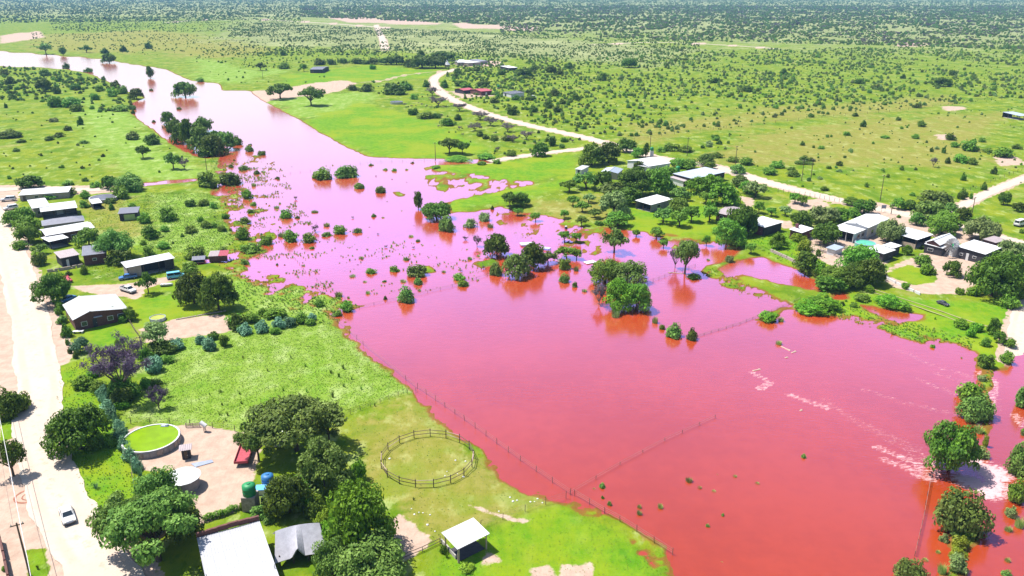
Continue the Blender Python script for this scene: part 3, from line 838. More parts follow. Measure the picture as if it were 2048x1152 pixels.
# river reach and left bank (zoom 0,0,700)
zoomed(0, 0, 700 / 2047, [
    ('light', 'olive', 270, 318, 80, 70), ('tall', 'dark', 370, 322, 55, 52), ('light', 'dark', 508, 308, 65, 45), ('shrub', 'dark', 615, 312, 60, 34), ('shrub', 'dark', 725, 302, 46, 42),
    ('broad', 'dark', 640, 368, 68, 66, G('round dark tree standing in the upper flooded river near the far bank')), ('shrub', 'dark', 390, 402, 46, 42),
    ('tall', 'dark', 880, 458, 62, 78, G('slim dark tree standing alone in the flooded river with a wide top')), ('broad', 'dark', 1085, 566, 108, 102, G('large dark tree standing in mid river opposite the sandy bank')),
    ('acacia', 'dark', 1640, 578, 138, 92, G('umbrella thorn tree at the edge of the bare sandy field')), ('acacia', 'dark', 1820, 618, 148, 105, G('umbrella thorn tree with a split crown on the pale riverside meadow')),
    ('broad', 'dark', 985, 725, 70, 80), ('broad', 'dark', 1030, 795, 105, 110), ('tall', 'dark', 1110, 865, 120, 190), ('broad', 'dark', 1070, 835, 110, 125), ('broad', 'olive', 1190, 885, 140, 165), ('broad', 'dark', 1185, 770, 100, 95), ('broad', 'dark', 1250, 905, 130, 125), ('broad', 'olive', 1330, 875, 115, 115), ('shrub', 'dark', 1385, 845, 70, 60), ('broad', 'dark', 1270, 845, 90, 95), ('shrub', 'dark', 1210, 915, 130, 80),
    ('shrub', 'olive', 1460, 884, 64, 42), ('shrub', 'dark', 1530, 905, 60, 36), ('shrub', 'dark', 900, 715, 30, 18), ('shrub', 'dark', 885, 530, 30, 16), ('shrub', 'dark', 1048, 640, 34, 20),
    ('shrub', 'dark', 895, 842, 105, 68), ('shrub', 'olive', 775, 815, 85, 55), ('acacia', 'dark', 838, 926, 86, 76, G('small umbrella tree on the open river meadow')), ('light', 'olive', 1015, 988, 95, 105), ('bare', 'grey', 1080, 992, 66, 66),
    ('shrub', 'dark', 1340, 1078, 150, 95), ('shrub', 'green', 1215, 1088, 160, 95), ('broad', 'dark', 180, 1098, 105, 78), ('broad', 'dark', 645, 1104, 85, 85), ('shrub', 'olive', 760, 1110, 175, 110), ('shrub', 'green', 705, 1152, 105, 75),
    ('broad', 'dark', 800, 578, 75, 66), ('shrub', 'green', 715, 548, 85, 55), ('shrub', 'green', 655, 564, 85, 50), ('shrub', 'dark', 680, 512, 70, 48), ('shrub', 'green', 585, 533, 60, 40), ('shrub', 'green', 560, 584, 65, 42), ('shrub', 'dark', 450, 524, 70, 45),
    ('broad', 'dark', 258, 535, 80, 84), ('shrub', 'dark', 330, 548, 62, 54), ('shrub', 'olive', 265, 443, 60, 46), ('shrub', 'dark', 60, 490, 64, 50), ('shrub', 'dark', 30, 440, 60, 40), ('shrub', 'green', 420, 624, 130, 64), ('shrub', 'green', 330, 625, 110, 70), ('shrub', 'green', 450, 650, 90, 46),
    ('shrub', 'dark', 520, 422, 60, 32), ('shrub', 'dark', 608, 470, 34, 30), ('shrub', 'green', 700, 648, 110, 36), ('shrub', 'dark', 770, 640, 60, 34), ('shrub', 'dark', 780, 665, 26, 30),
    ('light', 'dark', 1525, 412, 60, 48), ('shrub', 'green', 1660, 402, 80, 40), ('light', 'green', 1778, 418, 46, 48), ('shrub', 'dark', 1868, 380, 90, 44), ('shrub', 'dark', 1940, 378, 60, 40), ('shrub', 'dark', 1655, 325, 40, 36), ('shrub', 'dark', 870, 285, 50, 46), ('shrub', 'green', 1170, 478, 60, 28),
    ('shrub', 'green', 1890, 1042, 150, 70), ('shrub', 'olive', 2015, 1035, 130, 80), ('shrub', 'dark', 475, 730, 40, 56), ('shrub', 'pale', 310, 712, 70, 30), ('shrub', 'dark', 400, 762, 60, 36), ('shrub', 'dark', 345, 800, 70, 30), ('shrub', 'dark', 290, 820, 64, 28), ('shrub', 'dark', 80, 580, 50, 34), ('shrub', 'dark', 35, 632, 26, 34), ('shrub', 'dark', 495, 838, 60, 20), ('shrub', 'dark', 60, 800, 180, 46), ('shrub', 'dark', 130, 832, 60, 24), ('shrub', 'dark', 95, 885, 50, 22),
])
# far centre farm and thorn scrub (zoom 680,0,700)
zoomed(680, 0, 700 / 2047, [
    ('broad', 'dark', 480, 398, 130, 88), ('broad', 'dark', 560, 398, 110, 80), ('tall', 'dark', 476, 385, 60, 105), ('broad', 'dark', 600, 352, 130, 60), ('broad', 'dark', 330, 378, 90, 62), ('broad', 'dark', 270, 378, 70, 48), ('broad', 'dark', 200, 374, 70, 40), ('broad', 'dark', 410, 392, 66, 50), ('shrub', 'dark', 100, 372, 90, 40), ('shrub', 'dark', 20, 370, 70, 36), ('shrub', 'bright', 190, 405, 50, 30), ('shrub', 'dark', 150, 375, 60, 34),
    ('broad', 'dark', 1078, 455, 86, 66), ('shrub', 'dark', 940, 438, 56, 38), ('shrub', 'dark', 1130, 415, 60, 40), ('broad', 'dark', 1235, 435, 60, 56), ('shrub', 'dark', 1285, 436, 56, 40), ('shrub', 'dark', 1340, 400, 70, 40), ('shrub', 'dark', 1535, 470, 70, 50), ('broad', 'dark', 1690, 395, 80, 60), ('shrub', 'dark', 690, 432, 60, 40), ('shrub', 'dark', 800, 415, 60, 30),
    ('shrub', 'dark', 155, 534, 90, 52), ('shrub', 'dark', 75, 528, 70, 40), ('shrub', 'dark', 330, 552, 150, 70), ('shrub', 'dark', 290, 520, 90, 50), ('shrub', 'dark', 380, 525, 110, 56), ('shrub', 'green', 430, 580, 70, 36), ('shrub', 'dark', 505, 508, 60, 44), ('shrub', 'dark', 612, 512, 56, 50), ('shrub', 'dark', 700, 505, 80, 46), ('shrub', 'dark', 840, 505, 100, 50), ('shrub', 'green', 740, 520, 80, 44), ('shrub', 'dark', 675, 455, 36, 36),
    ('shrub', 'dark', 430, 672, 80, 52), ('shrub', 'green', 500, 690, 120, 40), ('shrub', 'dark', 630, 732, 96, 50), ('shrub', 'dark', 560, 690, 70, 40), ('shrub', 'dark', 690, 702, 56, 40), ('bare', 'grey', 575, 622, 120, 56), ('bare', 'grey', 700, 650, 100, 46), ('bare', 'grey', 820, 700, 120, 50), ('bare', 'grey', 880, 735, 110, 50), ('bare', 'grey', 790, 765, 100, 46), ('bare', 'grey', 980, 770, 100, 50), ('bare', 'grey', 1090, 815, 90, 50), ('bare', 'grey', 540, 560, 90, 50), ('bare', 'grey', 1010, 830, 80, 40),
    ('acacia', 'dark', 640, 898, 132, 84, G('wide umbrella thorn tree beside the flooded track below the hay field')), ('acacia', 'dark', 715, 902, 86, 76, G('smaller dark thorn tree touching the wide umbrella thorn tree')), ('broad', 'dark', 1172, 912, 84, 82, G('round dark tree standing beside the pale farm road')), ('light', 'olive', 1232, 852, 70, 62), ('shrub', 'dark', 820, 796, 56, 34), ('shrub', 'dark', 850, 812, 50, 30), ('shrub', 'green', 900, 820, 60, 34), ('shrub', 'dark', 975, 822, 70, 40),
    ('shrub', 'green', 850, 930, 120, 36), ('shrub', 'green', 690, 938, 180, 28), ('shrub', 'green', 1000, 912, 70, 40), ('shrub', 'green', 920, 955, 70, 28), ('shrub', 'green', 830, 962, 66, 22), ('shrub', 'dark', 1010, 672, 80, 70), ('shrub', 'dark', 1130, 655, 70, 46), ('shrub', 'dark', 1220, 632, 60, 50), ('shrub', 'dark', 1270, 655, 70, 46), ('shrub', 'dark', 900, 602, 60, 34), ('shrub', 'dark', 1030, 585, 60, 34), ('shrub', 'dark', 1260, 560, 76, 46), ('shrub', 'dark', 1120, 585, 80, 34), ('shrub', 'dark', 1380, 585, 60, 46), ('shrub', 'dark', 1300, 608, 60, 34),
    ('shrub', 'olive', 55, 1032, 125, 75), ('shrub', 'green', 112, 1098, 66, 34), ('shrub', 'olive', 237, 1122, 66, 40), ('shrub', 'dark', 425, 955, 26, 14), ('shrub', 'green', 265, 995, 34, 16), ('shrub', 'green', 317, 1000, 36, 20), ('shrub', 'dark', 180, 968, 34, 16), ('shrub', 'olive', 390, 995, 28, 16), ('shrub', 'green', 560, 985, 60, 20),
])
# middle flood (zoom 400,280,600)
zoomed(400, 280, 600 / 1819, [
    ('shrub', 'olive', 965, 292, 70, 38), ('shrub', 'olive', 1095, 318, 66, 46), ('tall', 'dark', 1325, 420, 84, 128, G('tall dark tree rising from the flood beside a row of rounded bushes')), ('broad', 'dark', 1435, 478, 160, 112), ('shrub', 'olive', 1500, 545, 120, 100), ('shrub', 'dark', 1390, 440, 70, 56), ('shrub', 'pale', 1640, 526, 86, 62), ('shrub', 'pale', 1722, 486, 86, 70), ('shrub', 'green', 1760, 530, 54, 44), ('broad', 'dark', 1800, 700, 140, 150),
    ('shrub', 'green', 465, 414, 46, 30), ('shrub', 'green', 522, 470, 84, 58), ('shrub', 'dark', 592, 475, 36, 22), ('shrub', 'green', 308, 440, 50, 26), ('shrub', 'green', 325, 396, 50, 28), ('shrub', 'green', 285, 350, 80, 56), ('shrub', 'green', 260, 600, 90, 80), ('shrub', 'green', 400, 628, 110, 60), ('shrub', 'green', 305, 676, 150, 50), ('shrub', 'green', 550, 610, 110, 70), ('shrub', 'green', 490, 585, 56, 40), ('shrub', 'green', 660, 616, 96, 56), ('shrub', 'green', 850, 565, 92, 60), ('shrub', 'olive', 768, 522, 56, 36), ('shrub', 'olive', 955, 560, 64, 34), ('shrub', 'olive', 770, 580, 66, 30), ('shrub', 'green', 680, 658, 40, 20), ('bare', 'grey', 700, 556, 50, 46), ('shrub', 'olive', 695, 438, 50, 18), ('shrub', 'dark', 1052, 465, 36, 26), ('shrub', 'olive', 1280, 588, 44, 22), ('shrub', 'olive', 1320, 615, 32, 20), ('shrub', 'olive', 1110, 472, 28, 16),
    ('shrub', 'olive', 978, 718, 44, 26), ('shrub', 'green', 925, 828, 56, 26), ('shrub', 'green', 1038, 806, 80, 36), ('shrub', 'green', 1178, 795, 74, 40), ('shrub', 'olive', 1320, 820, 150, 76), ('shrub', 'olive', 1325, 872, 64, 46), ('shrub', 'olive', 1232, 860, 54, 26), ('shrub', 'olive', 1250, 728, 46, 22), ('shrub', 'olive', 1636, 724, 40, 26), ('shrub', 'green', 1570, 842, 100, 40), ('shrub', 'green', 1596, 882, 80, 42), ('shrub', 'olive', 1478, 802, 36, 22), ('shrub', 'olive', 1245, 975, 130, 100, G('broad rounded bush standing in the flood on the fence line')), ('shrub', 'green', 1330, 915, 34, 22), ('shrub', 'olive', 1018, 932, 40, 32), ('shrub', 'dark', 1124, 965, 30, 30), ('shrub', 'olive', 842, 948, 62, 44), ('shrub', 'green', 725, 1006, 80, 50), ('shrub', 'green', 890, 1035, 90, 66), ('shrub', 'green', 830, 1062, 66, 30), ('shrub', 'olive', 1790, 812, 90, 70), ('shrub', 'olive', 1000, 862, 34, 20), ('shrub', 'olive', 1120, 860, 34, 18), ('shrub', 'green', 270, 750, 70, 34), ('shrub', 'green', 140, 674, 60, 30),
    ('shrub', 'dark', 345, 205, 50, 26), ('shrub', 'olive', 265, 180, 70, 34), ('shrub', 'dark', 190, 165, 40, 24), ('shrub', 'dark', 470, 235, 34, 20), ('shrub', 'olive', 385, 195, 40, 18), ('shrub', 'olive', 325, 280, 36, 36), ('bare', 'grey', 1680, 645, 66, 70), ('bare', 'grey', 1610, 606, 40, 26), ('shrub', 'green', 80, 410, 70, 40), ('shrub', 'green', 30, 395, 66, 40), ('shrub', 'green', 155, 475, 60, 34), ('shrub', 'green', 275, 505, 80, 40), ('shrub', 'green', 130, 550, 66, 36), ('shrub', 'green', 90, 530, 56, 34),
])
# flooded yard (zoom 900,380,400)
zoomed(900, 380, 400 / 1920, [
    ('acacia', 'dark', 575, 172, 180, 150), ('broad', 'dark', 680, 150, 160, 130), ('light', 'green', 650, 245, 110, 78), ('light', 'green', 822, 298, 110, 92), ('shrub', 'dark', 408, 186, 40, 44),
    ('shrub', 'olive', 440, 808, 140, 130, G('rounded bush at the corner where the flooded fence meets the trees')), ('broad', 'olive', 640, 822, 250, 230, G('pale rounded tree standing at the edge of the wide red flood')), ('broad', 'dark', 800, 745, 230, 260, G('tall dense green tree behind the pale rounded flood tree')), ('light', 'olive', 940, 700, 180, 120), ('light', 'green', 1098, 500, 130, 120), ('light', 'green', 1210, 505, 120, 100), ('light', 'bright', 1120, 660, 190, 130), ('light', 'green', 1215, 665, 120, 110), ('shrub', 'green', 1105, 755, 160, 120), ('shrub', 'olive', 1092, 880, 120, 92), ('shrub', 'olive', 1200, 930, 60, 66), ('shrub', 'olive', 1290, 975, 70, 50), ('shrub', 'green', 1210, 775, 70, 80), ('shrub', 'olive', 190, 668, 60, 46), ('shrub', 'olive', 270, 638, 46, 34),
    ('light', 'olive', 1575, 600, 230, 250, G('open crowned tree with a bare trunk standing in flood and casting a blue shadow')), ('light', 'green', 1095, 280, 100, 92), ('light', 'green', 1262, 350, 120, 105), ('light', 'green', 1270, 210, 150, 110), ('light', 'green', 1180, 150, 130, 110), ('shrub', 'dark', 1425, 332, 110, 46), ('broad', 'pale', 1570, 250, 260, 260), ('broad', 'green', 1610, 350, 220, 150), ('light', 'green', 1785, 445, 70, 80), ('light', 'olive', 1390, 270, 130, 100), ('light', 'pale', 1330, 120, 120, 90),
    ('broad', 'green', 1490, 880, 330, 240, G('wide green thicket tree at the head of the flooded tree island')), ('broad', 'olive', 1700, 880, 400, 220, G('spreading olive tree in the middle of the flooded tree island')), ('broad', 'bright', 1620, 1130, 360, 300, G('bright green tree at the near end of the flooded tree island')), ('broad', 'green', 1790, 1150, 300, 290, G('dense green tree on the house side of the flooded tree island')), ('bare', 'grey', 1430, 1100, 170, 190),
])
zoomed(1000, 400, 400 / 1646, [
    ('light', 'olive', 1520, 610, 270, 310, G('tall open thorn tree with greyish twigs at the corner of the flooded fence')), ('bare', 'grey', 1440, 560, 120, 170), ('shrub', 'dark', 1590, 640, 130, 50), ('light', 'green', 1290, 320, 100, 96), ('light', 'green', 1345, 395, 84, 86), ('light', 'green', 1122, 300, 56, 64),
    ('shrub', 'olive', 1425, 1120, 150, 130), ('shrub', 'green', 1335, 1060, 60, 50), ('shrub', 'dark', 1575, 1145, 100, 110), ('shrub', 'olive', 1275, 1010, 70, 80), ('shrub', 'green', 950, 960, 100, 80),
])
# houses on the right (zoom 1100,240,400)
k1 = 400 / 1772
zoomed(1100, 240, k1, [
    ('broad', 'green', 370, 400, 200, 215), ('broad', 'dark', 520, 378, 180, 190), ('broad', 'dark', 680, 285, 150, 130), ('tall', 'dark', 848, 325, 76, 130, G('narrow pointed dark tree behind the white gabled house')), ('broad', 'green', 775, 328, 100, 86), ('broad', 'dark', 470, 620, 170, 190), ('light', 'olive', 320, 610, 220, 160), ('light', 'green', 170, 640, 160, 120),
    ('broad', 'dark', 760, 665, 340, 250, G('large dark tree in front of the white gabled house')), ('broad', 'green', 950, 660, 250, 240), ('broad', 'dark', 690, 745, 200, 160), ('light', 'olive', 560, 690, 250, 150), ('broad', 'dark', 800, 450, 110, 100), ('broad', 'green', 1040, 510, 160, 110),
    ('broad', 'green', 1140, 420, 140, 90), ('broad', 'green', 1230, 430, 130, 90), ('broad', 'olive', 1380, 400, 140, 110), ('broad', 'green', 1420, 430, 90, 60),
    ('broad', 'bright', 1310, 640, 200, 150), ('broad', 'bright', 1430, 620, 190, 140), ('broad', 'bright', 1530, 745, 240, 200, G('bright round tree with a bare trunk below the blue roofed house')), ('light', 'olive', 1160, 700, 200, 110), ('broad', 'green', 1130, 810, 170, 120), ('light', 'olive', 1000, 910, 180, 140), ('light', 'green', 1145, 945, 170, 150), ('light', 'green', 1250, 905, 160, 160), ('light', 'green', 1410, 900, 170, 150), ('light', 'green', 1380, 740, 150, 110),
    ('broad', 'olive', 1660, 470, 120, 80), ('broad', 'olive', 1680, 590, 130, 110), ('broad', 'green', 1745, 650, 120, 110),
    ('broad', 'green', 1560, 1110, 300, 260, G('rounded green tree at the waterline below the maroon garage')), ('broad', 'dark', 1700, 1010, 200, 280), ('light', 'green', 940, 1030, 90, 90), ('light', 'green', 765, 1030, 60, 70), ('shrub', 'olive', 1230, 1140, 190, 90), ('light', 'green', 1385, 1115, 90, 110), ('shrub', 'green', 150, 190, 50, 30), ('shrub', 'dark', 20, 220, 80, 80), ('shrub', 'green', 120, 195, 70, 50), ('shrub', 'green', 235, 100, 36, 40),
    ('shrub', 'green', 1080, 270, 200, 70), ('shrub', 'green', 1200, 280, 160, 60), ('shrub', 'green', 1620, 370, 120, 50), ('shrub', 'green', 1480, 330, 130, 50), ('shrub', 'green', 980, 280, 120, 46), ('shrub', 'green', 1470, 180, 90, 40), ('shrub', 'dark', 1500, 215, 60, 40), ('shrub', 'pale', 1410, 215, 70, 40), ('shrub', 'dark', 1350, 250, 46, 36),
])
zoomed(1400, 320, k1, [
    ('broad', 'dark', 370, 660, 210, 250), ('light', 'pale', 490, 330, 220, 150), ('light', 'green', 520, 470, 110, 110), ('light', 'green', 630, 500, 110, 90), ('light', 'pale', 755, 490, 120, 90), ('light', 'green', 840, 380, 130, 100), ('light', 'green', 905, 400, 110, 90),
    ('broad', 'dark', 900, 590, 180, 150), ('broad', 'pale', 1090, 560, 230, 160), ('broad', 'green', 1230, 540, 160, 120), ('broad', 'dark', 1450, 470, 170, 130), ('broad', 'green', 1340, 400, 120, 80), ('broad', 'dark', 1100, 745, 210, 200), ('broad', 'green', 1350, 500, 120, 80),
    ('broad', 'bright', 690, 780, 130, 140), ('broad', 'yellow', 870, 720, 120, 80), ('shrub', 'yellow', 915, 800, 140, 110), ('shrub', 'bright', 760, 760, 60, 50), ('broad', 'dark', 1045, 850, 40, 60), ('light', 'green', 450, 830, 100, 100), ('shrub', 'pale', 255, 900, 100, 70),
    ('broad', 'dark', 930, 1000, 190, 190), ('broad', 'bright', 1060, 1010, 160, 120), ('broad', 'green', 1180, 1110, 280, 180), ('broad', 'dark', 1360, 1110, 260, 200), ('broad', 'green', 1400, 1010, 370, 270, G('large spreading green tree beside the blue roofed outbuilding')), ('broad', 'dark', 1490, 1100, 250, 230), ('broad', 'dark', 1150, 1140, 240, 120), ('shrub', 'dark', 1030, 1040, 90, 90),
    ('willow', 'pale', 1670, 730, 260, 230, G('pale drooping tree beside the white house with columns')), ('shrub', 'dark', 910, 30, 200, 30),
    ('shrub', 'dark', 1100, 270, 80, 40), ('shrub', 'green', 630, 130, 80, 40), ('shrub', 'green', 640, 70, 60, 40), ('shrub', 'green', 810, 90, 90, 34), ('shrub', 'dark', 725, 70, 60, 36), ('shrub', 'dark', 1240, 45, 60, 40), ('shrub', 'pale', 1235, 105, 60, 30), ('shrub', 'green', 1475, 240, 50, 46), ('shrub', 'green', 1140, 75, 60, 30), ('shrub', 'pale', 1060, 170, 60, 30),
])
zoomed(1648, 380, k1, [
    ('broad', 'olive', 970, 130, 250, 130), ('broad', 'olive', 920, 270, 250, 180), ('broad', 'green', 1060, 330, 210, 150), ('broad', 'green', 1040, 385, 260, 180, G('green tree in the cluster behind the windmill house roof')), ('broad', 'olive', 820, 310, 110, 120), ('broad', 'green', 660, 170, 110, 100), ('broad', 'olive', 1120, 210, 120, 100), ('broad', 'dark', 760, 170, 120, 90), ('broad', 'dark', 1230, 260, 130, 110), ('shrub', 'dark', 660, 245, 46, 30),
    ('willow', 'pale', 1380, 440, 340, 225, G('large pale drooping tree behind the windmill house')), ('broad', 'dark', 1590, 130, 90, 120), ('broad', 'dark', 1720, 190, 90, 90), ('shrub', 'dark', 1220, 80, 90, 90), ('shrub', 'green', 780, 50, 60, 34), ('shrub', 'green', 1300, 80, 40, 60),
    ('broad', 'dark', 1480, 940, 430, 420, G('huge dark green tree beside the windmill yard')), ('broad', 'dark', 1620, 860, 300, 320, G('dark tree merging with the huge tree by the windmill house')), ('broad', 'pale', 1650, 600, 210, 160), ('broad', 'dark', 1130, 760, 140, 150), ('broad', 'bright', 730, 570, 80, 90), ('broad', 'green', 870, 670, 150, 100), ('shrub', 'bright', 920, 740, 150, 90), ('shrub', 'dark', 865, 520, 50, 40),
    ('shrub', 'bright', 1200, 920, 110, 60), ('shrub', 'bright', 1320, 930, 140, 80), ('shrub', 'green', 1640, 1040, 180, 130), ('shrub', 'green', 1720, 960, 150, 160), ('shrub', 'bright', 720, 870, 100, 60), ('shrub', 'bright', 40, 1040, 180, 100), ('shrub', 'green', 260, 1030, 80, 46), ('shrub', 'dark', 160, 1020, 60, 40), ('shrub', 'bright', 560, 1010, 280, 90), ('shrub', 'bright', 690, 1060, 180, 70), ('shrub', 'bright', 400, 900, 120, 60), ('shrub', 'green', 330, 970, 150, 60), ('shrub', 'green', 1750, 380, 60, 40),
])
# spillway trees (zoom 1448,600,600)
zoomed(1448, 600, 600 / 1975, [
    ('shrub', 'green', 1620, 650, 190, 130, G('green bush at the upper end of the foaming embankment')), ('shrub', 'olive', 1650, 770, 260, 170, G('wide olive bush on the foaming embankment above the dark tree')), ('broad', 'dark', 1480, 1120, 400, 330, G('dark green tree at the foaming spillway with a deep blue shadow')), ('shrub', 'pale', 1700, 530, 70, 46), ('shrub', 'olive', 1675, 870, 90, 60), ('shrub', 'pale', 1690, 1030, 110, 70), ('shrub', 'olive', 1960, 700, 110, 170), ('shrub', 'olive', 1955, 1140, 220, 240, G('round olive bush in the flooded road opposite the spillway')), ('shrub', 'green', 1970, 890, 50, 50),
    ('shrub', 'dark', 1720, 440, 130, 100), ('shrub', 'green', 1855, 410, 100, 80), ('broad', 'dark', 1770, 225, 70, 110), ('broad', 'dark', 1810, 280, 70, 80), ('shrub', 'green', 1720, 300, 80, 60), ('shrub', 'green', 1880, 300, 90, 60), ('shrub', 'bright', 1560, 180, 110, 60), ('shrub', 'green', 1870, 40, 160, 60), ('shrub', 'bright', 650, 60, 260, 90), ('shrub', 'bright', 560, 80, 220, 80), ('shrub', 'bright', 290, 135, 150, 60), ('shrub', 'olive', 360, 290, 60, 40), ('shrub', 'olive', 525, 1035, 40, 34), ('shrub', 'olive', 375, 140, 50, 40), ('shrub', 'bright', 1620, 240, 70, 70), ('shrub', 'bright', 1660, 200, 110, 60),
])
zoomed(1648, 800, 400 / 1309, [
    ('shrub', 'olive', 890, 850, 340, 300, G('large round olive bush in the flood below the spillway')), ('shrub', 'green', 940, 880, 130, 100), ('shrub', 'olive', 760, 800, 80, 50), ('shrub', 'pale', 785, 925, 66, 60), ('shrub', 'pale', 870, 1110, 130, 120), ('shrub', 'olive', 560, 1180, 230, 170), ('shrub', 'olive', 770, 1130, 80, 80), ('shrub', 'green', 1250, 660, 140, 160, G('leafy bush in the flooded road just below the round olive bush')), ('shrub', 'pale', 1225, 760, 90, 90), ('shrub', 'pale', 1275, 830, 80, 100), ('shrub', 'pale', 1205, 855, 70, 50), ('shrub', 'olive', 1200, 1055, 50, 40), ('shrub', 'olive', 1190, 1145, 80, 46), ('shrub', 'olive', 860, 890, 80, 40), ('shrub', 'yellow', 890, 960, 120, 70), ('shrub', 'yellow', 1055, 300, 40, 80), ('shrub', 'yellow', 870, 1020, 110, 60), ('shrub', 'olive', 660, 1050, 50, 30), ('shrub', 'olive', 745, 1000, 40, 30), ('shrub', 'green', 1300, 210, 30, 40),
])
zoomed(1000, 800, 700 / 2048, [
    ('shrub', 'olive', 600, 508, 46, 34), ('shrub', 'dark', 600, 575, 26, 26), ('shrub', 'olive', 642, 612, 34, 30), ('shrub', 'olive', 815, 630, 36, 34), ('shrub', 'green', 815, 668, 46, 42), ('shrub', 'olive', 938, 630, 46, 40), ('shrub', 'green', 1105, 476, 56, 42), ('shrub', 'olive', 1168, 515, 36, 24), ('shrub', 'olive', 1250, 536, 34, 22), ('shrub', 'olive', 1375, 448, 34, 24), ('shrub', 'olive', 1505, 490, 36, 22), ('shrub', 'olive', 1215, 738, 30, 24), ('shrub', 'olive', 1305, 676, 26, 24), ('shrub', 'olive', 1298, 950, 20, 18), ('shrub', 'olive', 1780, 336, 34, 26), ('shrub', 'olive', 1272, 436, 20, 16), ('shrub', 'olive', 550, 522, 30, 18),
])
# left village gardens (zoom 0,340,500)
k2 = 500 / 2043
zoomed(0, 340, k2, [
    ('broad', 'green', 115, 450, 130, 130), ('broad', 'green', 215, 430, 130, 130), ('broad', 'bright', 230, 480, 170, 110), ('broad', 'green', 235, 590, 190, 160), ('shrub', 'green', 165, 645, 140, 80), ('shrub', 'olive', 320, 775, 140, 120), ('light', 'olive', 330, 690, 120, 90),
    ('broad', 'green', 730, 620, 180, 150), ('broad', 'olive', 950, 720, 330, 240, G('broad flat topped olive tree beside the brown house')), ('broad', 'dark', 980, 760, 180, 120), ('shrub', 'green', 690, 305, 110, 66), ('shrub', 'green', 1005, 230, 130, 90), ('shrub', 'dark', 900, 270, 110, 60), ('shrub', 'dark', 915, 325, 56, 56), ('shrub', 'green', 1180, 430, 120, 90), ('shrub', 'dark', 1235, 555, 140, 120), ('shrub', 'dark', 1560, 295, 110, 70), ('shrub', 'green', 1375, 410, 160, 120), ('shrub', 'green', 1650, 290, 90, 50), ('shrub', 'green', 1215, 700, 130, 90), ('shrub', 'green', 1340, 640, 110, 60), ('shrub', 'green', 1600, 720, 200, 110), ('shrub', 'green', 1550, 840, 160, 90), ('shrub', 'green', 1170, 610, 60, 40), ('shrub', 'green', 1080, 300, 70, 34), ('shrub', 'green', 1640, 420, 70, 46), ('shrub', 'green', 1560, 510, 120, 60), ('shrub', 'green', 1690, 470, 120, 60), ('shrub', 'green', 1820, 490, 80, 40), ('shrub', 'green', 1350, 500, 90, 50), ('shrub', 'dark', 1490, 545, 40, 30), ('shrub', 'green', 1985, 560, 110, 100), ('shrub', 'green', 2000, 660, 90, 60), ('shrub', 'green', 1820, 660, 80, 40),
    ('broad', 'dark', 440, 1090, 250, 250, G('dark garden tree between the dirt road and the white roofed brick house')), ('shrub', 'green', 690, 850, 70, 80), ('light', 'dark', 1215, 1010, 130, 180, G('slim dark tree on the edge of the bright lawn')), ('broad', 'dark', 1590, 1090, 290, 280, G('dark green tree at the end of the bright lawn')), ('broad', 'dark', 1790, 1140, 300, 310, G('large grey green tree beside the bare vegetable plot')), ('shrub', 'green', 560, 200, 180, 60), ('shrub', 'green', 420, 225, 200, 50), ('shrub', 'green', 700, 230, 110, 70), ('shrub', 'green', 500, 1140, 80, 70), ('shrub', 'dark', 560, 860, 60, 40), ('shrub', 'dark', 1110, 940, 40, 26),
    ('broad', 'dark', 240, 145, 110, 100), ('shrub', 'green', 560, 120, 120, 40), ('shrub', 'dark', 700, 90, 70, 34), ('shrub', 'green', 1050, 150, 210, 90), ('broad', 'dark', 905, 150, 100, 110), ('shrub', 'green', 780, 140, 110, 50),
])
zoomed(0, 560, k2, [
    ('shrub', 'green', 485, 280, 80, 70), ('shrub', 'olive', 510, 350, 100, 66), ('shrub', 'dark', 545, 460, 110, 110), ('shrub', 'olive', 555, 530, 40, 60), ('broad', 'blue', 660, 590, 120, 120, G('small bluish green tree on the front lawn of the brick house')), ('broad', 'green', 935, 330, 90, 110), ('broad', 'green', 1070, 330, 100, 110), ('shrub', 'green', 1005, 345, 80, 60), ('shrub', 'green', 965, 540, 60, 60), ('shrub', 'dark', 620, 640, 50, 70), ('shrub', 'dark', 575, 600, 44, 60),
    ('light', 'pale', 1290, 560, 300, 220, G('feathery grey green tree behind the purple tree')), ('shrub', 'dark', 1330, 600, 300, 110), ('shrub', 'blue', 1440, 560, 170, 90), ('shrub', 'blue', 1640, 520, 110, 80), ('shrub', 'dark', 1740, 480, 100, 60), ('shrub', 'blue', 1720, 570, 120, 90), ('light', 'green', 1830, 540, 90, 100), ('shrub', 'blue', 1270, 740, 200, 130), ('shrub', 'dark', 1200, 660, 130, 120), ('shrub', 'green', 1370, 670, 150, 60),
    ('bare', 'purple', 1010, 940, 560, 430, G('big bare purple grey tree with dark limbs beside the meadow')), ('shrub', 'dark', 1000, 960, 300, 180), ('shrub', 'dark', 1010, 1000, 260, 130), ('shrub', 'green', 820, 920, 150, 110), ('shrub', 'green', 1190, 880, 110, 90), ('shrub', 'bright', 700, 880, 180, 110), ('shrub', 'bright', 1010, 1040, 140, 60), ('shrub', 'bright', 760, 790, 120, 70), ('shrub', 'dark', 1270, 850, 110, 50),
    ('bare', 'purple', 1300, 1050, 190, 170, G('small bare purple grey tree in the meadow below the big bare tree')),
    ('shrub', 'dark', 60, 1110, 300, 230, G('dark leafy bush inside the dirt road bend')), ('shrub', 'green', 180, 1050, 200, 140, G('green bush overhanging the dirt road at its bend')), ('shrub', 'green', 1930, 380, 180, 110), ('shrub', 'dark', 1990, 430, 120, 90),
])
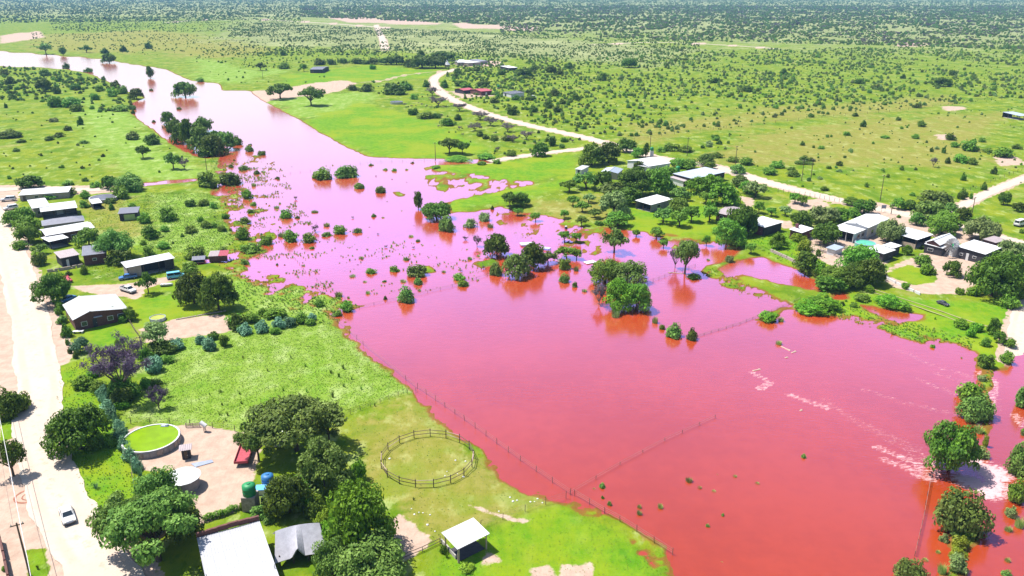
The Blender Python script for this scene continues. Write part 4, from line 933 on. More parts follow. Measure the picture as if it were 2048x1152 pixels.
# near meadow hedge (zoom 400,560,500)
k3 = 500 / 1920
zoomed(400, 560, k3, [
    ('shrub', 'dark', 290, 375, 180, 130), ('shrub', 'blue', 350, 410, 130, 80), ('shrub', 'blue', 480, 395, 130, 90), ('shrub', 'blue', 610, 365, 130, 90), ('shrub', 'blue', 690, 350, 130, 80), ('shrub', 'green', 580, 410, 100, 50), ('shrub', 'green', 780, 325, 120, 80), ('shrub', 'blue', 860, 305, 90, 60), ('shrub', 'green', 850, 340, 100, 50), ('shrub', 'green', 400, 320, 150, 70), ('shrub', 'bright', 560, 280, 200, 70), ('shrub', 'bright', 480, 270, 100, 66), ('shrub', 'green', 1050, 270, 100, 46), ('shrub', 'blue', 70, 530, 130, 100), ('shrub', 'dark', 110, 450, 100, 66), ('shrub', 'green', 185, 505, 70, 90),
    ('blades', 'meadow', 700, 600, 40, 30), ('blades', 'meadow', 520, 700, 40, 30), ('blades', 'meadow', 330, 600, 40, 30), ('blades', 'bright', 640, 850, 40, 30), ('blades', 'bright', 820, 860, 40, 28), ('blades', 'dark', 1100, 682, 46, 44), ('blades', 'dark', 1005, 714, 56, 36), ('blades', 'dark', 1068, 745, 50, 40), ('blades', 'dark', 1105, 820, 36, 34), ('blades', 'dark', 1020, 900, 60, 50), ('blades', 'dark', 150, 1034, 44, 34), ('blades', 'dark', 212, 1040, 44, 36), ('blades', 'green', 195, 1078, 36, 30), ('blades', 'green', 1240, 840, 44, 26), ('blades', 'green', 810, 665, 50, 26), ('blades', 'dark', 305, 876, 40, 22), ('blades', 'green', 1165, 765, 44, 30), ('blades', 'dark', 170, 960, 34, 24), ('blades', 'green', 320, 950, 44, 26), ('blades', 'dark', 960, 940, 30, 20), ('blades', 'green', 155, 860, 70, 24), ('blades', 'green', 75, 880, 30, 20),
])
# foreground left (zoom 0,770,400)
k4 = 400 / 1206
for i in range(24):      # blue agave hedge running down from the purple tree
    f = i / 23.0
    plant('blades' if i % 3 else 'shrub', 'blue', (625 + 210 * f + rnd.uniform(-14, 14)) * k4, 770 + (80 + 470 * f) * k4, rnd.uniform(78, 110) * k4, rnd.uniform(60, 84) * k4, 'blue grey spiky plant in the agave hedge beside the grass verge', 'plants of the agave hedge', 'agave')
zoomed(0, 770, k4, [
    ('broad', 'dark', 490, 385, 350, 280, G('rounded dark green tree between the dirt road and the agave hedge')), ('shrub', 'green', 580, 375, 120, 60), ('shrub', 'green', 675, 365, 70, 60), ('light', 'dark', 82, 548, 220, 215, G('thin umbrella tree on the bare verge casting a round shadow')), ('blades', 'blue', 580, 625, 66, 40), ('blades', 'dark', 230, 1110, 40, 26), ('shrub', 'green', 30, 1120, 40, 30),
    ('broad', 'olive', 960, 730, 290, 230, G('olive tree partly covering the round white roofed tank')), ('acacia', 'olive', 780, 960, 340, 300, G('spreading olive thorn tree on the verge above the dirt road')), ('acacia', 'olive', 960, 1060, 520, 370, G('wide olive thorn tree at the corner of the large white roof')), ('broad', 'olive', 1060, 940, 300, 230),
])
k5 = 500 / 1636
zoomed(200, 800, k5, [
    ('acacia', 'olive', 1290, 330, 540, 320, G('wide olive thorn tree shading the parked vehicles in the yard')), ('acacia', 'olive', 1040, 400, 240, 250), ('broad', 'olive', 1460, 560, 400, 300, G('rounded olive tree behind the yellow shrubs')), ('acacia', 'olive', 1500, 270, 200, 170),
    ('broad', 'dark', 1240, 730, 330, 260, G('dark leafy tree behind the green water tank')), ('broad', 'yellow', 1410, 720, 110, 100), ('broad', 'yellow', 1470, 830, 110, 110), ('broad', 'green', 1290, 690, 180, 170), ('shrub', 'olive', 1060, 760, 150, 80), ('shrub', 'blue', 1095, 690, 90, 80), ('shrub', 'green', 1420, 620, 130, 160), ('shrub', 'dark', 1390, 770, 120, 110), ('shrub', 'olive', 1110, 800, 90, 46), ('shrub', 'yellow', 1240, 650, 60, 60), ('shrub', 'yellow', 1195, 745, 50, 50), ('shrub', 'green', 935, 715, 60, 46),
    ('shrub', 'green', 75, 300, 90, 60),
])
zoomed(600, 800, k5, [
    ('broad', 'bright', 400, 965, 450, 440, G('large bright green feathery tree beside the horse paddock')), ('shrub', 'bright', 385, 530, 130, 150), ('broad', 'olive', 470, 1190, 520, 260, G('olive tree in front of the grey curved roof')), ('broad', 'olive', 210, 1140, 260, 230, G('yellowish olive tree beside the grey curved roof')), ('broad', 'bright', 260, 930, 200, 200), ('blades', 'dark', 745, 655, 34, 16), ('shrub', 'green', 940, 1000, 60, 60), ('blades', 'green', 960, 1030, 60, 40), ('shrub', 'yellow', 1090, 1110, 120, 40), ('blades', 'green', 490, 40, 30, 26),
])
# right field bushes (zoom 1348,0,700)
zoomed(1348, 0, 700 / 2047, [
    ('broad', 'dark', 1560, 505, 80, 60), ('shrub', 'dark', 1108, 742, 40, 46), ('shrub', 'dark', 1615, 818, 70, 44), ('shrub', 'green', 1730, 880, 130, 74), ('shrub', 'green', 1920, 915, 140, 60), ('shrub', 'green', 1680, 950, 110, 52), ('shrub', 'green', 1745, 962, 66, 44), ('shrub', 'dark', 1600, 955, 40, 40), ('shrub', 'dark', 1505, 888, 26, 32), ('shrub', 'dark', 1577, 895, 32, 44), ('shrub', 'green', 1445, 740, 60, 40), ('shrub', 'dark', 1310, 704, 40, 24), ('shrub', 'green', 1010, 792, 50, 26), ('shrub', 'dark', 750, 850, 36, 28), ('shrub', 'green', 1235, 808, 60, 18), ('shrub', 'dark', 965, 968, 44, 30), ('shrub', 'green', 1410, 810, 50, 30), ('bare', 'grey', 1515, 978, 50, 56), ('shrub', 'dark', 1872, 1018, 40, 50), ('shrub', 'dark', 1690, 1055, 40, 50), ('shrub', 'dark', 1810, 1110, 44, 50), ('shrub', 'dark', 1685, 1150, 60, 50), ('shrub', 'green', 1800, 830, 50, 30), ('shrub', 'dark', 760, 940, 70, 34), ('shrub', 'dark', 800, 944, 50, 26), ('shrub', 'green', 1830, 890, 70, 30), ('shrub', 'green', 1640, 860, 60, 34), ('shrub', 'dark', 2000, 870, 60, 30), ('shrub', 'green', 560, 1020, 90, 46), ('shrub', 'green', 690, 1030, 80, 40), ('shrub', 'green', 420, 960, 110, 46), ('shrub', 'green', 600, 980, 90, 40), ('shrub', 'green', 875, 1115, 46, 30), ('shrub', 'dark', 240, 812, 60, 34), ('shrub', 'dark', 265, 842, 40, 26), ('shrub', 'pale', 205, 858, 50, 30), ('shrub', 'dark', 1420, 630, 60, 30), ('shrub', 'dark', 1060, 680, 46, 24), ('shrub', 'dark', 800, 685, 46, 26), ('shrub', 'dark', 430, 535, 80, 40), ('shrub', 'dark', 640, 435, 56, 40), ('shrub', 'dark', 240, 485, 60, 36), ('shrub', 'dark', 1340, 460, 36, 32), ('shrub', 'dark', 1630, 440, 60, 36), ('shrub', 'dark', 1080, 490, 60, 34), ('shrub', 'dark', 1190, 520, 50, 30), ('shrub', 'green', 1330, 995, 30, 30), ('shrub', 'green', 1220, 1000, 26, 20), ('shrub', 'green', 860, 870, 46, 20),
])

# wild bush filling: polygon (px), count per 1000 px of picture area is turned into plants per hectare by hand
ZONES = [   # polygon px, plants per hectare, width range m, kinds, colours
    ([(900, 115), (1400, 100), (2100, 90), (2100, 195), (1700, 225), (1430, 262), (1240, 275), (1180, 268), (1060, 245), (930, 200), (880, 150)], 95, (0.9, 3.8), ('shrub',), ('olive', 'green', 'pale', 'olive')),
    ([(480, 45), (900, 62), (1400, 85), (1400, 105), (900, 118), (740, 110), (500, 112), (440, 92)], 110, (1.3, 3.2), ('shrub',), ('olive', 'far', 'dark')),
    ([(60, 66), (440, 70), (500, 112), (300, 110), (60, 96)], 42, (1.3, 3.0), ('shrub',), ('olive', 'far')),
    ([(400, 95), (740, 105), (860, 120), (700, 130), (500, 138), (380, 118)], 45, (1.4, 3.2), ('shrub',), ('olive', 'green')),
    ([(-500, -8), (2600, -8), (2600, 12), (-500, 12)], 26, (4.0, 9.0), ('shrub',), ('far',)),
    ([(-500, 12), (600, 12), (600, 40), (100, 45), (-500, 60)], 34, (3.0, 7.0), ('shrub',), ('far', 'dark')),
    ([(600, 12), (2600, 12), (2600, 60), (1300, 60), (1000, 50), (600, 34)], 66, (3.5, 8.5), ('shrub', 'shrub', 'shrub', 'shrub', 'bare'), ('far', 'dark', 'olive', 'far')),
    ([(1000, 50), (1300, 60), (2600, 60), (2300, 110), (1800, 92), (1350, 82), (1000, 66)], 100, (2.2, 6.0), ('shrub', 'shrub', 'shrub', 'bare'), ('far', 'dark', 'olive', 'green')),
    ([(100, 32), (620, 40), (560, 62), (200, 66), (100, 60)], 60, (1.6, 3.4), ('shrub',), ('far', 'olive')),
    ([(0, 135), (130, 140), (220, 168), (270, 190), (260, 220), (200, 225), (100, 205), (0, 200)], 95, (1.6, 4.8), ('shrub',), ('green', 'olive', 'dark')),
    ([(0, 200), (260, 225), (330, 290), (420, 345), (380, 372), (0, 368)], 22, (1.0, 2.6), ('shrub',), ('green', 'olive', 'dark')),
    ([(860, 200), (940, 225), (1050, 250), (1180, 282), (1150, 300), (1000, 315), (900, 270), (800, 210)], 130, (1.2, 3.2), ('shrub', 'bare', 'shrub'), ('olive', 'grey', 'dark')),
    ([(720, 165), (870, 155), (880, 190), (830, 205), (740, 185)], 60, (1.5, 3.5), ('shrub',), ('dark', 'green')),
    ([(915, 140), (1150, 130), (1200, 265), (1080, 245), (950, 205), (900, 165)], 75, (1.4, 3.8), ('shrub',), ('dark', 'green', 'olive')),
    ([(1300, 300), (1500, 262), (2060, 205), (2060, 380), (1850, 400), (1600, 360), (1450, 325)], 26, (0.8, 2.2), ('shrub',), ('green', 'olive', 'pale')),
    ([(1330, 315), (1500, 300), (1720, 390), (1600, 375), (1440, 330)], 60, (0.9, 2.3), ('shrub',), ('green', 'bright')),
    ([(380, 112), (560, 135), (700, 150), (560, 175), (430, 160)], 40, (1.2, 3.0), ('shrub',), ('green', 'bright')),
    ([(290, 385), (430, 385), (470, 460), (500, 490), (430, 515), (300, 500)], 55, (0.8, 2.2), ('shrub',), ('green', 'olive')),
    ([(420, 320), (560, 330), (560, 480), (470, 500), (450, 420)], 70, (0.5, 1.8), ('shrub', 'blades'), ('green', 'olive')),
    ([(430, 320), (700, 330), (980, 400), (980, 560), (700, 600), (520, 560), (560, 420)], 24, (0.4, 1.3), ('shrub', 'bare'), ('olive', 'green', 'grey')),
    ([(1170, 440), (1440, 480), (1440, 550), (1200, 500)], 20, (0.5, 1.3), ('shrub',), ('olive',)),
    ([(1640, 590), (1900, 600), (2040, 640), (2030, 730), (1960, 730), (1700, 640)], 120, (0.7, 2.0), ('shrub', 'blades'), ('bright', 'green')),
    ([(1440, 550), (1600, 585), (1580, 605), (1480, 580)], 160, (0.5, 1.3), ('blades', 'shrub'), ('bright', 'green')),
    ([(110, 740), (200, 750), (255, 900), (290, 1000), (200, 1040), (140, 940)], 70, (0.5, 1.2), ('blades', 'shrub'), ('bright', 'green')),
    ([(450, 300), (480, 280), (560, 300), (560, 330), (480, 340)], 120, (0.7, 2.0), ('shrub',), ('dark', 'olive')),
]
rz = np.random.default_rng(3)
DENS = {0: 4.6, 1: 3.4, 2: 2.2, 3: 2.2, 4: 1.6, 5: 1.9, 6: 1.9, 7: 2.5, 8: 2.0, 9: 3.6, 10: 2.0, 11: 1.5, 13: 2.6, 14: 3.6, 15: 1.6, 17: 1.8, 18: 4.0, 19: 3.6}
BUILT = []     # footprints kept free of random bushes, filled below (px polygons)
for zi, (poly, dens, (w0, w1), kinds, cols) in enumerate(ZONES):
    dens = dens * DENS.get(zi, 1.0)
    W = at_np(poly)
    lo, hi = W.min(0), W.max(0)
    n = int(np.prod(hi - lo) / 1e4 * dens)
    n = min(n, 90000)
    X = rz.uniform(lo[0], hi[0], n); Y = rz.uniform(lo[1], hi[1], n)
    ok = (sdist(X, Y, W) > 0) & (0.6 * fbm(X / 40.0, Y / 60.0, 40 + zi, 3) + 0.4 * fbm(X / 11.0, Y / 16.0, 80 + zi, 3) > 0.37 + 0.19 * rz.random(n))
    for pts, w, nm in ROADS:
        if nm == 'road': ok &= ldist(X, Y, at_np(pts), 30) > w * 0.5 + 1.2
    X, Y = X[ok], Y[ok]
    Hh = ground_h(X, Y)
    for x, y, h in zip(X, Y, Hh):
        w = (w0 + (w1 - w0) * rz.random() ** 2.4) * (1.5 if rz.random() < 0.05 else 1.0)
        py = 576 + F * math.tan(math.atan2(CAMH - LAND, y) - PITCH)
        kind = kinds[int(rz.integers(len(kinds)))]; col = cols[int(rz.integers(len(cols)))]
        if kind == 'bare': col = 'grey'
        if col == 'grey' and kind != 'bare': col = 'olive'
        PLANTS.append(dict(kind=kind, col=col, x=float(x), y=float(y), z=max(float(h), -0.2), w=w, h=w * (0.62 + 0.3 * rz.random()) * (0.9 if w < 4 else 0.75), app=w * px_per_m(py), label=None, group=None, name=None, wet=h < 0.04, far=y > 330, wild=zi))
print('plants', len(PLANTS))

# ------------------------------------------------------------------ plants: one object each for the largest, the rest as stuff
COLW = {'dark': 'dark green', 'olive': 'olive', 'green': 'mid green', 'bright': 'bright green', 'pale': 'pale grey green', 'yellow': 'yellow green', 'grey': 'bare grey', 'purple': 'purple grey', 'blue': 'bluish green', 'far': 'dusky green', 'meadow': 'pale straw green'}
KINDN = {'acacia': ('thorn_tree', 'umbrella shaped tree', 'tree'), 'broad': ('leafy_tree', 'full crowned tree', 'tree'), 'light': ('small_tree', 'small loose tree', 'tree'), 'willow': ('drooping_tree', 'drooping tree', 'tree'), 'tall': ('upright_tree', 'upright tree', 'tree'), 'bare': ('bare_tree', 'twiggy tree', 'tree'), 'shrub': ('shrub', 'shrub', 'shrub'), 'blades': ('grass_tussock', 'grass tussock', 'tussock'), 'reed': ('reedy_shrub', 'reedy shrub', 'shrub')}

MARKS = [(x, y, t) for x, y, t in [
    (60, 380, 'beside the long low shed'), (110, 425, 'beside the dark verandah house'), (130, 465, 'beside the broad white roof'), (160, 520, 'beside the brown walled house'), (300, 540, 'behind the machinery shed'), (200, 625, 'beside the brick house'), (330, 610, 'on the bright lawn'), (400, 660, 'along the bare vegetable plot'), (250, 760, 'under the big bare purple tree'), (255, 430, 'around the lime fronted shed'), (206, 395, 'near the grey reservoir'), (360, 450, 'in the pale grass between village and flood'), (435, 510, 'near the red and white shack'),
    (300, 870, 'beside the green reservoir'), (370, 955, 'beside the white roofed tank'), (500, 990, 'beside the green tank tower'), (600, 1060, 'beside the grey curved roof'), (640, 930, 'between the yard and paddock'), (330, 1080, 'beside the large white roof'), (850, 920, 'near the round pen'), (560, 740, 'in the pale green meadow'), (560, 640, 'in the meadow hedge'), (930, 1080, 'beside the open field shed'), (40, 820, 'inside the dirt road bend'), (170, 900, 'on the grass verge of the dirt road'),
    (1160, 335, 'near the tiny white hut'), (1220, 300, 'at the fork of the farm road'), (1310, 320, 'around the white gabled house'), (1410, 345, 'around the large blue roofed house'), (1310, 400, 'around the verandah house above the flood'), (1200, 420, 'in the orchard above the flood'), (1450, 420, 'around the pinkish gable roof'), (1530, 450, 'beside the maroon garage'), (1610, 460, 'beside the maroon chimney'), (1560, 390, 'along the row of dark posts'), (1720, 450, 'beside the columned verandah'), (1660, 500, 'near the blue covered shed'), (1770, 520, 'beside the white flat roofed outbuildings'), (1840, 440, 'behind the carport'), (1890, 490, 'beside the windmill'), (1980, 500, 'beside the long white house'), (1820, 560, 'around the windmill lawn'), (1900, 620, 'around the dark car wreck'), (1600, 580, 'around the square flooded garden'), (1700, 600, 'on the green spit'), (1980, 700, 'where the pale road enters the flood'),
    (1960, 830, 'on the foaming embankment'), (2030, 950, 'in the flooded road'), (1930, 1080, 'below the spillway'), (1250, 620, 'by the flooded tree island'), (1060, 520, 'by the drowned sheds'), (1370, 530, 'by the tall open thorn tree'), (1230, 490, 'by the open crowned flood tree'), (1400, 660, 'by the brush lined fence'), (900, 430, 'by the row of rounded bushes'), (860, 550, 'along the flooded wire fence'), (640, 540, 'by the line of pale posts'), (520, 440, 'in the shallows of the village bank'), (460, 340, 'at the drowned village track'), (700, 345, 'around the two mid flood bushes'), (920, 350, 'in the green strip shallows'), (400, 270, 'in the flooded thicket'), (1300, 980, 'on the open flood off the green corner'), (1480, 720, 'among the drifting planks'),
    (560, 185, 'on the bare sandy field'), (640, 200, 'on the pale riverside meadow'), (760, 250, 'beside the hay field'), (900, 295, 'at the wide umbrella thorn tree'), (830, 180, 'in the dark scrub below the far farm'), (960, 240, 'in the grey scrub below the far road'), (960, 180, 'beside the red roofed house'), (870, 125, 'around the far thatched hut'), (1030, 140, 'beyond the far farmyard'), (630, 140, 'near the dark barn'), (1100, 220, 'in the bush across the far road'), (1400, 290, 'in the scrub above the blue roofed house'), (1600, 350, 'around the twin power poles'), (1850, 300, 'on the fenced field'), (1960, 310, 'around the red bare patch of the fenced field'), (1950, 400, 'along the sandy track'), (1700, 190, 'in the bush beyond the field fence'), (1400, 180, 'in the wide central bush'), (1400, 60, 'in the hazy far bush'), (1900, 60, 'in the hazy bush beyond the fenced field'), (60, 170, 'on the bushy near river bank'), (200, 180, 'on the bushy river bend'), (100, 260, 'on the open river meadow'), (300, 300, 'on the meadow opposite the thicket'), (200, 355, 'behind the long low shed'), (200, 100, 'on the far bank of the upper river'), (300, 120, 'at the upper river'), (450, 110, 'on the brown slope beyond the river'), (500, 60, 'in the hazy bush beyond the brown slope'), (150, 20, 'in the hazy bush by the far pale track')]]
MXY = at_np([(x, y) for x, y, t in MARKS])
def place_of(p):
    d = (MXY[:, 0] - p['x']) ** 2 + (MXY[:, 1] - p['y']) ** 2
    d = d / (1 + MXY[:, 1] ** 2)
    t = MARKS[int(np.argmin(d))][2]
    return ('standing in floodwater ' + t) if p['wet'] else t
def size_of(p):
    if p['kind'] in ('shrub', 'blades', 'reed'):
        w = p['w']; return 'tiny' if w < 1.1 else 'small' if w < 1.9 else 'medium' if w < 3.0 else 'large' if w < 5 else 'very large'
    h = p['h']; return 'low' if h < 2.4 else 'short' if h < 3.6 else 'middling' if h < 5.2 else 'tall' if h < 7.5 else 'very tall'

for p in PLANTS:      # wispy upright growth in the flood
    if p['kind'] == 'shrub' and p['wet'] and p['w'] < 3.6 and p['col'] in ('olive', 'green', 'pale') and p['y'] < 420 and not p['label'] and rnd.random() < 0.75:
        p['kind'] = 'reed'; p['col'] = {'olive': 'meadow', 'green': 'pale', 'pale': 'meadow'}[p['col']]; p['h'] *= 0.95; p['w'] *= 0.9
PLANTS.sort(key=lambda p: -p['app'])
count = {'tree': 0, 'shrub': 0, 'tussock': 0}
LIMIT = {'tree': 290, 'shrub': 290, 'tussock': 60}
stuff = []
for p in PLANTS:
    nm, word, cat = KINDN[p['kind']]
    if p['label'] is None and count[cat] >= LIMIT[cat]:
        stuff.append(p); continue
    count[cat] += 1
    lod = 0 if p['app'] > 58 else (1 if p['app'] > 17 else 2)
    tr, cr = proto(p['kind'], p['col'], lod, rnd.randrange(3) if lod else rnd.randrange(2))
    sc = (p['w'] / 2, p['w'] / 2 * rnd.uniform(0.88, 1.1), p['h'])
    rzv = rnd.random() * 6.283
    if p['label']:
        lab, grp = p['label'], p['group']
    else:
        pl = place_of(p)
        sz = size_of(p)
        lab = f"{sz} {COLW[p['col']]} {word} {pl}"; grp = f"{sz} {COLW[p['col']]} {word}s {pl}"
    if tr is None:
        o = link(p['name'] or nm, cr, None, (p['x'], p['y'], p['z'] - 0.02), rzv, sc)
    else:
        o = empty(p['name'] or nm, (p['x'], p['y'], p['z'] - 0.02), rzv)
        o.scale = sc
        link('stems' if p['kind'] == 'shrub' else 'trunk', tr, o)
        link('leaves' if p['kind'] == 'shrub' else 'crown', cr, o)
    tag(o, ' '.join(lab.split()[:16]), cat, grp)

# ------------------------------------------------------------------ scattering by geometry nodes (what nobody could count)
def scatter(name, label, cat, protos, P, S, R, I):
    """points P (n,3) with scale S (n,3), turn R (n), prototype index I (n); protos: meshes"""
    me = bpy.data.meshes.new(name)
    n = len(P)
    me.vertices.add(n); me.vertices.foreach_set('co', np.asarray(P, np.float32).ravel())
    a = me.attributes.new('size', 'FLOAT_VECTOR', 'POINT'); a.data.foreach_set('vector', np.asarray(S, np.float32).ravel())
    rot = np.zeros((n, 3), np.float32); rot[:, 2] = R
    a = me.attributes.new('turn', 'FLOAT_VECTOR', 'POINT'); a.data.foreach_set('vector', rot.ravel())
    a = me.attributes.new('pick', 'INT', 'POINT'); a.data.foreach_set('value', np.asarray(I, np.int32))
    o = link(name, me)
    ng = bpy.data.node_groups.new(name, 'GeometryNodeTree')
    ng.interface.new_socket('Geometry', in_out='INPUT', socket_type='NodeSocketGeometry')
    ng.interface.new_socket('Geometry', in_out='OUTPUT', socket_type='NodeSocketGeometry')
    N, Lk = ng.nodes, ng.links
    gi, go = N.new('NodeGroupInput'), N.new('NodeGroupOutput')
    jn = N.new('GeometryNodeJoinGeometry')
    for src in reversed(protos):
        oi = N.new('GeometryNodeObjectInfo'); oi.transform_space = 'ORIGINAL'
        oi.inputs['Object'].default_value = src; oi.inputs['As Instance'].default_value = True
        Lk.new(oi.outputs['Geometry'], jn.inputs[0])
    def named(nm, typ):
        q = N.new('GeometryNodeInputNamedAttribute'); q.data_type = typ; q.inputs['Name'].default_value = nm
        return q.outputs['Attribute']
    ip = N.new('GeometryNodeInstanceOnPoints')
    m2p = N.new('GeometryNodeMeshToPoints')
    Lk.new(gi.outputs[0], m2p.inputs['Mesh']); Lk.new(m2p.outputs[0], ip.inputs['Points'])
    Lk.new(jn.outputs[0], ip.inputs['Instance'])
    ip.inputs['Pick Instance'].default_value = True
    Lk.new(named('pick', 'INT'), ip.inputs['Instance Index'])
    Lk.new(named('turn', 'FLOAT_VECTOR'), ip.inputs['Rotation'])
    Lk.new(named('size', 'FLOAT_VECTOR'), ip.inputs['Scale'])
    Lk.new(ip.outputs[0], go.inputs[0])
    md = o.modifiers.new('scatter', 'NODES'); md.node_group = ng
    tag(o, label, cat, None, 'stuff')
    return o

def first_object(mesh):
    """an object already in the scene that shows this mesh"""
    for q in C.objects:
        if q.type == 'MESH' and q.data == mesh: return q
    return None

USERS = {}
for q in C.objects:
    if q.type == 'MESH' and q.data.name not in USERS: USERS[q.data.name] = q
def host(kind, col, lod):
    """a standing plant of that make"""
    for l in (lod, 2, 1, 0):
        for v in (0, 1, 2):
            key = (kind, col, l, v)
            if key in PROTO and PROTO[key][1].name in USERS: return USERS[PROTO[key][1].name]
    return None
pick = {}; plist = []
SP, SS, SR, SI = [], [], [], []
far_lod = {}
for p in stuff:
    key = (p['kind'] if p['kind'] != 'blades' else 'shrub', p['col'])
    if key not in pick:
        q = host(key[0], key[1], 2)
        if q is None:
            q = host('shrub', 'olive', 2)
        pick[key] = len(plist); plist.append(q)
    SP.append((p['x'], p['y'], p['z'] - 0.03)); SS.append((p['w'] / 2, p['w'] / 2, p['h'])); SR.append(rnd.random() * 6.283); SI.append(pick[key])
print('individual', count, 'stuff', len(stuff), [k for k in pick])
scatter('bushland', 'countless small bushes of the savanna running to the horizon', 'bush', plist, SP, SS, SR, SI)
# ------------------------------------------------------------------ building materials
M = {
    'roof_white': plain('white_roof_sheet', (0.52, 0.52, 0.54), 0.5, var=0.14, scale=0.8, dirt=(0.27, 0.245, 0.235), spec=0.4),
    'roof_ribbed': plain('ribbed_roof_sheet', (0.37, 0.37, 0.40), 0.5, var=0.18, scale=0.5, dirt=(0.22, 0.20, 0.20), spec=0.4),
    'roof_blue': plain('pale_blue_roof_sheet', (0.27, 0.31, 0.385), 0.45, var=0.12, scale=0.8, dirt=(0.22, 0.25, 0.29), spec=0.4),
    'roof_grey': plain('grey_roof_sheet', (0.17, 0.17, 0.21), 0.5, var=0.18, scale=0.9, dirt=(0.20, 0.17, 0.16), spec=0.35),
    'roof_pink': plain('pinkish_roof_sheet', (0.33, 0.275, 0.285), 0.6, var=0.15, scale=0.9, dirt=(0.40, 0.30, 0.28)),
    'roof_red': plain('red_roof_sheet', (0.33, 0.06, 0.085), 0.6, var=0.25, scale=0.9, dirt=(0.25, 0.09, 0.08)),
    'brick': plain('brown_brick', (0.130, 0.058, 0.050), 0.9, var=0.35, scale=2.5, bump=0.4),
    'maroon': plain('maroon_paint', (0.16, 0.055, 0.075), 0.8, var=0.25, scale=1.5),
    'cream': plain('cream_plaster', (0.34, 0.28, 0.24), 0.9, var=0.18, scale=1.0, dirt=(0.35, 0.25, 0.18)),
    'white': plain('white_paint', (0.55, 0.54, 0.55), 0.7, var=0.10, scale=1.0, dirt=(0.36, 0.31, 0.27)),
    'grey': plain('grey_plaster', (0.26, 0.24, 0.25), 0.9, var=0.25, scale=1.2, dirt=(0.17, 0.13, 0.11)),
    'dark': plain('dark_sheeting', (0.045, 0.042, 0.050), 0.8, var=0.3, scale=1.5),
    'concrete': plain('concrete', (0.36, 0.33, 0.31), 0.95, var=0.25, scale=1.2, dirt=(0.22, 0.18, 0.16), bump=0.3),
    'stone': plain('stone', (0.34, 0.27, 0.24), 0.95, var=0.4, scale=2.5, bump=0.5),
    'wood': plain('weathered_wood', (0.115, 0.080, 0.060), 0.9, var=0.4, scale=4.0, bump=0.3),
    'palewood': plain('pale_wood', (0.40, 0.30, 0.24), 0.9, var=0.3, scale=3.0),
    'glass': plain('dark_glass', (0.02, 0.03, 0.04), 0.1, var=0.1, spec=0.6),
    'steel': plain('galvanised_steel', (0.38, 0.38, 0.40), 0.4, 0.7, var=0.15),
    'carwhite': plain('white_car_paint', (0.58, 0.58, 0.59), 0.25, var=0.04, spec=0.5),
    'carblue': plain('blue_car_paint', (0.05, 0.16, 0.42), 0.3, var=0.08, spec=0.5),
    'vanblue': plain('light_blue_paint', (0.13, 0.42, 0.60), 0.35, var=0.08, spec=0.5),
    'cardark': plain('dark_car_paint', (0.05, 0.045, 0.06), 0.35, var=0.2, spec=0.4),
    'carred': plain('red_oxide_paint', (0.36, 0.055, 0.075), 0.6, var=0.2),
    'tyre': plain('tyre_rubber', (0.018, 0.018, 0.018), 0.9),
    'lamp': plain('lamp_glass', (0.6, 0.6, 0.55), 0.15),
    'redlamp': plain('red_lamp_glass', (0.4, 0.01, 0.01), 0.2),
    'greentank': plain('green_plastic', (0.020, 0.21, 0.075), 0.5, var=0.15),
    'bluetank': plain('blue_plastic', (0.03, 0.14, 0.34), 0.5, var=0.15),
    'thatch': plain('grey_thatch', (0.36, 0.35, 0.39), 0.9, var=0.18, scale=1.2, dirt=(0.25, 0.24, 0.28), bump=0.2),
    'lime': plain('lime_green_panel', (0.34, 0.44, 0.16), 0.8, var=0.2),
    'bluecover': plain('blue_cover', (0.10, 0.33, 0.62), 0.6, var=0.1),
    'tarp': plain('grey_blue_tarpaulin', (0.24, 0.27, 0.36), 0.7, var=0.2),
    'rope': plain('wire', (0.20, 0.15, 0.13), 0.7),
    'cable': plain('white_cable', (0.62, 0.60, 0.62), 0.6),
}
def pool_water(name, col, rough=0.25):
    t = NT(name)
    n = t.noise(0.5, 3, 0.5)
    t.set('Base Color', t.mix(t.ss(n, 0.3, 0.7), tuple(c * 0.8 for c in col), col)); t.set('Roughness', rough); t.set('IOR', 1.33); t.set('Specular IOR Level', 0.35)
    return t.m
M['algae'] = pool_water('algae_water', (0.170, 0.285, 0.0))
M['teal'] = pool_water('teal_pool_water', (0.10, 0.42, 0.30))
M['greywater'] = pool_water('grey_tank_water', (0.12, 0.11, 0.14))
M['yellowwater'] = pool_water('yellow_pool_water', (0.34, 0.36, 0.06))

def frame_of(A, B, Cc, h):
    a, b, c = at(*A, LAND + h), at(*B, LAND + h), at(*Cc, LAND + h)
    e = (b - a); e.z = 0
    n = Vector((-e.y, e.x, 0)).normalized()
    D = (c - b).dot(n)
    if D < 0:
        a, b = b, a; e = -e; n = -n
        D = (c - a).dot(n)
    return a, math.atan2(e.y, e.x), e.length, D

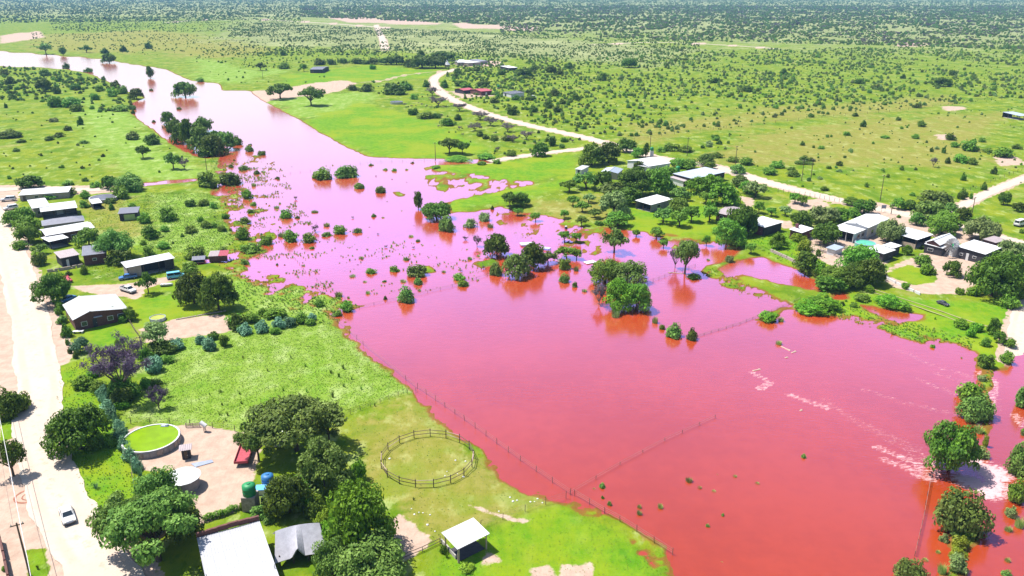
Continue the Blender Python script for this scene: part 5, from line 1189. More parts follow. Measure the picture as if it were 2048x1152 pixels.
def ribbed(w, l, mat, ribs, name='roof_panel', th=0.03):
    """sheet w wide (x), l long (y), with raised ribs"""
    pr = []
    for i in range(ribs):
        x = w * i / ribs; d = w / ribs
        pr += [(x, 0), (x + d * 0.62, 0), (x + d * 0.72, 0.045), (x + d * 0.9, 0.045)]
    pr += [(w, 0)]
    n = len(pr)
    vs = [(x, 0, z) for x, z in pr] + [(x, l, z) for x, z in pr] + [(x, 0, z - th) for x, z in pr] + [(x, l, z - th) for x, z in pr]
    fs = []
    for i in range(n - 1):
        fs.append((i, i + 1, n + i + 1, n + i)); fs.append((2 * n + i, 3 * n + i, 3 * n + i + 1, 2 * n + i + 1))
        fs.append((i, 2 * n + i, 2 * n + i + 1, i + 1)); fs.append((n + i, n + i + 1, 3 * n + i + 1, 3 * n + i))
    fs.append((0, n, 3 * n, 2 * n)); fs.append((n - 1, 3 * n - 1, 4 * n - 1, 2 * n - 1))
    return MB().add(vs, fs).mesh(name, mat)

def slope_panels(root, mat, o, U, Vv, width, length, pw):
    """panels side by side along U from origin o, running along Vv (unit vectors)"""
    n = max(1, round(width / pw)); w = width / n
    me = ribbed(w - 0.012, length, mat, max(2, min(5, round(w / 0.35))))
    N = U.cross(Vv)
    for i in range(n):
        p = o + U * (w * i)
        ob = link('roof_panel', me, root)
        ob.matrix_local = Matrix(((U.x, Vv.x, N.x, p.x), (U.y, Vv.y, N.y, p.y), (U.z, Vv.z, N.z, p.z), (0, 0, 0, 1)))

def building(name, label, A, B, Cc, h, wall='white', roof='roof_white', style='mono', cat='house', open_=(), rise_=0.45, over=0.35, pw=2.4, items=(), ridge=0.5, posts='wood', group=None, legs=2, floor=True):
    """A, B, Cc: eave corners of the roof in the photograph. items: (side, u0, u1, z0, z1, kind)"""
    a, rz_, L, D = frame_of(A, B, Cc, h)
    root = empty(name, (a.x, a.y, LAND), rz_)
    tag(root, label, cat, group)
    x0, x1, y0, y1 = over, L - over, over, D - over
    wm = M[wall]; T = 0.18; b0 = -0.25
    def htop(x, y):
        fx, fy = x / L, y / D
        if style == 'mono': return h + rise_ * fy
        if style == 'flat': return h
        if style == 'gable': return h + rise_ * (1 - abs(fy - ridge) / (ridge if fy < ridge else 1 - ridge))
        if style == 'gabley': return h + rise_ * (1 - abs(fx - ridge) / (ridge if fx < ridge else 1 - ridge))
        return h
    sides = {0: ((x0, y0), (x1, y0)), 1: ((x1, y0), (x1, y1)), 2: ((x1, y1), (x0, y1)), 3: ((x0, y1), (x0, y0))}
    for s, (p, q) in sides.items():
        p, q = Vector(p), Vector(q); d = (q - p); ln = d.length; d.normalize(); nn = Vector((d.y, -d.x))
        if s in open_:
            k = max(legs, int(ln / 3.2) + 1)
            pm = MB().box((0, 0, 0.5), (0.14, 0.14, 1.0)).mesh('post', M[posts])
            for i in range(k):
                f = (i + 0.02) / (k - 1 + 0.04) if k > 1 else 0.5
                w_ = p + d * (ln * f)
                link('post', pm, root, (w_.x, w_.y, b0), 0, (1, 1, htop(w_.x, w_.y) - b0 - 0.07))
            continue
        qs = [0.0, 1.0]
        if style == 'gable' and s in (1, 3): qs = [0.0, (ridge if s == 1 else 1 - ridge), 1.0]
        if style == 'gabley' and s in (0, 2): qs = [0.0, (ridge if s == 0 else 1 - ridge), 1.0]
        pts = [p + d * (ln * f) for f in qs]
        poly_o = [(pt.x, pt.y) for pt in pts]
        off = nn * -T
        e0 = 0.004 if s in (1, 3) else 0.0
        vs = []
        for pt in pts:
            t_ = htop(pt.x, pt.y) - 0.05 - e0
            vs += [(pt.x, pt.y, b0), (pt.x, pt.y, t_), (pt.x + off.x, pt.y + off.y, b0), (pt.x + off.x, pt.y + off.y, t_)]
        if s in (1, 3):   # butt between the front and back walls
            ins = d * (T + 0.002)
            for i in range(4): vs[i] = (vs[i][0] + ins.x, vs[i][1] + ins.y, vs[i][2])
            for i in range(len(vs) - 4, len(vs)): vs[i] = (vs[i][0] - ins.x, vs[i][1] - ins.y, vs[i][2])
        fs = []
        for i in range(len(pts) - 1):
            b = 4 * i
            fs += [(b, b + 4, b + 5, b + 1), (b + 2, b + 3, b + 7, b + 6), (b + 1, b + 5, b + 7, b + 3), (b, b + 2, b + 6, b + 4)]
        fs += [(0, 1, 3, 2), (len(vs) - 4, len(vs) - 2, len(vs) - 1, len(vs) - 3)]
        MB().add(vs, fs).build('wall', wm, root)
        for (s2, u0, u1, z0, z1, kd) in items:
            if s2 != s: continue
            c = p + d * (ln * (u0 + u1) / 2) + nn * 0.03
            w_ = ln * (u1 - u0); ang = math.atan2(d.y, d.x)
            if kd == 'window':
                fr = MB().box((c.x, c.y, (z0 + z1) / 2), (w_ + 0.16, 0.10, z1 - z0 + 0.16), ang).build('window', M['white'], root)
                g_ = c + nn * 0.035
                MB().box((g_.x, g_.y, (z0 + z1) / 2), (w_ - 0.04, 0.06, z1 - z0 - 0.04), ang).build('pane', M['glass'], fr)
            elif kd == 'shade':
                s_ = c + nn * 0.3
                MB().box((s_.x, s_.y, z1), (w_, 0.65, 0.05), ang).build('awning', M['roof_white'], root)
            elif kd.startswith('door'):
                dm = {'door': M['wood'], 'doorwhite': M['white'], 'doordark': M['dark'], 'doorlime': M['lime'], 'doorred': M['maroon']}[kd]
                dr = MB().box((c.x, c.y, (z0 + z1) / 2), (w_, 0.10, z1 - z0), ang).build('door', dm, root)
                k_ = c + nn * 0.08 + d * (w_ * 0.36)
                MB().box((k_.x, k_.y, (z0 + z1) / 2), (0.12, 0.08, 0.12), ang).build('handle', M['steel'], dr)
    if floor:
        MB().box((L / 2, D / 2, 0.03), (L - 2 * over - 2 * T - 0.02, D - 2 * over - 2 * T - 0.02, 0.10)).build('floor_slab', M['dark' if name == 'paddock_shed' else 'concrete'], root)  # paddock shed: slab coloured dark to paint in the shade under its roof
    rm = M[roof]
    if style in ('mono', 'flat'):
        r_ = rise_ if style == 'mono' else 0.06
        sl = math.hypot(D, r_)
        slope_panels(root, rm, Vector((0, 0, h)), Vector((1, 0, 0)), Vector((0, D, r_)).normalized(), L, sl, pw)
    elif style == 'gable':
        yr = D * ridge
        slope_panels(root, rm, Vector((0, 0, h)), Vector((1, 0, 0)), Vector((0, yr, rise_)).normalized(), L, math.hypot(yr, rise_), pw)
        slope_panels(root, rm, Vector((L, D, h)), Vector((-1, 0, 0)), Vector((0, yr - D, rise_)).normalized(), L, math.hypot(D - yr, rise_), pw)
        MB().box((L / 2, yr, h + rise_ + 0.05), (L + 0.04, 0.34, 0.05)).build('ridge_cap', rm, root)
    elif style == 'gabley':
        xr = L * ridge
        slope_panels(root, rm, Vector((0, D, h)), Vector((0, -1, 0)), Vector((xr, 0, rise_)).normalized(), D, math.hypot(xr, rise_), pw)
        slope_panels(root, rm, Vector((L, 0, h)), Vector((0, 1, 0)), Vector((xr - L, 0, rise_)).normalized(), D, math.hypot(L - xr, rise_), pw)
        MB().box((xr, D / 2, h + rise_ + 0.05), (0.34, D + 0.04, 0.05)).build('ridge_cap', rm, root)
    elif style == 'hip':
        i_ = min(L, D) * 0.5
        vs = [(0, 0, h), (L, 0, h), (L, D, h), (0, D, h), (i_ * 0.98, D / 2, h + rise_), (L - i_ * 0.98, D / 2, h + rise_)]
        MB().add(vs, [(0, 1, 5, 4), (1, 2, 5), (2, 3, 4, 5), (3, 0, 4), (3, 2, 1, 0)]).build('roof', rm, root)
    return root, L, D

def part(root, name, mat, c, d, rz=0.0):
    return MB().box(c, d, rz).build(name, M[mat], root)

W_ = 'window'
# ---- left village
building('long_shed', 'long low shed with a narrow white roof at the top of the dirt road', (36, 391), (137, 384), (135, 375), 2.3, 'cream', items=[(0, 0.06, 0.12, 0, 1.9, 'door'), (0, 0.3, 0.38, 0.9, 1.6, W_), (0, 0.6, 0.68, 0.9, 1.6, W_)], cat='shed')
building('white_house', 'small white roofed house block behind the dark verandah', (64, 417), (101, 412), (97, 397), 3.3, 'cream', pw=2.0, items=[(1, 0.3, 0.5, 1, 2, W_), (0, 0.2, 0.4, 1, 2, W_)])
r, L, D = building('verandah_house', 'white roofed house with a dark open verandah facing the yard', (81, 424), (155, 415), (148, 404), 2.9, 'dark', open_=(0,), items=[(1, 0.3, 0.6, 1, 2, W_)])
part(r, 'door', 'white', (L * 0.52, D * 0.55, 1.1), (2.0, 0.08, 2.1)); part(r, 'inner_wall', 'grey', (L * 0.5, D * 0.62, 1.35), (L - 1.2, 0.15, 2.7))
building('grey_house', 'low house with a grey hipped roof between two white roofs', (84, 452), (170, 441), (150, 433), 2.6, 'grey', 'roof_grey', 'hip', rise_=1.1, items=[(0, 0.3, 0.4, 1, 1.9, W_), (1, 0.3, 0.6, 0.9, 1.8, W_)])
building('white_roofed_house', 'house with a broad white roof next to the grey hipped house', (91, 472), (190, 455), (176, 443), 3.1, 'brick', 'roof_white', 'gable', rise_=0.7, items=[(0, 0.5, 0.6, 1, 2, W_), (0, 0.75, 0.85, 0, 2.1, 'door'), (1, 0.3, 0.6, 1, 2, W_)])
building('porch', 'white roofed open porch with a dark shaded inside', (98, 484), (138, 475), (127, 467), 2.5, 'dark', open_=(0, 3), rise_=0.3, cat='porch')
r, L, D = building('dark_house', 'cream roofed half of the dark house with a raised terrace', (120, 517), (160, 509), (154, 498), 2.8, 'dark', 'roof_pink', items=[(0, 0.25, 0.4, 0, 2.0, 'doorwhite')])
r, L, D = building('brown_house', 'brown walled house with a grey blue roof and one white window', (163, 512), (213, 506), (193, 491), 3.1, 'brick', 'roof_grey', rise_=0.3, items=[(0, 0.4, 0.56, 1.3, 1.9, W_), (1, 0.4, 0.6, 1.0, 1.9, W_)])
r, L, D = building('machinery_shed', 'long white roofed shed with open bays beside parked vehicles', (252, 536), (350, 516), (339, 508), 3.2, 'cream', open_=(0,), pw=2.2, cat='shed')
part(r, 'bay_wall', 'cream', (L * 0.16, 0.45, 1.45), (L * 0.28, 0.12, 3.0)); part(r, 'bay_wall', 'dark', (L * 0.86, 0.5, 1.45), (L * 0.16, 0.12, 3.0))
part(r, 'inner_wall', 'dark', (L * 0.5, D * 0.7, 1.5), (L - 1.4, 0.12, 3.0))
building('brick_house', 'brown brick house with a bright white asymmetric gable roof', (145, 641), (256, 617), (240, 586), 2.9, 'brick', 'roof_white', 'gabley', rise_=1.3, ridge=0.32, pw=1.6, items=[(0, 0.12, 0.22, 0.9, 1.9, W_), (0, 0.33, 0.41, 0, 2.1, 'doordark'), (0, 0.36, 0.52, 0, 2.5, 'shade'), (0, 0.62, 0.72, 0.9, 1.9, W_), (0, 0.82, 0.92, 0.9, 1.9, W_), (3, 0.3, 0.5, 0.9, 1.9, W_), (1, 0.3, 0.5, 0.9, 1.9, W_)])
building('garden_shed', 'small grey roofed shed with a lime green front in the grass', (235, 428), (276, 425), (272, 416), 2.6, 'dark', 'roof_grey', items=[(0, 0.25, 0.85, 0.1, 2.1, 'doorlime')], cat='shed', pw=1.2)
building('pump_shed', 'small white roofed shed beside the grey round reservoir', (184, 408), (205, 405), (202, 398), 2.2, 'dark', cat='shed', open_=(0,), pw=1.2)
r, L, D = building('flooded_shack', 'low shack with a red and white roof at the flood edge', (416, 513), (436, 512), (434, 504), 1.6, 'brick', 'roof_pink', cat='shack', pw=1.0, over=0.15)
slope_panels(r, M['roof_red'], Vector((L + 0.02, 0, 1.6)), Vector((1, 0, 0)), Vector((0, D, 0.45)).normalized(), 2.6, math.hypot(D, .45), 1.0)
part(r, 'wall', 'brick', (L + 1.25, 0.35, 0.6), (2.4, 0.15, 1.6))
building('low_shelter', 'low dark shelter with a grey sheet roof beside the red and white shack', (383, 521), (410, 519), (409, 514), 1.0, 'dark', 'roof_grey', cat='shelter', open_=(0,), pw=1.2)
# ---- right village
building('gabled_house', 'white gabled house beside the farm road behind the big dark tree', (1297, 333), (1342, 326), (1331, 310), 3.0, 'white', 'roof_white', 'gable', rise_=1.3, items=[(0, 0.3, 0.42, 1, 2, W_), (0, 0.6, 0.72, 1, 2, W_), (3, 0.3, 0.5, 1, 2, W_)])
building('house_wing', 'white roofed wing with a shaded front joined to the gabled house', (1270, 330), (1298, 335), (1300, 321), 2.7, 'white', rise_=0.3, open_=(0,), cat='house')
building('blue_roofed_cottage', 'cottage with a pale blue roof beside the gabled house', (1236, 347), (1247, 338), (1222, 328), 2.7, 'cream', 'roof_blue', 'gable', rise_=0.7, items=[(3, 0.3, 0.5, 1, 2, W_)])
building('white_hut', 'tiny white hut alone in the green strip beside the farm road', (1149, 338), (1164, 340), (1170, 333), 2.1, 'white', items=[(0, 0.35, 0.7, 0, 1.8, 'doordark')], cat='hut', pw=1.0)
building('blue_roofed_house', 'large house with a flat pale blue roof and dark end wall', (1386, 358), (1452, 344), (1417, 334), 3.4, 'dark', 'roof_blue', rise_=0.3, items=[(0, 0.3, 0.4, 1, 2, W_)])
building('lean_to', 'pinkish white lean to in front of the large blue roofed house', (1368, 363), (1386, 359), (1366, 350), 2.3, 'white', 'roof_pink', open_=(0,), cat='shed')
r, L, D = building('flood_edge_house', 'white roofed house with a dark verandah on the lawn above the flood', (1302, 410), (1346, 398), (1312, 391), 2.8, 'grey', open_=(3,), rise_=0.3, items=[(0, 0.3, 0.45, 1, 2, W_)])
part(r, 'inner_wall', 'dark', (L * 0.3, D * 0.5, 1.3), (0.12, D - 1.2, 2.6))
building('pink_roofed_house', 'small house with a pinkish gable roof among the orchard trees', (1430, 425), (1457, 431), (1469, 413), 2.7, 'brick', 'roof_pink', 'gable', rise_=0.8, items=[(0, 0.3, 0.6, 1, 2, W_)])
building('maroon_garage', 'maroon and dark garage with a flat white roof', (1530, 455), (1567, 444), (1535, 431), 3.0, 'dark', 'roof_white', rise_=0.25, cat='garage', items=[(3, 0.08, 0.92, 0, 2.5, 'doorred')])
r, L, D = building('chimney_house', 'small white roofed outbuilding with a maroon chimney', (1604, 466), (1628, 457), (1599, 452), 2.9, 'brick', rise_=0.25, items=[(3, 0.3, 0.6, 0, 2.0, 'door')])
part(r, 'chimney', 'maroon', (L * 0.45, D * 0.8, 3.6), (0.8, 0.8, 1.6))
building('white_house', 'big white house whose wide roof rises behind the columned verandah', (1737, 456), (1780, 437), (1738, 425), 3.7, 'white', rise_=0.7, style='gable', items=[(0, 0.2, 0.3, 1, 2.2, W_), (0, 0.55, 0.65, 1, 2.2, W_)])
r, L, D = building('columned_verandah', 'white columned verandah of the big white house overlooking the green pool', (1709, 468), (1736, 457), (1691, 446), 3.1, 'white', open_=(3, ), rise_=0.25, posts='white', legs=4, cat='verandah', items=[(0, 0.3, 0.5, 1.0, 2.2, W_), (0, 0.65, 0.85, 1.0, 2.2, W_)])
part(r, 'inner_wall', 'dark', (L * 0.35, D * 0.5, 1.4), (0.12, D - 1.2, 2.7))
building('blue_covered_shed', 'small white shed with a blue panel roof above the stone wall', (1672, 501), (1689, 494), (1671, 488), 1.9, 'white', 'roof_blue', cat='shed', rise_=0.15, pw=1.2)
building('outbuilding', 'white flat roofed outbuilding behind the large spreading green tree', (1768, 508), (1792, 500), (1759, 489), 2.7, 'dark', rise_=0.2, items=[(0, 0.4, 0.7, 0, 2, 'doordark')])
building('outbuilding', 'smaller white flat roofed outbuilding joined behind another near the carport', (1787, 497), (1804, 491), (1782, 485), 2.7, 'dark', rise_=0.15)
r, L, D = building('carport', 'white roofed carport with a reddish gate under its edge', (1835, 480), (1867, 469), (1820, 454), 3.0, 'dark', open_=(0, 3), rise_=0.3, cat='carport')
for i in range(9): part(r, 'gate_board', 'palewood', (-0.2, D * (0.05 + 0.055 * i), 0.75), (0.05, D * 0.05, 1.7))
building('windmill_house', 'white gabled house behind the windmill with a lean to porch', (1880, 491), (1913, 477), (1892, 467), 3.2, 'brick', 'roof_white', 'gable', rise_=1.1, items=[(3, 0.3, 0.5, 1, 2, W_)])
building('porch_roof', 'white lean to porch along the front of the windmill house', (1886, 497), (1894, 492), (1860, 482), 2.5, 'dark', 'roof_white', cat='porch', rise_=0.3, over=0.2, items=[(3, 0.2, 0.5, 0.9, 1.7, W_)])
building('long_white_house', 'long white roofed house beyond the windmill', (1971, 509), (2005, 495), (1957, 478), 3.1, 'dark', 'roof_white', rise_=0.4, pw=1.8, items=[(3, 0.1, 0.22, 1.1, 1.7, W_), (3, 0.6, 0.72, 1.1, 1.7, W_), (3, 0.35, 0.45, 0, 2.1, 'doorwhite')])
building('pink_block', 'pinkish roofed block behind the long white roofed house', (1965, 478), (1992, 486), (1998, 477), 3.0, 'maroon', 'roof_pink', rise_=0.4)
# ---- far farm
building('black_barn', 'dark barn with a grey roof alone on the far grassland', (619, 139), (645, 139), (643, 133), 3.2, 'dark', 'roof_grey', 'gable', rise_=0.8, pw=3.0, cat='barn', items=[(0, 0.1, 0.3, 0, 2.4, 'door')])
building('farm_building', 'white roofed farm building beside the far conical hut', (936, 126), (962, 124), (962, 119), 3.0, 'cream', pw=4.0, items=[(0, 0.4, 0.5, 0, 2, 'door')])
building('farm_building', 'small white roofed farm building closest to the far conical hut', (914, 125), (926, 125), (926, 120), 3.0, 'grey', pw=3.0, items=[(0, 0.3, 0.5, 0, 2, 'door')])
building('farm_building', 'low grey roofed farm building at the end of the far farmyard', (958, 123), (976, 122), (976, 118), 2.8, 'grey', 'roof_grey', pw=4.0)
building('bush_shed', 'dark walled shed with a white roof among far bushes', (1018, 136), (1036, 135), (1035, 131), 2.6, 'dark', pw=3.0, cat='shed')
building('red_roofed_house', 'red roofed house beside the bend of the far road', (962, 183), (985, 181), (983, 175), 3.0, 'brick', 'roof_red', 'gable', rise_=0.8, items=[(0, 0.4, 0.55, 0, 2, 'doorwhite')])
building('red_roofed_outhouse', 'small dark red roofed outhouse shaded by bushes beside the red roofed house', (927, 181), (948, 179), (950, 174), 2.6, 'dark', 'roof_red', 'gable', rise_=0.8)
building('white_container', 'white box building near the red roofed house', (1005, 184), (1022, 188), (1027, 181), 2.6, 'white', 'roof_grey', items=[(0, 0.2, 0.4, 0, 2, 'doordark')], cat='container')
building('field_shelter', 'pale roofed open shelter at the edge of the fenced field', (2040, 232), (2062, 231), (2060, 223), 2.6, 'dark', 'roof_blue', open_=(0, 1, 3), cat='shelter')
hut = empty('thatched_hut', at(894, 133)); tag(hut, 'round hut with a tall white conical roof in front of dark far trees', 'hut')
MB().lathe([(2.6, -0.2), (2.6, 2.0)], 20).build('wall', M['cream'], hut)
MB().lathe([(3.4, 1.8), (2.0, 3.4), (0.8, 5.0), (0.05, 6.2)], 20).build('roof', M['roof_white'], hut, smooth=True)
# ---- near yard
r, L, D = building('large_white_house', 'large house with a broad white ribbed roof and stepped brown parapet', (393, 1076), (519, 1041), (640, 1215), 3.6, 'cream', 'roof_ribbed', rise_=0.5, over=0.4, pw=1.35, items=[])
nx = L / 6
for i in range(6):
    part(r, 'parapet_step', 'brick', (nx * (i + 0.5), -0.24, 4.05 + 0.0 * i - 0.07 * abs(i - 2)), (nx - 0.01, 0.34, 0.75))
for k_, (ux, uy) in enumerate(((0.02, 0.55), (0.98, 0.45))):
    MB().tube([(L * ux, D * uy, 3.4), (L * ux, D * uy, 4.5)], 0.05, 8).build('vent_pipe', M['steel'], r)
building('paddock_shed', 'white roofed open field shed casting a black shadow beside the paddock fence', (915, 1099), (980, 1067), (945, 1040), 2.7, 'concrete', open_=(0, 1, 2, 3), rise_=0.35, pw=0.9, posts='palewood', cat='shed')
building('square_shed', 'small square shed with a pale roof between the green reservoir and white tank', (357, 903), (383, 899), (380, 888), 1.9, 'dark', 'roof_pink', cat='shed', rise_=0.1, pw=1.2, items=[(0, 0.3, 0.7, 0, 1.6, 'door')])

# curved grey thatched lapa beside the large house
lp = at(600, 1098, LAND)
lapa = empty('curved_roof_shelter', (lp.x, lp.y, LAND), math.radians(18)); tag(lapa, 'shelter with a draped grey curved roof and dark arched opening beside the white roof', 'shelter')
nu, nv = 25, 15
vs, fs = [], []
for j in range(nv):
    for i in range(nu):
        u = i / (nu - 1) * 2 - 1; v = j / (nv - 1) * 2 - 1
        arch = max(0.0, 1 - abs((u + 0.1) / 0.26)) * max(0.0, -v) ** 1.2       # raised arch in the near slope
        z = 4.1 - 2.7 * abs(v) ** 1.02 - 0.35 * u * u + 1.5 * arch - 0.25 * abs(v) * (1 - abs(v))
        x = u * (3.0 + 0.5 * abs(v)); y = v * 3.4
        vs.append((x, y, z))
for j in range(nv - 1):
    for i in range(nu - 1):
        b = j * nu + i; fs.append((b, b + 1, b + nu + 1, b + nu))
o = MB().add(vs, fs).build('roof', M['thatch'], lapa)
md = o.modifiers.new('thickness', 'SOLIDIFY'); md.thickness = 0.18
for sx in (-2.8, -1.0, 1.0, 2.8):
    for sy in (-2.8, 2.8): MB().tube([(sx, sy, -0.2), (sx, sy, 1.75)], 0.09, 8).build('post', M['wood'], lapa)
MB().box((0, 0, 0.9), (5.5, 0.2, 1.9)).build('inner_wall', M['brick'], lapa)

# ------------------------------------------------------------------ reservoirs, tanks, pools
def reservoir(name, label, px, py, h, rad, wall, water, cat='reservoir', rim='white', level=0.12, th=0.22):
    p = at(px, py, LAND + h)
    root = empty(name, (p.x, p.y, LAND)); tag(root, label, cat)
    MB().lathe([(rad, -0.2), (rad, h - 0.14)], 48).build('wall', M[wall], root, smooth=True)
    MB().lathe([(rad + 0.03, h - 0.14), (rad + 0.03, h), (rad - th, h), (rad - th, h - 0.5)], 48).build('rim', M[rim], root)
    n = 48
    MB().add([((rad - th * 0.5) * math.cos(2 * math.pi * k / n), (rad - th * 0.5) * math.sin(2 * math.pi * k / n), h - level) for k in range(n)], [tuple(range(n))]).build('water', M[water], root)
    return root
s_ = px_per_m(874, LAND + 1.3)
res = reservoir('green_reservoir', 'round concrete reservoir full of bright green algae water', 302, 875, 1.35, 54 / s_, 'concrete', 'algae')
for i in range(28):    # upright blocks of the reservoir wall
    a_ = i / 28 * 2 * math.pi; rr = 54 / s_ + 0.05
    MB().box((rr * math.cos(a_), rr * math.sin(a_), 0.5), (0.06, rr * 0.20, 1.3), a_).build('wall_block', M['grey'] if i % 3 else M['stone'], res)
q = at(330, 851, LAND + 1.3)
fl = MB().box((0, 0, 0.06), (1.3, 0.7, 0.12)).box((0.35, 0, 0.2), (0.4, 0.5, 0.2)).build('floating_pump', M['roof_blue'], None, (q.x, q.y, LAND + 1.22)); tag(fl, 'pale blue float lying on the green reservoir water', 'float')
p = at(366, 951, LAND + 2.2); rad = 33.5 / px_per_m(951, 2.7)
wt = empty('roofed_tank', (p.x, p.y, LAND)); tag(wt, 'round tank under a shallow white conical roof', 'tank')
MB().lathe([(rad - 0.35, -0.2), (rad - 0.35, 2.0)], 40).build('wall', M['grey'], wt, smooth=True)
nseg = 12
for i in range(nseg):
    a0, a1 = 2 * math.pi * i / nseg, 2 * math.pi * (i + 1) / nseg - 0.012
    am = (a0 + a1) / 2
    vs = [(0, 0, 2.75), (rad * math.cos(a0), rad * math.sin(a0), 2.1), (rad * 1.015 * math.cos(am), rad * 1.015 * math.sin(am), 2.1), (rad * math.cos(a1), rad * math.sin(a1), 2.1)]
    vs += [(x, y, z - 0.06) for x, y, z in vs]
    MB().add(vs, [(0, 1, 2), (0, 2, 3), (4, 6, 5), (4, 7, 6), (1, 5, 6, 2), (2, 6, 7, 3), (0, 4, 5, 1), (3, 7, 4, 0)]).build('roof_panel', M['roof_white'], wt)
reservoir('grey_reservoir', 'round white rimmed reservoir with dark grey water behind the garden shed', 206, 394, 1.3, 25.5 / px_per_m(394, 1.8), 'concrete', 'greywater')
reservoir('steel_reservoir', 'pale round reservoir alone in the far green field', 793, 203, 1.5, 12.5 / px_per_m(203, 2.0), 'steel', 'greywater', rim='steel')
reservoir('swimming_pool', 'round above ground pool of teal water by the white verandah', 1731, 485, 1.1, 20 / px_per_m(485, 1.6), 'teal', 'teal', 'pool', 'roof_blue')
sp = reservoir('paddling_pool', 'small round garden pool with a white and blue rim on the bright lawn', 315, 634, 0.75, 15 / px_per_m(634, 1.2), 'white', 'yellowwater', 'pool', 'roof_blue', th=0.12)
for i in range(8):
    a_ = i / 8 * 2 * math.pi; rr = 15 / px_per_m(634, 1.2) + 0.05
    MB().tube([(rr * math.cos(a_), rr * math.sin(a_), -0.05), (rr * math.cos(a_), rr * math.sin(a_), 0.85)], 0.05, 6).build('frame_leg', M['carblue'] if i % 2 else M['white'], sp)

def plastic_tank(name, label, px, py, rad, h, mat, stand=0.0, standmat='stone'):
    p = at(px, py)
    root = empty(name, (p.x, p.y, LAND)); tag(root, label, 'water tank')
    if stand:
        part(root, 'stand', standmat, (0, 0, stand / 2 - 0.1), (rad * 2.1, rad * 2.1, stand + 0.2))
    MB().lathe([(rad, stand), (rad, stand + h * 0.28), (rad * 1.03, stand + h * 0.3), (rad, stand + h * 0.32), (rad, stand + h * 0.6), (rad * 1.03, stand + h * 0.62), (rad, stand + h * 0.64), (rad, stand + h * 0.86), (rad * 0.55, stand + h * 0.97), (0.25, stand + h)], 28, close=True).build('tank_body', M[mat], root, smooth=True)
    MB().lathe([(0.27, stand + h - 0.02), (0.27, stand + h + 0.1)], 16, close=True).build('lid', M[mat], root)
    return root
plastic_tank('green_water_tank', 'green plastic water tank on a square stone tower in the yard', 503, 1016, 0.98, 1.9, 'greentank', 2.5)
plastic_tank('blue_water_tank', 'blue plastic tank under the trees behind the green tank', 537, 972, 0.95, 1.7, 'bluetank', 0.5)
plastic_tank('green_water_tank', 'green tank on a white stand beside the windmill', 1906, 512, 0.75, 1.7, 'greentank', 2.2, 'white')
plastic_tank('green_water_tank', 'green tank on a white block above the pointed dark tree', 1303, 312, 0.8, 1.7, 'greentank', 2.5, 'white')
plastic_tank('green_water_tank', 'green tank against the white block beside the large blue roofed house', 1355, 347, 0.9, 2.2, 'greentank', 1.0, 'white')
plastic_tank('grey_water_tank', 'grey tank beside the terrace of the dark house', 132, 528, 0.9, 1.8, 'steel', 0.2)
plastic_tank('green_water_tank', 'dark green tank near the white box building in far bushes', 997, 178, 0.9, 2.0, 'greentank', 1.2)

# ------------------------------------------------------------------ windmill
wb = at(1898, 514)
wmz = rise(514, 490)
wmill = empty('windmill', (wb.x, wb.y, LAND)); tag(wmill, 'steel windmill with a many bladed wheel in front of the gabled house', 'windmill')
for sx, sy in ((-1, -1), (1, -1), (1, 1), (-1, 1)):
    MB().tube([(sx * 0.9, sy * 0.9, -0.1), (sx * 0.1, sy * 0.1, wmz)], 0.05, 5).build('leg', M['steel'], wmill)
for z in (0.3, 0.6):
    w = 0.9 * (1 - z) + 0.1 * z
    for (a_, b_) in (((-1, -1), (1, -1)), ((1, -1), (1, 1)), ((1, 1), (-1, 1)), ((-1, 1), (-1, -1))):
        MB().tube([(a_[0] * w, a_[1] * w, wmz * z), (b_[0] * w, b_[1] * w, wmz * z)], 0.03, 4).build('brace', M['steel'], wmill)
wheel = MB().tube([(-0.3, 0.0, wmz + 0.1), (-0.2, -0.75, wmz + 0.1)], 0.09, 8).build('hub', M['steel'], wmill)
for i in range(18):
    a_ = i / 18 * 2 * math.pi
    ca, sa = math.cos(a_), math.sin(a_); ta = Vector((-sa, 0, ca)); rd = Vector((ca, 0, sa)); c0 = Vector((-0.25, -0.7, wmz + 0.1))
    vs = []
    for r_, hw in ((0.6, 0.10), (2.2, 0.30)):
        for s2 in (-1, 1):
            vs.append(c0 + rd * r_ + ta * hw * s2 + Vector((0, 0.10 * s2, 0)))
    vs += [v + Vector((0, 0.02, 0)) for v in vs]
    MB().add(vs, [(0, 1, 3, 2), (4, 6, 7, 5), (0, 2, 6, 4), (1, 5, 7, 3), (2, 3, 7, 6), (0, 4, 5, 1)]).build('blade', M['white'], wmill)
MB().add([(-0.2, 0.3, wmz), (-0.1, 1.9, wmz - 0.3), (-0.1, 2.0, wmz + 0.6), (-0.2, 0.3, wmz + 0.2), (-0.16, 0.3, wmz), (-0.06, 1.9, wmz - 0.3), (-0.06, 2.0, wmz + 0.6), (-0.16, 0.3, wmz + 0.2)], [(0, 1, 2, 3), (7, 6, 5, 4), (0, 4, 5, 1), (1, 5, 6, 2), (2, 6, 7, 3), (3, 7, 4, 0)]).build('tail_vane', M['white'], wmill)

# ------------------------------------------------------------------ vehicles
def bevelled(mb, name, mat, parent, off=0.07, seg=2):
    me = mb.mesh(name, mat)
    bm = bmesh.new(); bm.from_mesh(me)
    bmesh.ops.bevel(bm, geom=list(bm.edges), offset=off, segments=seg, affect='EDGES', profile=0.6)
    bm.to_mesh(me); bm.free()
    for p_ in me.polygons: p_.use_smooth = True
    return link(name, me, parent)

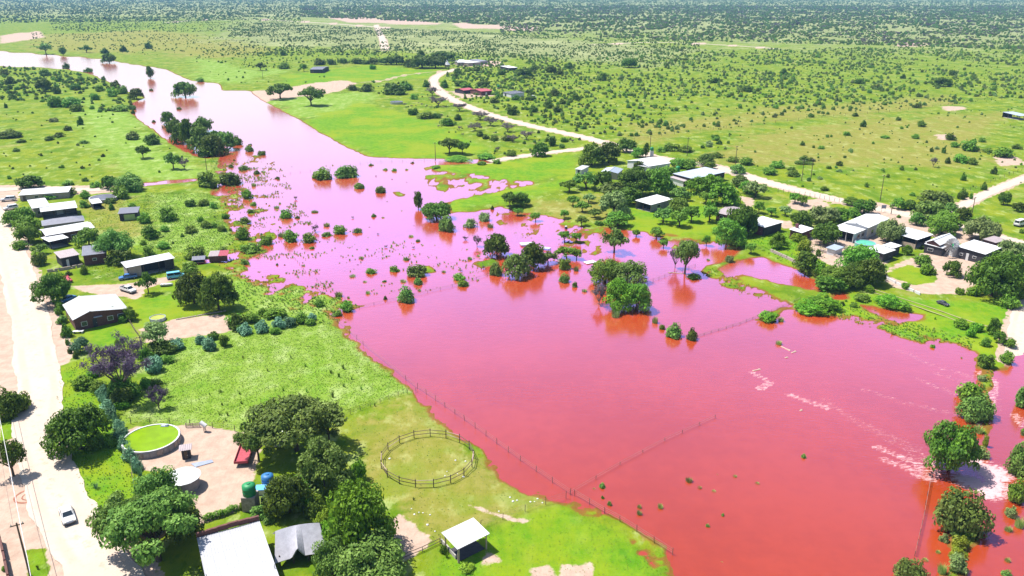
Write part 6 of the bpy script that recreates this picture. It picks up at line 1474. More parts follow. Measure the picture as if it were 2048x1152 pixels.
def vehicle(name, label, e0, e1, kind='sedan', paint='carwhite', length=None, cat='car', group=None):
    """e0 rear end, e1 front end on the ground, in pixels of the photograph"""
    a, b = at(*e0), at(*e1)
    c = (a + b) / 2; d = b - a
    Lr = length or d.length
    root = empty(name, (c.x, c.y, LAND + 0.05), math.atan2(d.y, d.x)); tag(root, label, cat, group)
    P = M[paint]; w = 1.72 if kind != 'van' else 1.8
    Lv = {'sedan': 4.4, 'pickup': 5.2, 'suv': 4.6, 'van': 4.8}[kind]
    root.scale = (Lr / Lv,) * 3
    h = Lv / 2
    def prism_tap(poly, w0, w1, zs):
        n = len(poly); vs = []
        for s2 in (-1, 1):
            for x, z in poly:
                f = (z - zs[0]) / (zs[1] - zs[0]); f = min(1, max(0, f))
                vs.append((x, s2 * (w0 * (1 - f) + w1 * f) / 2, z))
        fs = [tuple(range(n)), tuple(range(2 * n - 1, n - 1, -1))] + [(i, i + n, (i + 1) % n + n, (i + 1) % n) for i in range(n)]
        return MB().add(vs, fs)
    if kind == 'sedan':
        low = [(-h, 0.35), (-h + 0.05, 0.86), (-h + 0.9, 0.92), (h - 1.25, 0.90), (h - 0.15, 0.72), (h, 0.35)]; cab = [(-1.62, 0.86), (-0.95, 1.42), (0.35, 1.42), (1.12, 0.86)]
    elif kind == 'suv':
        low = [(-h, 0.4), (-h + 0.03, 1.0), (h - 1.1, 1.0), (h - 0.1, 0.86), (h, 0.4)]; cab = [(-2.2, 0.95), (-2.0, 1.68), (0.45, 1.68), (1.2, 0.95)]
    elif kind == 'pickup':
        low = [(-h, 0.45), (-h, 0.92), (-0.45, 0.92), (-0.4, 1.0), (h - 1.2, 1.0), (h - 0.12, 0.86), (h, 0.45)]; cab = [(-0.75, 0.95), (-0.6, 1.66), (0.75, 1.66), (1.4, 0.95)]
    else:
        low = [(-h, 0.35), (-h, 1.0), (h - 0.9, 1.0), (h - 0.05, 0.8), (h, 0.35)]; cab = [(-2.35, 0.95), (-2.3, 1.9), (1.0, 1.9), (1.75, 0.95)]
    z0, z1 = cab[0][1], cab[1][1]
    bevelled(prism_tap(low, w, w * 0.96, (0.35, 1.0)), 'body', P, root, 0.06)
    cb = bevelled(prism_tap(cab, w * 0.93, w * 0.74, (z0, z1)), 'cabin', P, root, 0.05)
    # glass: front, rear and side panes a few millimetres proud
    def pane(q, off):
        q = [Vector(v) for v in q]; n_ = (q[1] - q[0]).cross(q[2] - q[0]).normalized()
        if n_.dot(Vector(off)) < 0: n_ = -n_
        t_ = [v + n_ * 0.012 for v in q] + [v - n_ * 0.02 for v in q]
        MB().add(t_, [(0, 1, 2, 3), (7, 6, 5, 4), (0, 4, 5, 1), (1, 5, 6, 2), (2, 6, 7, 3), (3, 7, 4, 0)]).build('window', M['glass'], cb)
    wb_, wt_ = w * 0.93 / 2, w * 0.74 / 2
    def lerp(p_, q_, f): return (p_[0] + (q_[0] - p_[0]) * f, p_[1] + (q_[1] - p_[1]) * f)
    def wid(z): f = (z - z0) / (z1 - z0); return wb_ * (1 - f) + wt_ * f
    for (p_, q_, off) in ((cab[3], cab[2], (1, 0, 0.5)), (cab[0], cab[1], (-1, 0, 0.5))):
        l_, u_ = lerp(p_, q_, 0.14), lerp(p_, q_, 0.88)
        pane([(l_[0], -wid(l_[1]) + 0.12, l_[1]), (l_[0], wid(l_[1]) - 0.12, l_[1]), (u_[0], wid(u_[1]) - 0.10, u_[1]), (u_[0], -wid(u_[1]) + 0.10, u_[1])], off)
    zl, zu = z0 + (z1 - z0) * 0.18, z0 + (z1 - z0) * 0.85
    f0l, f0u = lerp(cab[0], cab[1], 0.18)[0] + 0.12, lerp(cab[0], cab[1], 0.85)[0] + 0.10
    f1l, f1u = lerp(cab[3], cab[2], 0.18)[0] - 0.12, lerp(cab[3], cab[2], 0.85)[0] - 0.10
    ml, mu = (f0l + f1l) / 2, (f0u + f1u) / 2
    for s2 in (-1, 1):
        for (xa, xb, xc, xd) in ((f0l, ml - 0.05, mu - 0.05, f0u), (ml + 0.05, f1l, f1u, mu + 0.05)):
            pane([(xa, s2 * wid(zl), zl), (xb, s2 * wid(zl), zl), (xc, s2 * wid(zu), zu), (xd, s2 * wid(zu), zu)], (0, s2, 0.2))
    if kind == 'pickup':
        MB().box((-h + 1.02, 0, 0.945), (1.75, w * 0.82, 0.05)).build('load_bed', M['dark'], root)
        for s2 in (-1, 1): MB().box((-h + 1.02, s2 * w * 0.45, 1.0), (2.0, 0.08, 0.22)).build('bed_side', P, root)
        MB().box((-h + 0.06, 0, 1.0), (0.07, w * 0.80, 0.22)).build('tailgate', P, root)
    for x in (-h + 0.85, h - 0.85):
        for s2 in (-1, 1):
            r_ = 0.33
            prof = [(r_ * 0.6, -0.1), (r_, -0.1), (r_, 0.1), (r_ * 0.6, 0.1)]
            wl = MB().lathe(prof, 18).mesh('wheel', M['tyre'])
            o = link('wheel', wl, root); o.location = (x, s2 * (w / 2 - 0.06), r_ - 0.02); o.rotation_euler = (math.pi / 2, 0, 0)
            MB().lathe([(0.02, -0.06), (r_ * 0.62, -0.06), (r_ * 0.62, 0.06), (0.02, 0.06)], 14).build('rim', M['steel'], o)
    for s2 in (-1, 1):
        MB().box((h - 0.07, s2 * w * 0.36, 0.66), (0.12, 0.30, 0.14)).build('headlight', M['lamp'], root)
        MB().box((-h + 0.02, s2 * w * 0.40, 0.72), (0.06, 0.22, 0.16)).build('tail_light', M['redlamp'], root)
    MB().box((h - 0.02, 0, 0.42), (0.14, w * 0.9, 0.16)).build('bumper', M['cardark'], root)
    MB().box((-h + 0.02, 0, 0.42), (0.14, w * 0.9, 0.16)).build('bumper', M['cardark'], root)
    return root
vehicle('white_car', 'white sedan driving along the wide dirt road', (131, 1020), (142, 1053), 'sedan', 'carwhite', 4.6)
vehicle('white_pickup', 'white double cab pickup parked beside the bright lawn', (243, 579), (271, 588), 'pickup', 'carwhite', 5.2)
vehicle('white_estate', 'white estate car at the end of the long low shed', (31, 401), (4, 403), 'suv', 'carwhite', 5.0)
vehicle('blue_van', 'light blue van parked in front of the open shed bays', (338, 558), (367, 554), 'van', 'vanblue', 4.6, 'van')
vehicle('blue_truck', 'pickup with a white cab and dark blue load bed by the machinery shed', (270, 556), (243, 560), 'pickup', 'carblue', 4.6, 'truck')
vehicle('blue_car', 'blue car tucked behind the brick house', (146, 598), (126, 606), 'sedan', 'carblue', 4.2)
vehicle('white_vehicle', 'white vehicle half hidden by trees beside the dirt road', (34, 417), (10, 421), 'suv', 'carwhite', 4.6)
vehicle('white_truck', 'white truck parked where the sandy track leaves the pale yard', (2024, 456), (2056, 446), 'van', 'carwhite', 5.5, 'truck')
vehicle('car_wreck', 'dark car wreck lying in the grass below the windmill yard', (1876, 606), (1895, 613), 'sedan', 'cardark', 3.0, 'car wreck')
vehicle('white_car', 'tiny white car beside bushes near the far red roofed house', (1059, 195), (1075, 198), 'suv', 'carwhite', 5.2)
vehicle('shaded_pickup', 'white pickup under the wide thorn tree in the yard', (560, 895), (566, 872), 'pickup', 'carwhite', 4.8)

def trailer(name, label, e0, e1, w, mat, h=0.75, side=0.35, cat='trailer'):
    a, b = at(*e0), at(*e1); d = b - a; c = (a + b) / 2; L = d.length
    root = empty(name, (c.x, c.y, LAND), math.atan2(d.y, d.x)); tag(root, label, cat)
    n = 8
    for i in range(n): part(root, 'deck_board', mat, (-L / 2 + L * (i + 0.5) / n, 0, h), (L / n - 0.02, w - 0.1, 0.06))
    for s2 in (-1, 1): part(root, 'side_board', mat, (0, s2 * w / 2, h + side / 2), (L, 0.06, side + 0.1))
    for s2 in (-1, 1): part(root, 'end_board', mat, (s2 * (L / 2 + 0.035), 0, h + side / 2), (0.06, w + 0.06, side + 0.1))
    part(root, 'chassis', 'cardark', (0, 0, h - 0.17), (L * 0.96, w * 0.4, 0.2))
    for x in (-0.5, 0.5):
        for s2 in (-1, 1):
            o = MB().lathe([(0.05, -0.1), (0.36, -0.1), (0.36, 0.1), (0.05, 0.1)], 16).build('wheel', M['tyre'], root)
            o.location = (x, s2 * (w / 2 - 0.2), 0.34); o.rotation_euler = (math.pi / 2, 0, 0)
    MB().tube([(L / 2, 0, h - 0.15), (L / 2 + 1.3, 0, 0.35)], 0.05, 6).build('drawbar', M['cardark'], root)
    return root
trailer('red_trailer', 'long pinkish red flat trailer standing in the dirt yard', (483, 934), (497, 893), 2.2, 'carred')
trailer('red_cart', 'small red cart parked by the dirt road verge', (131, 556), (141, 566), 1.2, 'carred', 0.5, 0.2, 'cart')
bt = at(333, 572)
boat = empty('white_boat', (bt.x, bt.y, LAND), math.radians(8)); tag(boat, 'small white boat lying on grass beside the blue van', 'boat')
nb = 9; vs = []; fs = []
for i in range(nb):
    f = i / (nb - 1); x = -1.5 + 3.2 * f; wd = 0.62 * (1 - max(0, f - 0.45) ** 2 * 3.1)
    wd = max(wd, 0.02); zk = 0.02 + 0.35 * max(0, f - 0.6) ** 1.5
    vs += [(x, -wd, 0.62 + 0.1 * f), (x, -wd * 0.7, zk + 0.18), (x, 0, zk), (x, wd * 0.7, zk + 0.18), (x, wd, 0.62 + 0.1 * f)]
for i in range(nb - 1):
    for j in range(4): b = i * 5 + j; fs.append((b, b + 1, b + 6, b + 5))
fs.append((0, 1, 2, 3, 4))
o = MB().add(vs, fs).build('hull', M['white'], boat, smooth=True); o.modifiers.new('thickness', 'SOLIDIFY').thickness = 0.04
for x in (-0.7, 0.3): MB().box((x, 0, 0.48), (0.3, 1.05, 0.05)).build('thwart', M['palewood'], boat)

# ------------------------------------------------------------------ round pen, fences, walls
POST = MB().tube([(0, 0, 0), (0, 0, 1)], 0.065, 6).mesh('post', M['wood'])
POST_T = MB().tube([(0, 0, 0), (0, 0, 1)], 0.045, 5).mesh('thin_post', M['wood'])
POST_P = MB().tube([(0, 0, 0), (0, 0, 1)], 0.06, 6).mesh('pale_post', M['palewood'])
pc = at(855, 922); PR = 7.75
pen = empty('round_pen', (pc.x, 115.1, LAND)); tag(pen, 'round wooden pen with upright posts and two rails on the brown paddock', 'pen')
NP = 17
for i in range(NP):
    a_ = i / NP * 2 * math.pi + 0.13; b_ = (i + 1) / NP * 2 * math.pi + 0.13
    hh = 1.45 + 0.25 * rnd.random()
    link('post', POST, pen, (PR * math.cos(a_), PR * math.sin(a_), -0.2), 0, (1.2, 1.2, hh + 0.2))
    for z in (0.62, 1.25):
        MB().tube([(PR * math.cos(a_), PR * math.sin(a_), z + rnd.uniform(-0.05, 0.05)), (PR * math.cos(b_), PR * math.sin(b_), z + rnd.uniform(-0.05, 0.05))], 0.055, 6).build('rail', M['wood'] if rnd.random() < 0.75 else M['palewood'], pen)

def fence(name, label, px, spacing, h, post=POST_T, wires=3, group=None, z_water=False, wire_r=0.012, skip=0.0, rail=False):
    P = np.asarray(px, float)
    W = at_np(P, 0.0 if z_water else LAND)
    pts = []
    for i in range(len(W) - 1):
        d = np.hypot(*(W[i + 1] - W[i])); n = max(1, round(d / spacing))
        for k in range(n): pts.append(W[i] + (W[i + 1] - W[i]) * k / n)
    pts.append(W[-1])
    base = [(float(x), float(y), max(gz(x, y), -0.35)) for x, y in pts]
    root = empty(name, base[0]); tag(root, label, 'fence', group)
    o0 = Vector(base[0])
    tops = []
    for p_ in base:
        q = Vector(p_); lv = max(q.z, 0.0)
        top = lv + h * rnd.uniform(0.9, 1.1)
        tops.append((q.x, q.y, lv))
        if rnd.random() < skip: continue
        o = link('post', post, root, (q.x - o0.x, q.y - o0.y, q.z - 0.2 - o0.z), 0, (1, 1, top - q.z + 0.2))
        o.rotation_euler = (rnd.gauss(0, 0.05), rnd.gauss(0, 0.05), 0)
    for k in range(wires):
        z = h * (0.35 + 0.55 * k / max(1, wires - 1))
        MB().tube([(x - o0.x, y - o0.y, lv + z - o0.z) for x, y, lv in tops], wire_r, 4, cap=False).build('rail' if rail else 'wire', M['wood'] if rail else M['rope'], root)
    return root
fence('wire_fence', 'wire fence of dark posts along the flooded side of the round pen paddock', [(835, 777), (930, 842), (1040, 922), (1140, 990)], 3.6, 1.2, z_water=True, wire_r=0.013)
fence('wire_fence', 'half drowned wire fence running out into the wide red flood', [(1140, 988), (1240, 930), (1330, 882), (1430, 836)], 5.0, 0.7, z_water=True, wire_r=0.016, wires=2)
fence('wire_fence', 'wire fence between the lush green corner and the flood', [(1150, 992), (1240, 1045), (1345, 1110)], 3.0, 1.2, z_water=True, wire_r=0.02)
fence('wire_fence', 'sandy footed fence from the field shed to the flood corner', [(880, 1087), (960, 1056), (1050, 1023), (1132, 992)], 4.5, 1.3)
fence('wire_fence', 'fence along the waterline of the pale green meadow', [(664, 636), (740, 702), (832, 777)], 4.0, 1.1, z_water=True, skip=0.3)
fence('wire_fence', 'fence dividing the pale green meadow from the brown paddock', [(680, 836), (760, 806), (832, 779)], 2.2, 1.0)
fence('wire_fence', 'flooded wire fence leading to the rounded bushes in the water', [(690, 622), (830, 591), (905, 573), (975, 551)], 3.6, 0.7, z_water=True, wire_r=0.014)
fence('flooded_fence', 'low brush lined fence crossing the flood to the green spit', [(1393, 674), (1480, 648), (1600, 600)], 2.4, 0.5, z_water=True, wire_r=0.025, wires=2)
fence('flooded_fence', 'short fence standing in flood below the foaming spillway', [(1829, 1112), (1848, 1030), (1862, 955)], 3.0, 0.9, z_water=True, wire_r=0.02)
fence('flooded_fence', 'fence in the flood between the tree island and the tall thorn tree', [(1295, 566), (1340, 550), (1390, 533)], 2.6, 0.7, z_water=True, wire_r=0.025, wires=2)
fence('flooded_fence', 'line of pale posts crossing the shallow flood', [(560, 480), (612, 545), (690, 598)], 2.6, 0.6, POST_P, 1, z_water=True, skip=0.2)
fence('flooded_fence', 'line of short posts standing in the upper flood beside the drowned track', [(560, 350), (640, 340), (740, 325), (870, 322)], 5.0, 0.9, z_water=True, wires=1)
fence('post_fence', 'row of dark upright posts along the pale road behind the houses', [(1556, 384), (1620, 393), (1688, 407)], 2.0, 1.5, POST, 2)
fence('field_fence', 'long wire fence between the far bush and the grassy field', [(1240, 283), (1400, 262), (1620, 238), (1800, 222), (2050, 190)], 9.0, 1.5, POST, 2, wire_r=0.03)
fence('garden_fence', 'thin fence along the agave hedge in the grass', [(262, 905), (266, 960), (275, 1010)], 3.0, 1.5)
fence('track_fence', 'wire fence along the sandy track', [(2060, 335), (1990, 362), (1930, 385)], 5.0, 1.3, POST, 2)
fence('lawn_fence', 'low pale fence between the two garden lawns of the brick house', [(257, 640), (268, 660), (277, 672)], 1.5, 0.8, POST_P, 2, rail=True, wire_r=0.04)
fence('meadow_fence', 'dark posts at the top of the reservoir yard', [(262, 848), (300, 846), (380, 850), (470, 862)], 4.0, 1.3, POST, 3)
fence('yard_rail', 'pale pink rail from the dirt strip to the field shed', [(806, 1119), (845, 1103), (880, 1086)], 2.6, 0.9, POST_P, 2, rail=True, wire_r=0.05)

def masonry(name, label, px, h, th, mat, bl=0.9, courses=2, cat='wall'):
    W = at_np(px); root = empty(name, (W[0][0], W[0][1], gz(*W[0]))); tag(root, label, cat)
    for i in range(len(W) - 1):
        d = W[i + 1] - W[i]; L = float(np.hypot(*d)); ang = math.atan2(d[1], d[0]); n = max(1, round(L / bl))
        for c in range(courses):
            for k in range(n):
                f = (k + 0.5 + (0.25 if c % 2 else -0.25) * (0 < k < n - 1)) / n
                x, y = W[i] + d * f - W[0]
                MBk = MB().box((0, 0, 0), (L / n - 0.02, th * rnd.uniform(0.9, 1.05), h / courses - 0.015))
                o = MBk.build('stone_block', M[mat], root, (x, y, (c + 0.5) * h / courses - 0.05), ang)
    return root
masonry('stone_wall', 'low grey stone wall above the square flooded garden', [(1541, 503), (1568, 515), (1597, 529)], 0.9, 0.35, 'stone', 1.1, 2)
masonry('stone_wall', 'low stone wall in front of the blue covered shed', [(1640, 503), (1664, 510), (1680, 517)], 0.8, 0.35, 'stone', 1.1, 2)
masonry('white_wall', 'pale low garden wall below the windmill lawn', [(1764, 553), (1800, 572), (1840, 590)], 0.7, 0.25, 'white', 1.6, 1)
masonry('terrace_wall', 'pale low terrace wall in front of the dark house', [(95, 545), (130, 540), (166, 533)], 0.9, 0.3, 'cream', 1.5, 2)
masonry('boundary_wall', 'brown boundary wall at the verge beside the power pole', [(2, 1085), (12, 1130), (22, 1180)], 1.6, 0.3, 'brick', 1.2, 3)
masonry('stone_edging', 'row of stones edging the bare vegetable plot', [(352, 640), (400, 631), (452, 622)], 0.25, 0.3, 'stone', 0.7, 1, 'edging')
masonry('low_concrete_wall', 'low pale wall under the open field shed', [(883, 1085), (898, 1102), (912, 1118)], 0.7, 0.2, 'concrete', 1.4, 1)

# ------------------------------------------------------------------ power poles and cables
def pole(name, label, px, py, h, group=None, arm=1.6, base=None):
    p = at(px, py) if base is None else Vector(base)
    root = empty(name, (p.x, p.y, LAND)); tag(root, label, 'pole', group)
    MB().tube([(0, 0, -0.3), (0, 0, h)], [0.16, 0.10], 8).build('shaft', M['wood'], root)
    MB().box((0, 0, h - 0.35), (arm, 0.12, 0.12), 0.5).build('crossarm', M['wood'], root)
    for s2 in (-1, 0, 1):
        MB().lathe([(0.05, h - 0.3), (0.08, h - 0.2), (0.04, h - 0.05)], 8, (s2 * arm * 0.42 * math.cos(0.5), s2 * arm * 0.42 * math.sin(0.5), 0)).build('insulator', M['white'], root)
    return Vector((p.x, p.y, LAND + h - 0.1))
tops = {}
for nm_, x_, yb, yt, lab in [
        ('a', 1300, 300, 262, 'power pole above the farm road behind the gabled house'), ('b', 1374, 312, 275, 'power pole in the green scrub above the blue roofed house'), ('c', 1470, 335, 292, 'power pole between the scrub pole and the twin poles'),
        ('d', 1603, 362, 320, 'twin power pole nearer the blue roofed house'), ('e', 1621, 362, 318, 'twin power pole farther from the blue roofed house'), ('f', 1760, 402, 350, 'power pole on the field between twin poles and pale yard'), ('g', 1944, 426, 394, 'dark power pole beside the sandy track junction'),
        ('h', 1782, 428, 408, 'short pole beside the blue sign on the pale yard'), ('i', 871, 320, 285, 'lone pole at the drowned track beside the umbrella thorn tree'), ('j', 415, 350, 312, 'pole on the bank opposite the flooded thicket'), ('k', 52, 186, 160, 'pole in the bush on the near river bank'), ('l', 526, 158, 140, 'lone pole on the far bank grassland'), ('m', 284, 700, 672, 'thin pole at the corner of the garden lawn') ]:
    tops[nm_] = pole('power_pole', lab, x_, yb, rise(yb, yt))
def cable(label, a, b, sag=0.8, mat='rope', r=0.02, group=None):
    pts = [a.lerp(b, t / 14) - Vector((0, 0, sag * 4 * (t / 14) * (1 - t / 14))) for t in range(15)]
    o0 = pts[0]
    o = MB().tube([p_ - o0 for p_ in pts], r, 5).build('power_cable', M[mat], None, o0); tag(o, label, 'cable', group)
cable('power cable from the gabled house pole to the scrub pole', tops['a'], tops['b'], 0.8)
cable('power cable from the scrub pole to the next roadside pole', tops['b'], tops['c'], 0.8)
cable('power cable from the roadside pole to the twin poles', tops['c'], tops['d'], 0.8)
cable('power cable from the twin poles to the field pole', tops['e'], tops['f'], 1.0)
ptop = at(33, 1047, LAND + 8.5)
t0 = pole('power_pole', 'tall power pole on the verge at the bottom of the dirt road', 0, 0, 8.6, base=(ptop.x, ptop.y, LAND))
nxt = at(-14, 800, LAND + 8.5); dirv = (nxt - ptop); nxt = ptop + dirv.normalized() * 62
t1 = pole('power_pole', 'second power pole further up the dirt road verge', 0, 0, 8.6, base=(nxt.x, nxt.y, LAND))
cable('white power cable strung along the dirt road verge', t0 + Vector((0.35, 0.2, 0)), t1 + Vector((0.35, 0.2, 0)), 0.6, 'cable', 0.035)
cable('dark power cable strung along the dirt road verge', t0 - Vector((0.35, 0.2, 0)), t1 - Vector((0.35, 0.2, 0)), 0.7, 'rope', 0.025)
prev = ptop - dirv.normalized() * 40
cable('white power cable running on beyond the verge pole', t0 + Vector((0.35, 0.2, 0)), Vector((prev.x + .35, prev.y + .2, LAND + 8.5)), 0.4, 'cable', 0.035)

# ------------------------------------------------------------------ small things
def heap(name, label, px, py, cat, build_fn, rz_=0.0, z=None):
    p = at(px, py); zz = gz(p.x, p.y) if z is None else z
    root = empty(name, (p.x, p.y, zz), rz_); tag(root, label, cat); build_fn(root); return root
q = [at(382, 928), at(424, 920), at(427, 925), at(391, 935)]
o = MB().add([(v.x - q[0].x, v.y - q[0].y, 0.05) for v in q] + [(v.x - q[0].x, v.y - q[0].y, 0.10) for v in q], [(3, 2, 1, 0), (4, 5, 6, 7), (0, 1, 5, 4), (1, 2, 6, 5), (2, 3, 7, 6), (3, 0, 4, 7)]).build('tarpaulin', M['tarp'], None, (q[0].x, q[0].y, LAND)); tag(o, 'grey blue tarpaulin strip on the dirt beside the white roofed tank', 'tarpaulin')
def drum(root):
    MB().tube([(-0.55, 0.2, 1.75), (0.45, -0.1, 1.15)], 0.38, 16).build('drum', M['white'], root)
    for x, y in ((0.25, 0.15), (0.25, -0.25), (-0.15, 0.1)): MB().tube([(x, y, -0.05), (x * 0.6, y * 0.6, 1.25)], 0.05, 6).build('leg', M['cardark'], root)
heap('mounted_drum', 'white tilted drum on a dark stand at the top of the dirt yard', 409, 863, 'drum', drum)
def gate(root):
    for k in range(4): MB().box((0, 0, 0.15 + 0.22 * k), (2.6, 0.05, 0.11)).build('gate_rail', M['palewood'], root)
    for x in (-1.2, 0, 1.2): MB().box((x, 0.05, 0.5), (0.09, 0.05, 1.0)).build('gate_upright', M['palewood'], root)
heap('wooden_gate', 'pale wooden gate panel beside the tilted white drum', 386, 855, 'gate', gate, 0.1)
def cover(root):
    MB().box((0, 0, 0.45), (2.2, 1.4, 0.9), 0.1).build('crate_body', M['white'], root); MB().box((0, 0, 0.94), (2.3, 1.5, 0.08), 0.1).build('crate_lid', M['bluecover'], root)
heap('yard_crate', 'white crate with a blue lid beside the blue water tank', 527, 985, 'crate', cover)
def bench(root):
    for k in range(3): MB().box((0, -0.3 + 0.3 * k, 0.5), (2.3, 0.25, 0.06)).build('slat', M['white'], root)
    for x in (-0.9, 0.9): MB().box((x, 0, 0.23), (0.12, 0.8, 0.48)).build('leg', M['white'], root)
heap('white_bench', 'white slatted bench on the front lawn of the brick house', 157, 666, 'bench', bench, 0.1)
def barrel(root):
    MB().lathe([(0.45, -0.2), (0.48, 0.3), (0.48, 0.7), (0.45, 1.1)], 16, close=True).build('barrel_body', M['cardark'], root, smooth=True); MB().lathe([(0.4, 1.1), (0.4, 1.16), (0.0, 1.16)], 14).build('lid', M['white'], root)
heap('black_barrel', 'black barrel with a white lid at the flood edge', 1132, 455, 'barrel', barrel)
def signb(root):
    for x in (-0.6, 0.6): MB().box((x, 0, 0.7), (0.08, 0.08, 1.5)).build('post', M['steel'], root)
    MB().box((0, -0.06, 1.9), (1.7, 0.06, 1.3)).build('board', M['roof_blue'], root)
heap('blue_sign', 'pale blue sign board on the white yard behind the big white house', 1766, 424, 'sign', signb)
def submerged(root, w=4.2, d=2.6, h=0.9):
    me_ = ribbed(w / 4 - 0.01, d, M['roof_white'], 3)
    for k in range(4): link('roof_panel', me_, root, (-w / 2 + k * w / 4, -d / 2, h))
    for x in (-w / 2 + 0.2, w / 2 - 0.2):
        for y in (-d / 2 + 0.2, d / 2 - 0.2): MB().box((x, y, h / 2 - 0.2), (0.12, 0.12, h + 0.3)).build('post', M['wood'], root)
heap('drowned_shed', 'white sheet roof of a drowned shed between the flooded trees', 1054, 487, 'shed', submerged, 0.2)
heap('drowned_shed', 'smaller white sheet roof sticking out of the flood behind the dense tree', 1092, 496, 'shed', lambda r_: submerged(r_, 2.6, 1.8, 0.8), -0.4)
heap('drowned_shed', 'white sheets of a drowned shelter at the head of the tree island', 1180, 522, 'shed', lambda r_: submerged(r_, 3.4, 2.2, 0.7), 0.5)
heap('drowned_shed', 'low white sheet lying at the foot of the green island shrubs', 1165, 540, 'shed', lambda r_: submerged(r_, 2.6, 1.2, 0.3), -0.5)
for k, (x0_, y0_, x1_, y1_) in enumerate([(1505, 742, 1521, 739), (1562, 693, 1580, 702), (1583, 706, 1592, 703), (1570, 716, 1576, 715), (1600, 822, 1604, 820), (1372, 548, 1336, 545)]):
    a, b = at(x0_, y0_, 0), at(x1_, y1_, 0); d = b - a
    o = MB().box((0, 0, 0), (d.length, 0.28, 0.14)).box((d.length * 0.3, 0.1, 0.08), (d.length * 0.3, 0.2, 0.1), 0.3).build('floating_plank', M['palewood'], None, (*((a + b) / 2)[:2], 0.03), math.atan2(d.y, d.x)); tag(o, 'pale plank drifting on the open red flood' if k < 5 else 'pale plank floating beside the tall open thorn tree', 'plank', 'planks drifting on the flood' if k < 5 else None)
for k, (x_, y_) in enumerate([(911, 921), (931, 922), (894, 943), (890, 952), (915, 948), (927, 954), (779, 918), (1026, 1003), (1034, 1001), (1061, 1003), (1069, 1002), (1085, 1003), (998, 1023), (838, 1025), (860, 1030), (846, 1026), (829, 1029), (855, 1050), (870, 1063), (823, 1018), (1020, 995), (1075, 994)]):
    p = at(x_, y_); r_ = rnd.uniform(0.09, 0.2)
    bm = bmesh.new(); bmesh.ops.create_icosphere(bm, subdivisions=2, radius=r_)
    for v in bm.verts: v.co *= 1 + 0.35 * (rnd.random() - 0.5); v.co.z *= 0.6
    me_ = bpy.data.meshes.new('stone'); bm.to_mesh(me_); bm.free(); me_.materials.append(M['white'])
    tag(link('stone', me_, None, (p.x, p.y, gz(p.x, p.y) + r_ * 0.3), rnd.random() * 6), 'pale stone lying in the paddock grass', 'stone', 'pale stones scattered over the paddock')

# dark tyre rings spun into the verge
tc = at(56, 992)
for r_, dx in ((1.9, 0.0), (1.1, 0.3)):
    n = 40; vs = []
    for k in range(n):
        a_ = 2 * math.pi * k / n
        for rr in (r_ * 0.86, r_ * 1.06): vs.append((dx + rr * math.cos(a_) + rnd.uniform(-0.05, 0.05), rr * math.sin(a_) + rnd.uniform(-0.05, 0.05), 0.012))
    o = MB().add(vs, [(2 * k, 2 * k + 1, (2 * k + 3) % (2 * n), (2 * k + 2) % (2 * n)) for k in range(n)]).build('tyre_track', plain('turned_red_soil', (0.27, 0.115, 0.075), 0.95, var=0.3), None, (tc.x, tc.y, LAND + 0.01)); tag(o, kind='structure')

# clipped hedge below the yard
hc = np.array([[i * 0.55, math.sin(i) * 0.12, 0.55 + 0.1 * math.sin(i * 2.1)] for i in range(9)]); hr = np.tile([[0.5, 0.5, 0.5]], (9, 1))
V_, F_ = leaves(np.random.default_rng(4), hc, hr, 2600, 0.13, 0.4)
a, b = at(412, 1042), at(470, 1022); d = b - a
hedge = empty('hedge', (a.x, a.y, LAND), math.atan2(d.y, d.x)); tag(hedge, 'short clipped green hedge behind the stepped parapet', 'hedge')
link('leaves', mesh_np('hedge', V_, F_, LEAF['green']), hedge)
MB().tube([(0.2, 0, -0.1), (0.2, 0, 0.5)], 0.06, 6).tube([(2.2, 0, -0.1), (2.2, 0, 0.5)], 0.06, 6).tube([(4.2, 0, -0.1), (4.2, 0, 0.5)], 0.06, 6).build('stems', BARK, hedge)

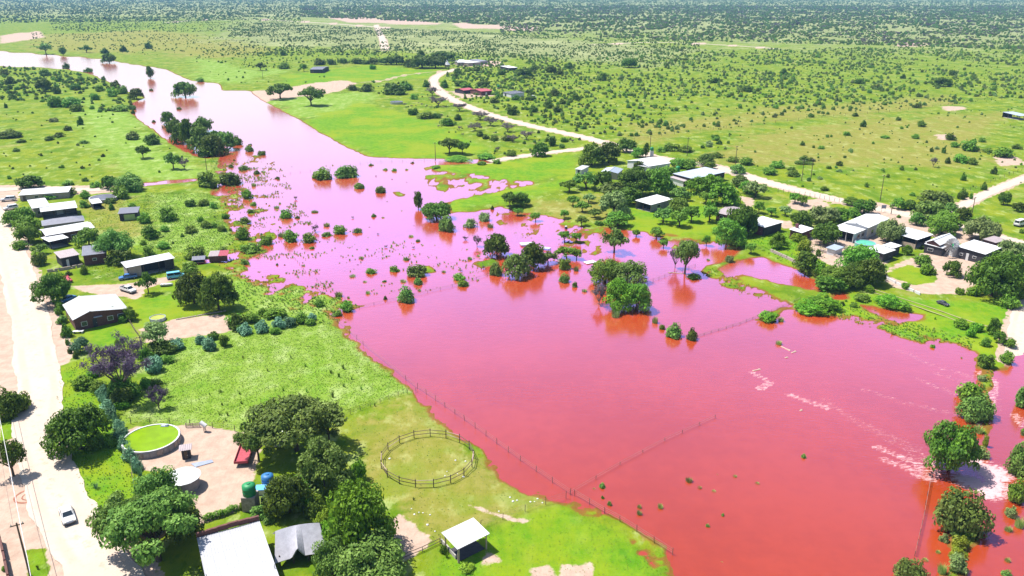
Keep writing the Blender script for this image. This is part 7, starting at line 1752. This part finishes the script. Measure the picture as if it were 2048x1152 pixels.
# ------------------------------------------------------------------ grass blades over meadows and verges
def grass_field():
    hosts, hid = [], {}
    for c_ in ('meadow', 'bright', 'green', 'dark'):
        q = host('blades', c_, 1)
        if q is not None: hid[c_] = len(hosts); hosts.append(q)
    g = np.random.default_rng(9)
    P, S, R, I = [], [], [], []
    jobs = [(TALL_PX[0], 9.0, ('meadow', 'meadow', 'meadow', 'bright'), 0.13), (TALL_PX[1], 2.6, ('meadow', 'meadow', 'bright'), 0.22), (TALL_PX[4], 2.0, ('meadow', 'bright'), 0.3), (TALL_PX[5], 1.6, ('meadow', 'bright'), 0.3),
            (LAWN_PX[3], 2.4, ('meadow',), 0.11), (LAWN_PX[7], 3.0, ('bright', 'meadow'), 0.18), (LAWN_PX[11], 1.4, ('bright', 'meadow'), 0.28), (DRY_PX[0], 1.0, ('meadow',), 0.12), (SHALLOW_PX[0], 0.8, ('meadow', 'bright'), 0.3), (SHALLOW_PX[2], 1.2, ('bright', 'meadow'), 0.25), (SHALLOW_PX[3], 1.0, ('meadow', 'bright'), 0.3), (SHALLOW_PX[6], 0.7, ('meadow',), 0.14), (SHALLOW_PX[7], 1.2, ('meadow',), 0.12),
            ([(180, 400), (300, 390), (460, 470), (420, 520), (300, 560), (160, 560)], 1.6, ('meadow', 'meadow', 'bright'), 0.2), (ISLANDS_PX[4], 2.0, ('meadow', 'bright'), 0.4), (ISLANDS_PX[3], 2.0, ('bright', 'meadow'), 0.35)]
    jobs += [([(430, 320), (560, 330), (640, 470), (700, 600), (520, 590), (440, 520), (470, 430)], -1.0, ('meadow', 'bright', 'green'), 0.42), ([(640, 460), (980, 500), (960, 560), (720, 600)], -0.45, ('meadow', 'bright'), 0.4), ([(1000, 430), (1200, 465), (1180, 530), (1060, 520)], -0.35, ('meadow', 'green'), 0.28), ([(1400, 530), (1600, 600), (1480, 590)], -0.8, ('bright', 'meadow'), 0.25)]
    for poly, dens, cols, sz in jobs:
        inwater = dens < 0; dens = abs(dens)
        W = at_np(poly); lo, hi = W.min(0), W.max(0)
        n = int(np.prod(hi - lo) * dens)
        X = g.uniform(lo[0], hi[0], n); Y = g.uniform(lo[1], hi[1], n)
        Hh = ground_h(X, Y)
        ok = (sdist(X, Y, W) > 0.2) & (Hh > (-0.7 if inwater else 0.0))
        if inwater: ok &= fbm(X / 5.0, Y / 5.0, 91, 4) > 0.57; Hh = np.maximum(Hh, -0.06)
        for pl in DIRT_PX[:7]: ok &= sdist(X, Y, at_np(pl), 5) < -0.3
        for x, y, h in zip(X[ok], Y[ok], Hh[ok]):
            w = sz * (0.6 + 0.9 * g.random())
            P.append((x, y, h - 0.03)); S.append((w, w, w * (0.7 + 0.5 * g.random()))); R.append(g.random() * 6.283); I.append(hid[cols[int(g.integers(len(cols)))]])
    print('grass', len(P))
    scatter('grass', 'long fresh grass covering the meadows and verges', 'grass', hosts, P, S, R, I)
grass_field()
# ------------------------------------------------------------------ the air
hz = MB(); hz.box((0, 5300, 40.0), (140000, 12400, 84.0))
hm = bpy.data.materials.new('haze'); hm.use_nodes = True
hn = hm.node_tree
for n_ in list(hn.nodes):
    if n_.type != 'OUTPUT_MATERIAL': hn.nodes.remove(n_)
pv = hn.nodes.new('ShaderNodeVolumePrincipled')
pv.inputs['Color'].default_value = (0.28, 0.58, 1.0, 1.0)
pv.inputs['Density'].default_value = 0.000085
pv.inputs['Anisotropy'].default_value = 0.0
hn.links.new(pv.outputs[0], [n_ for n_ in hn.nodes if n_.type == 'OUTPUT_MATERIAL'][0].inputs['Volume'])
tag(hz.build('haze', hm), kind='stuff')
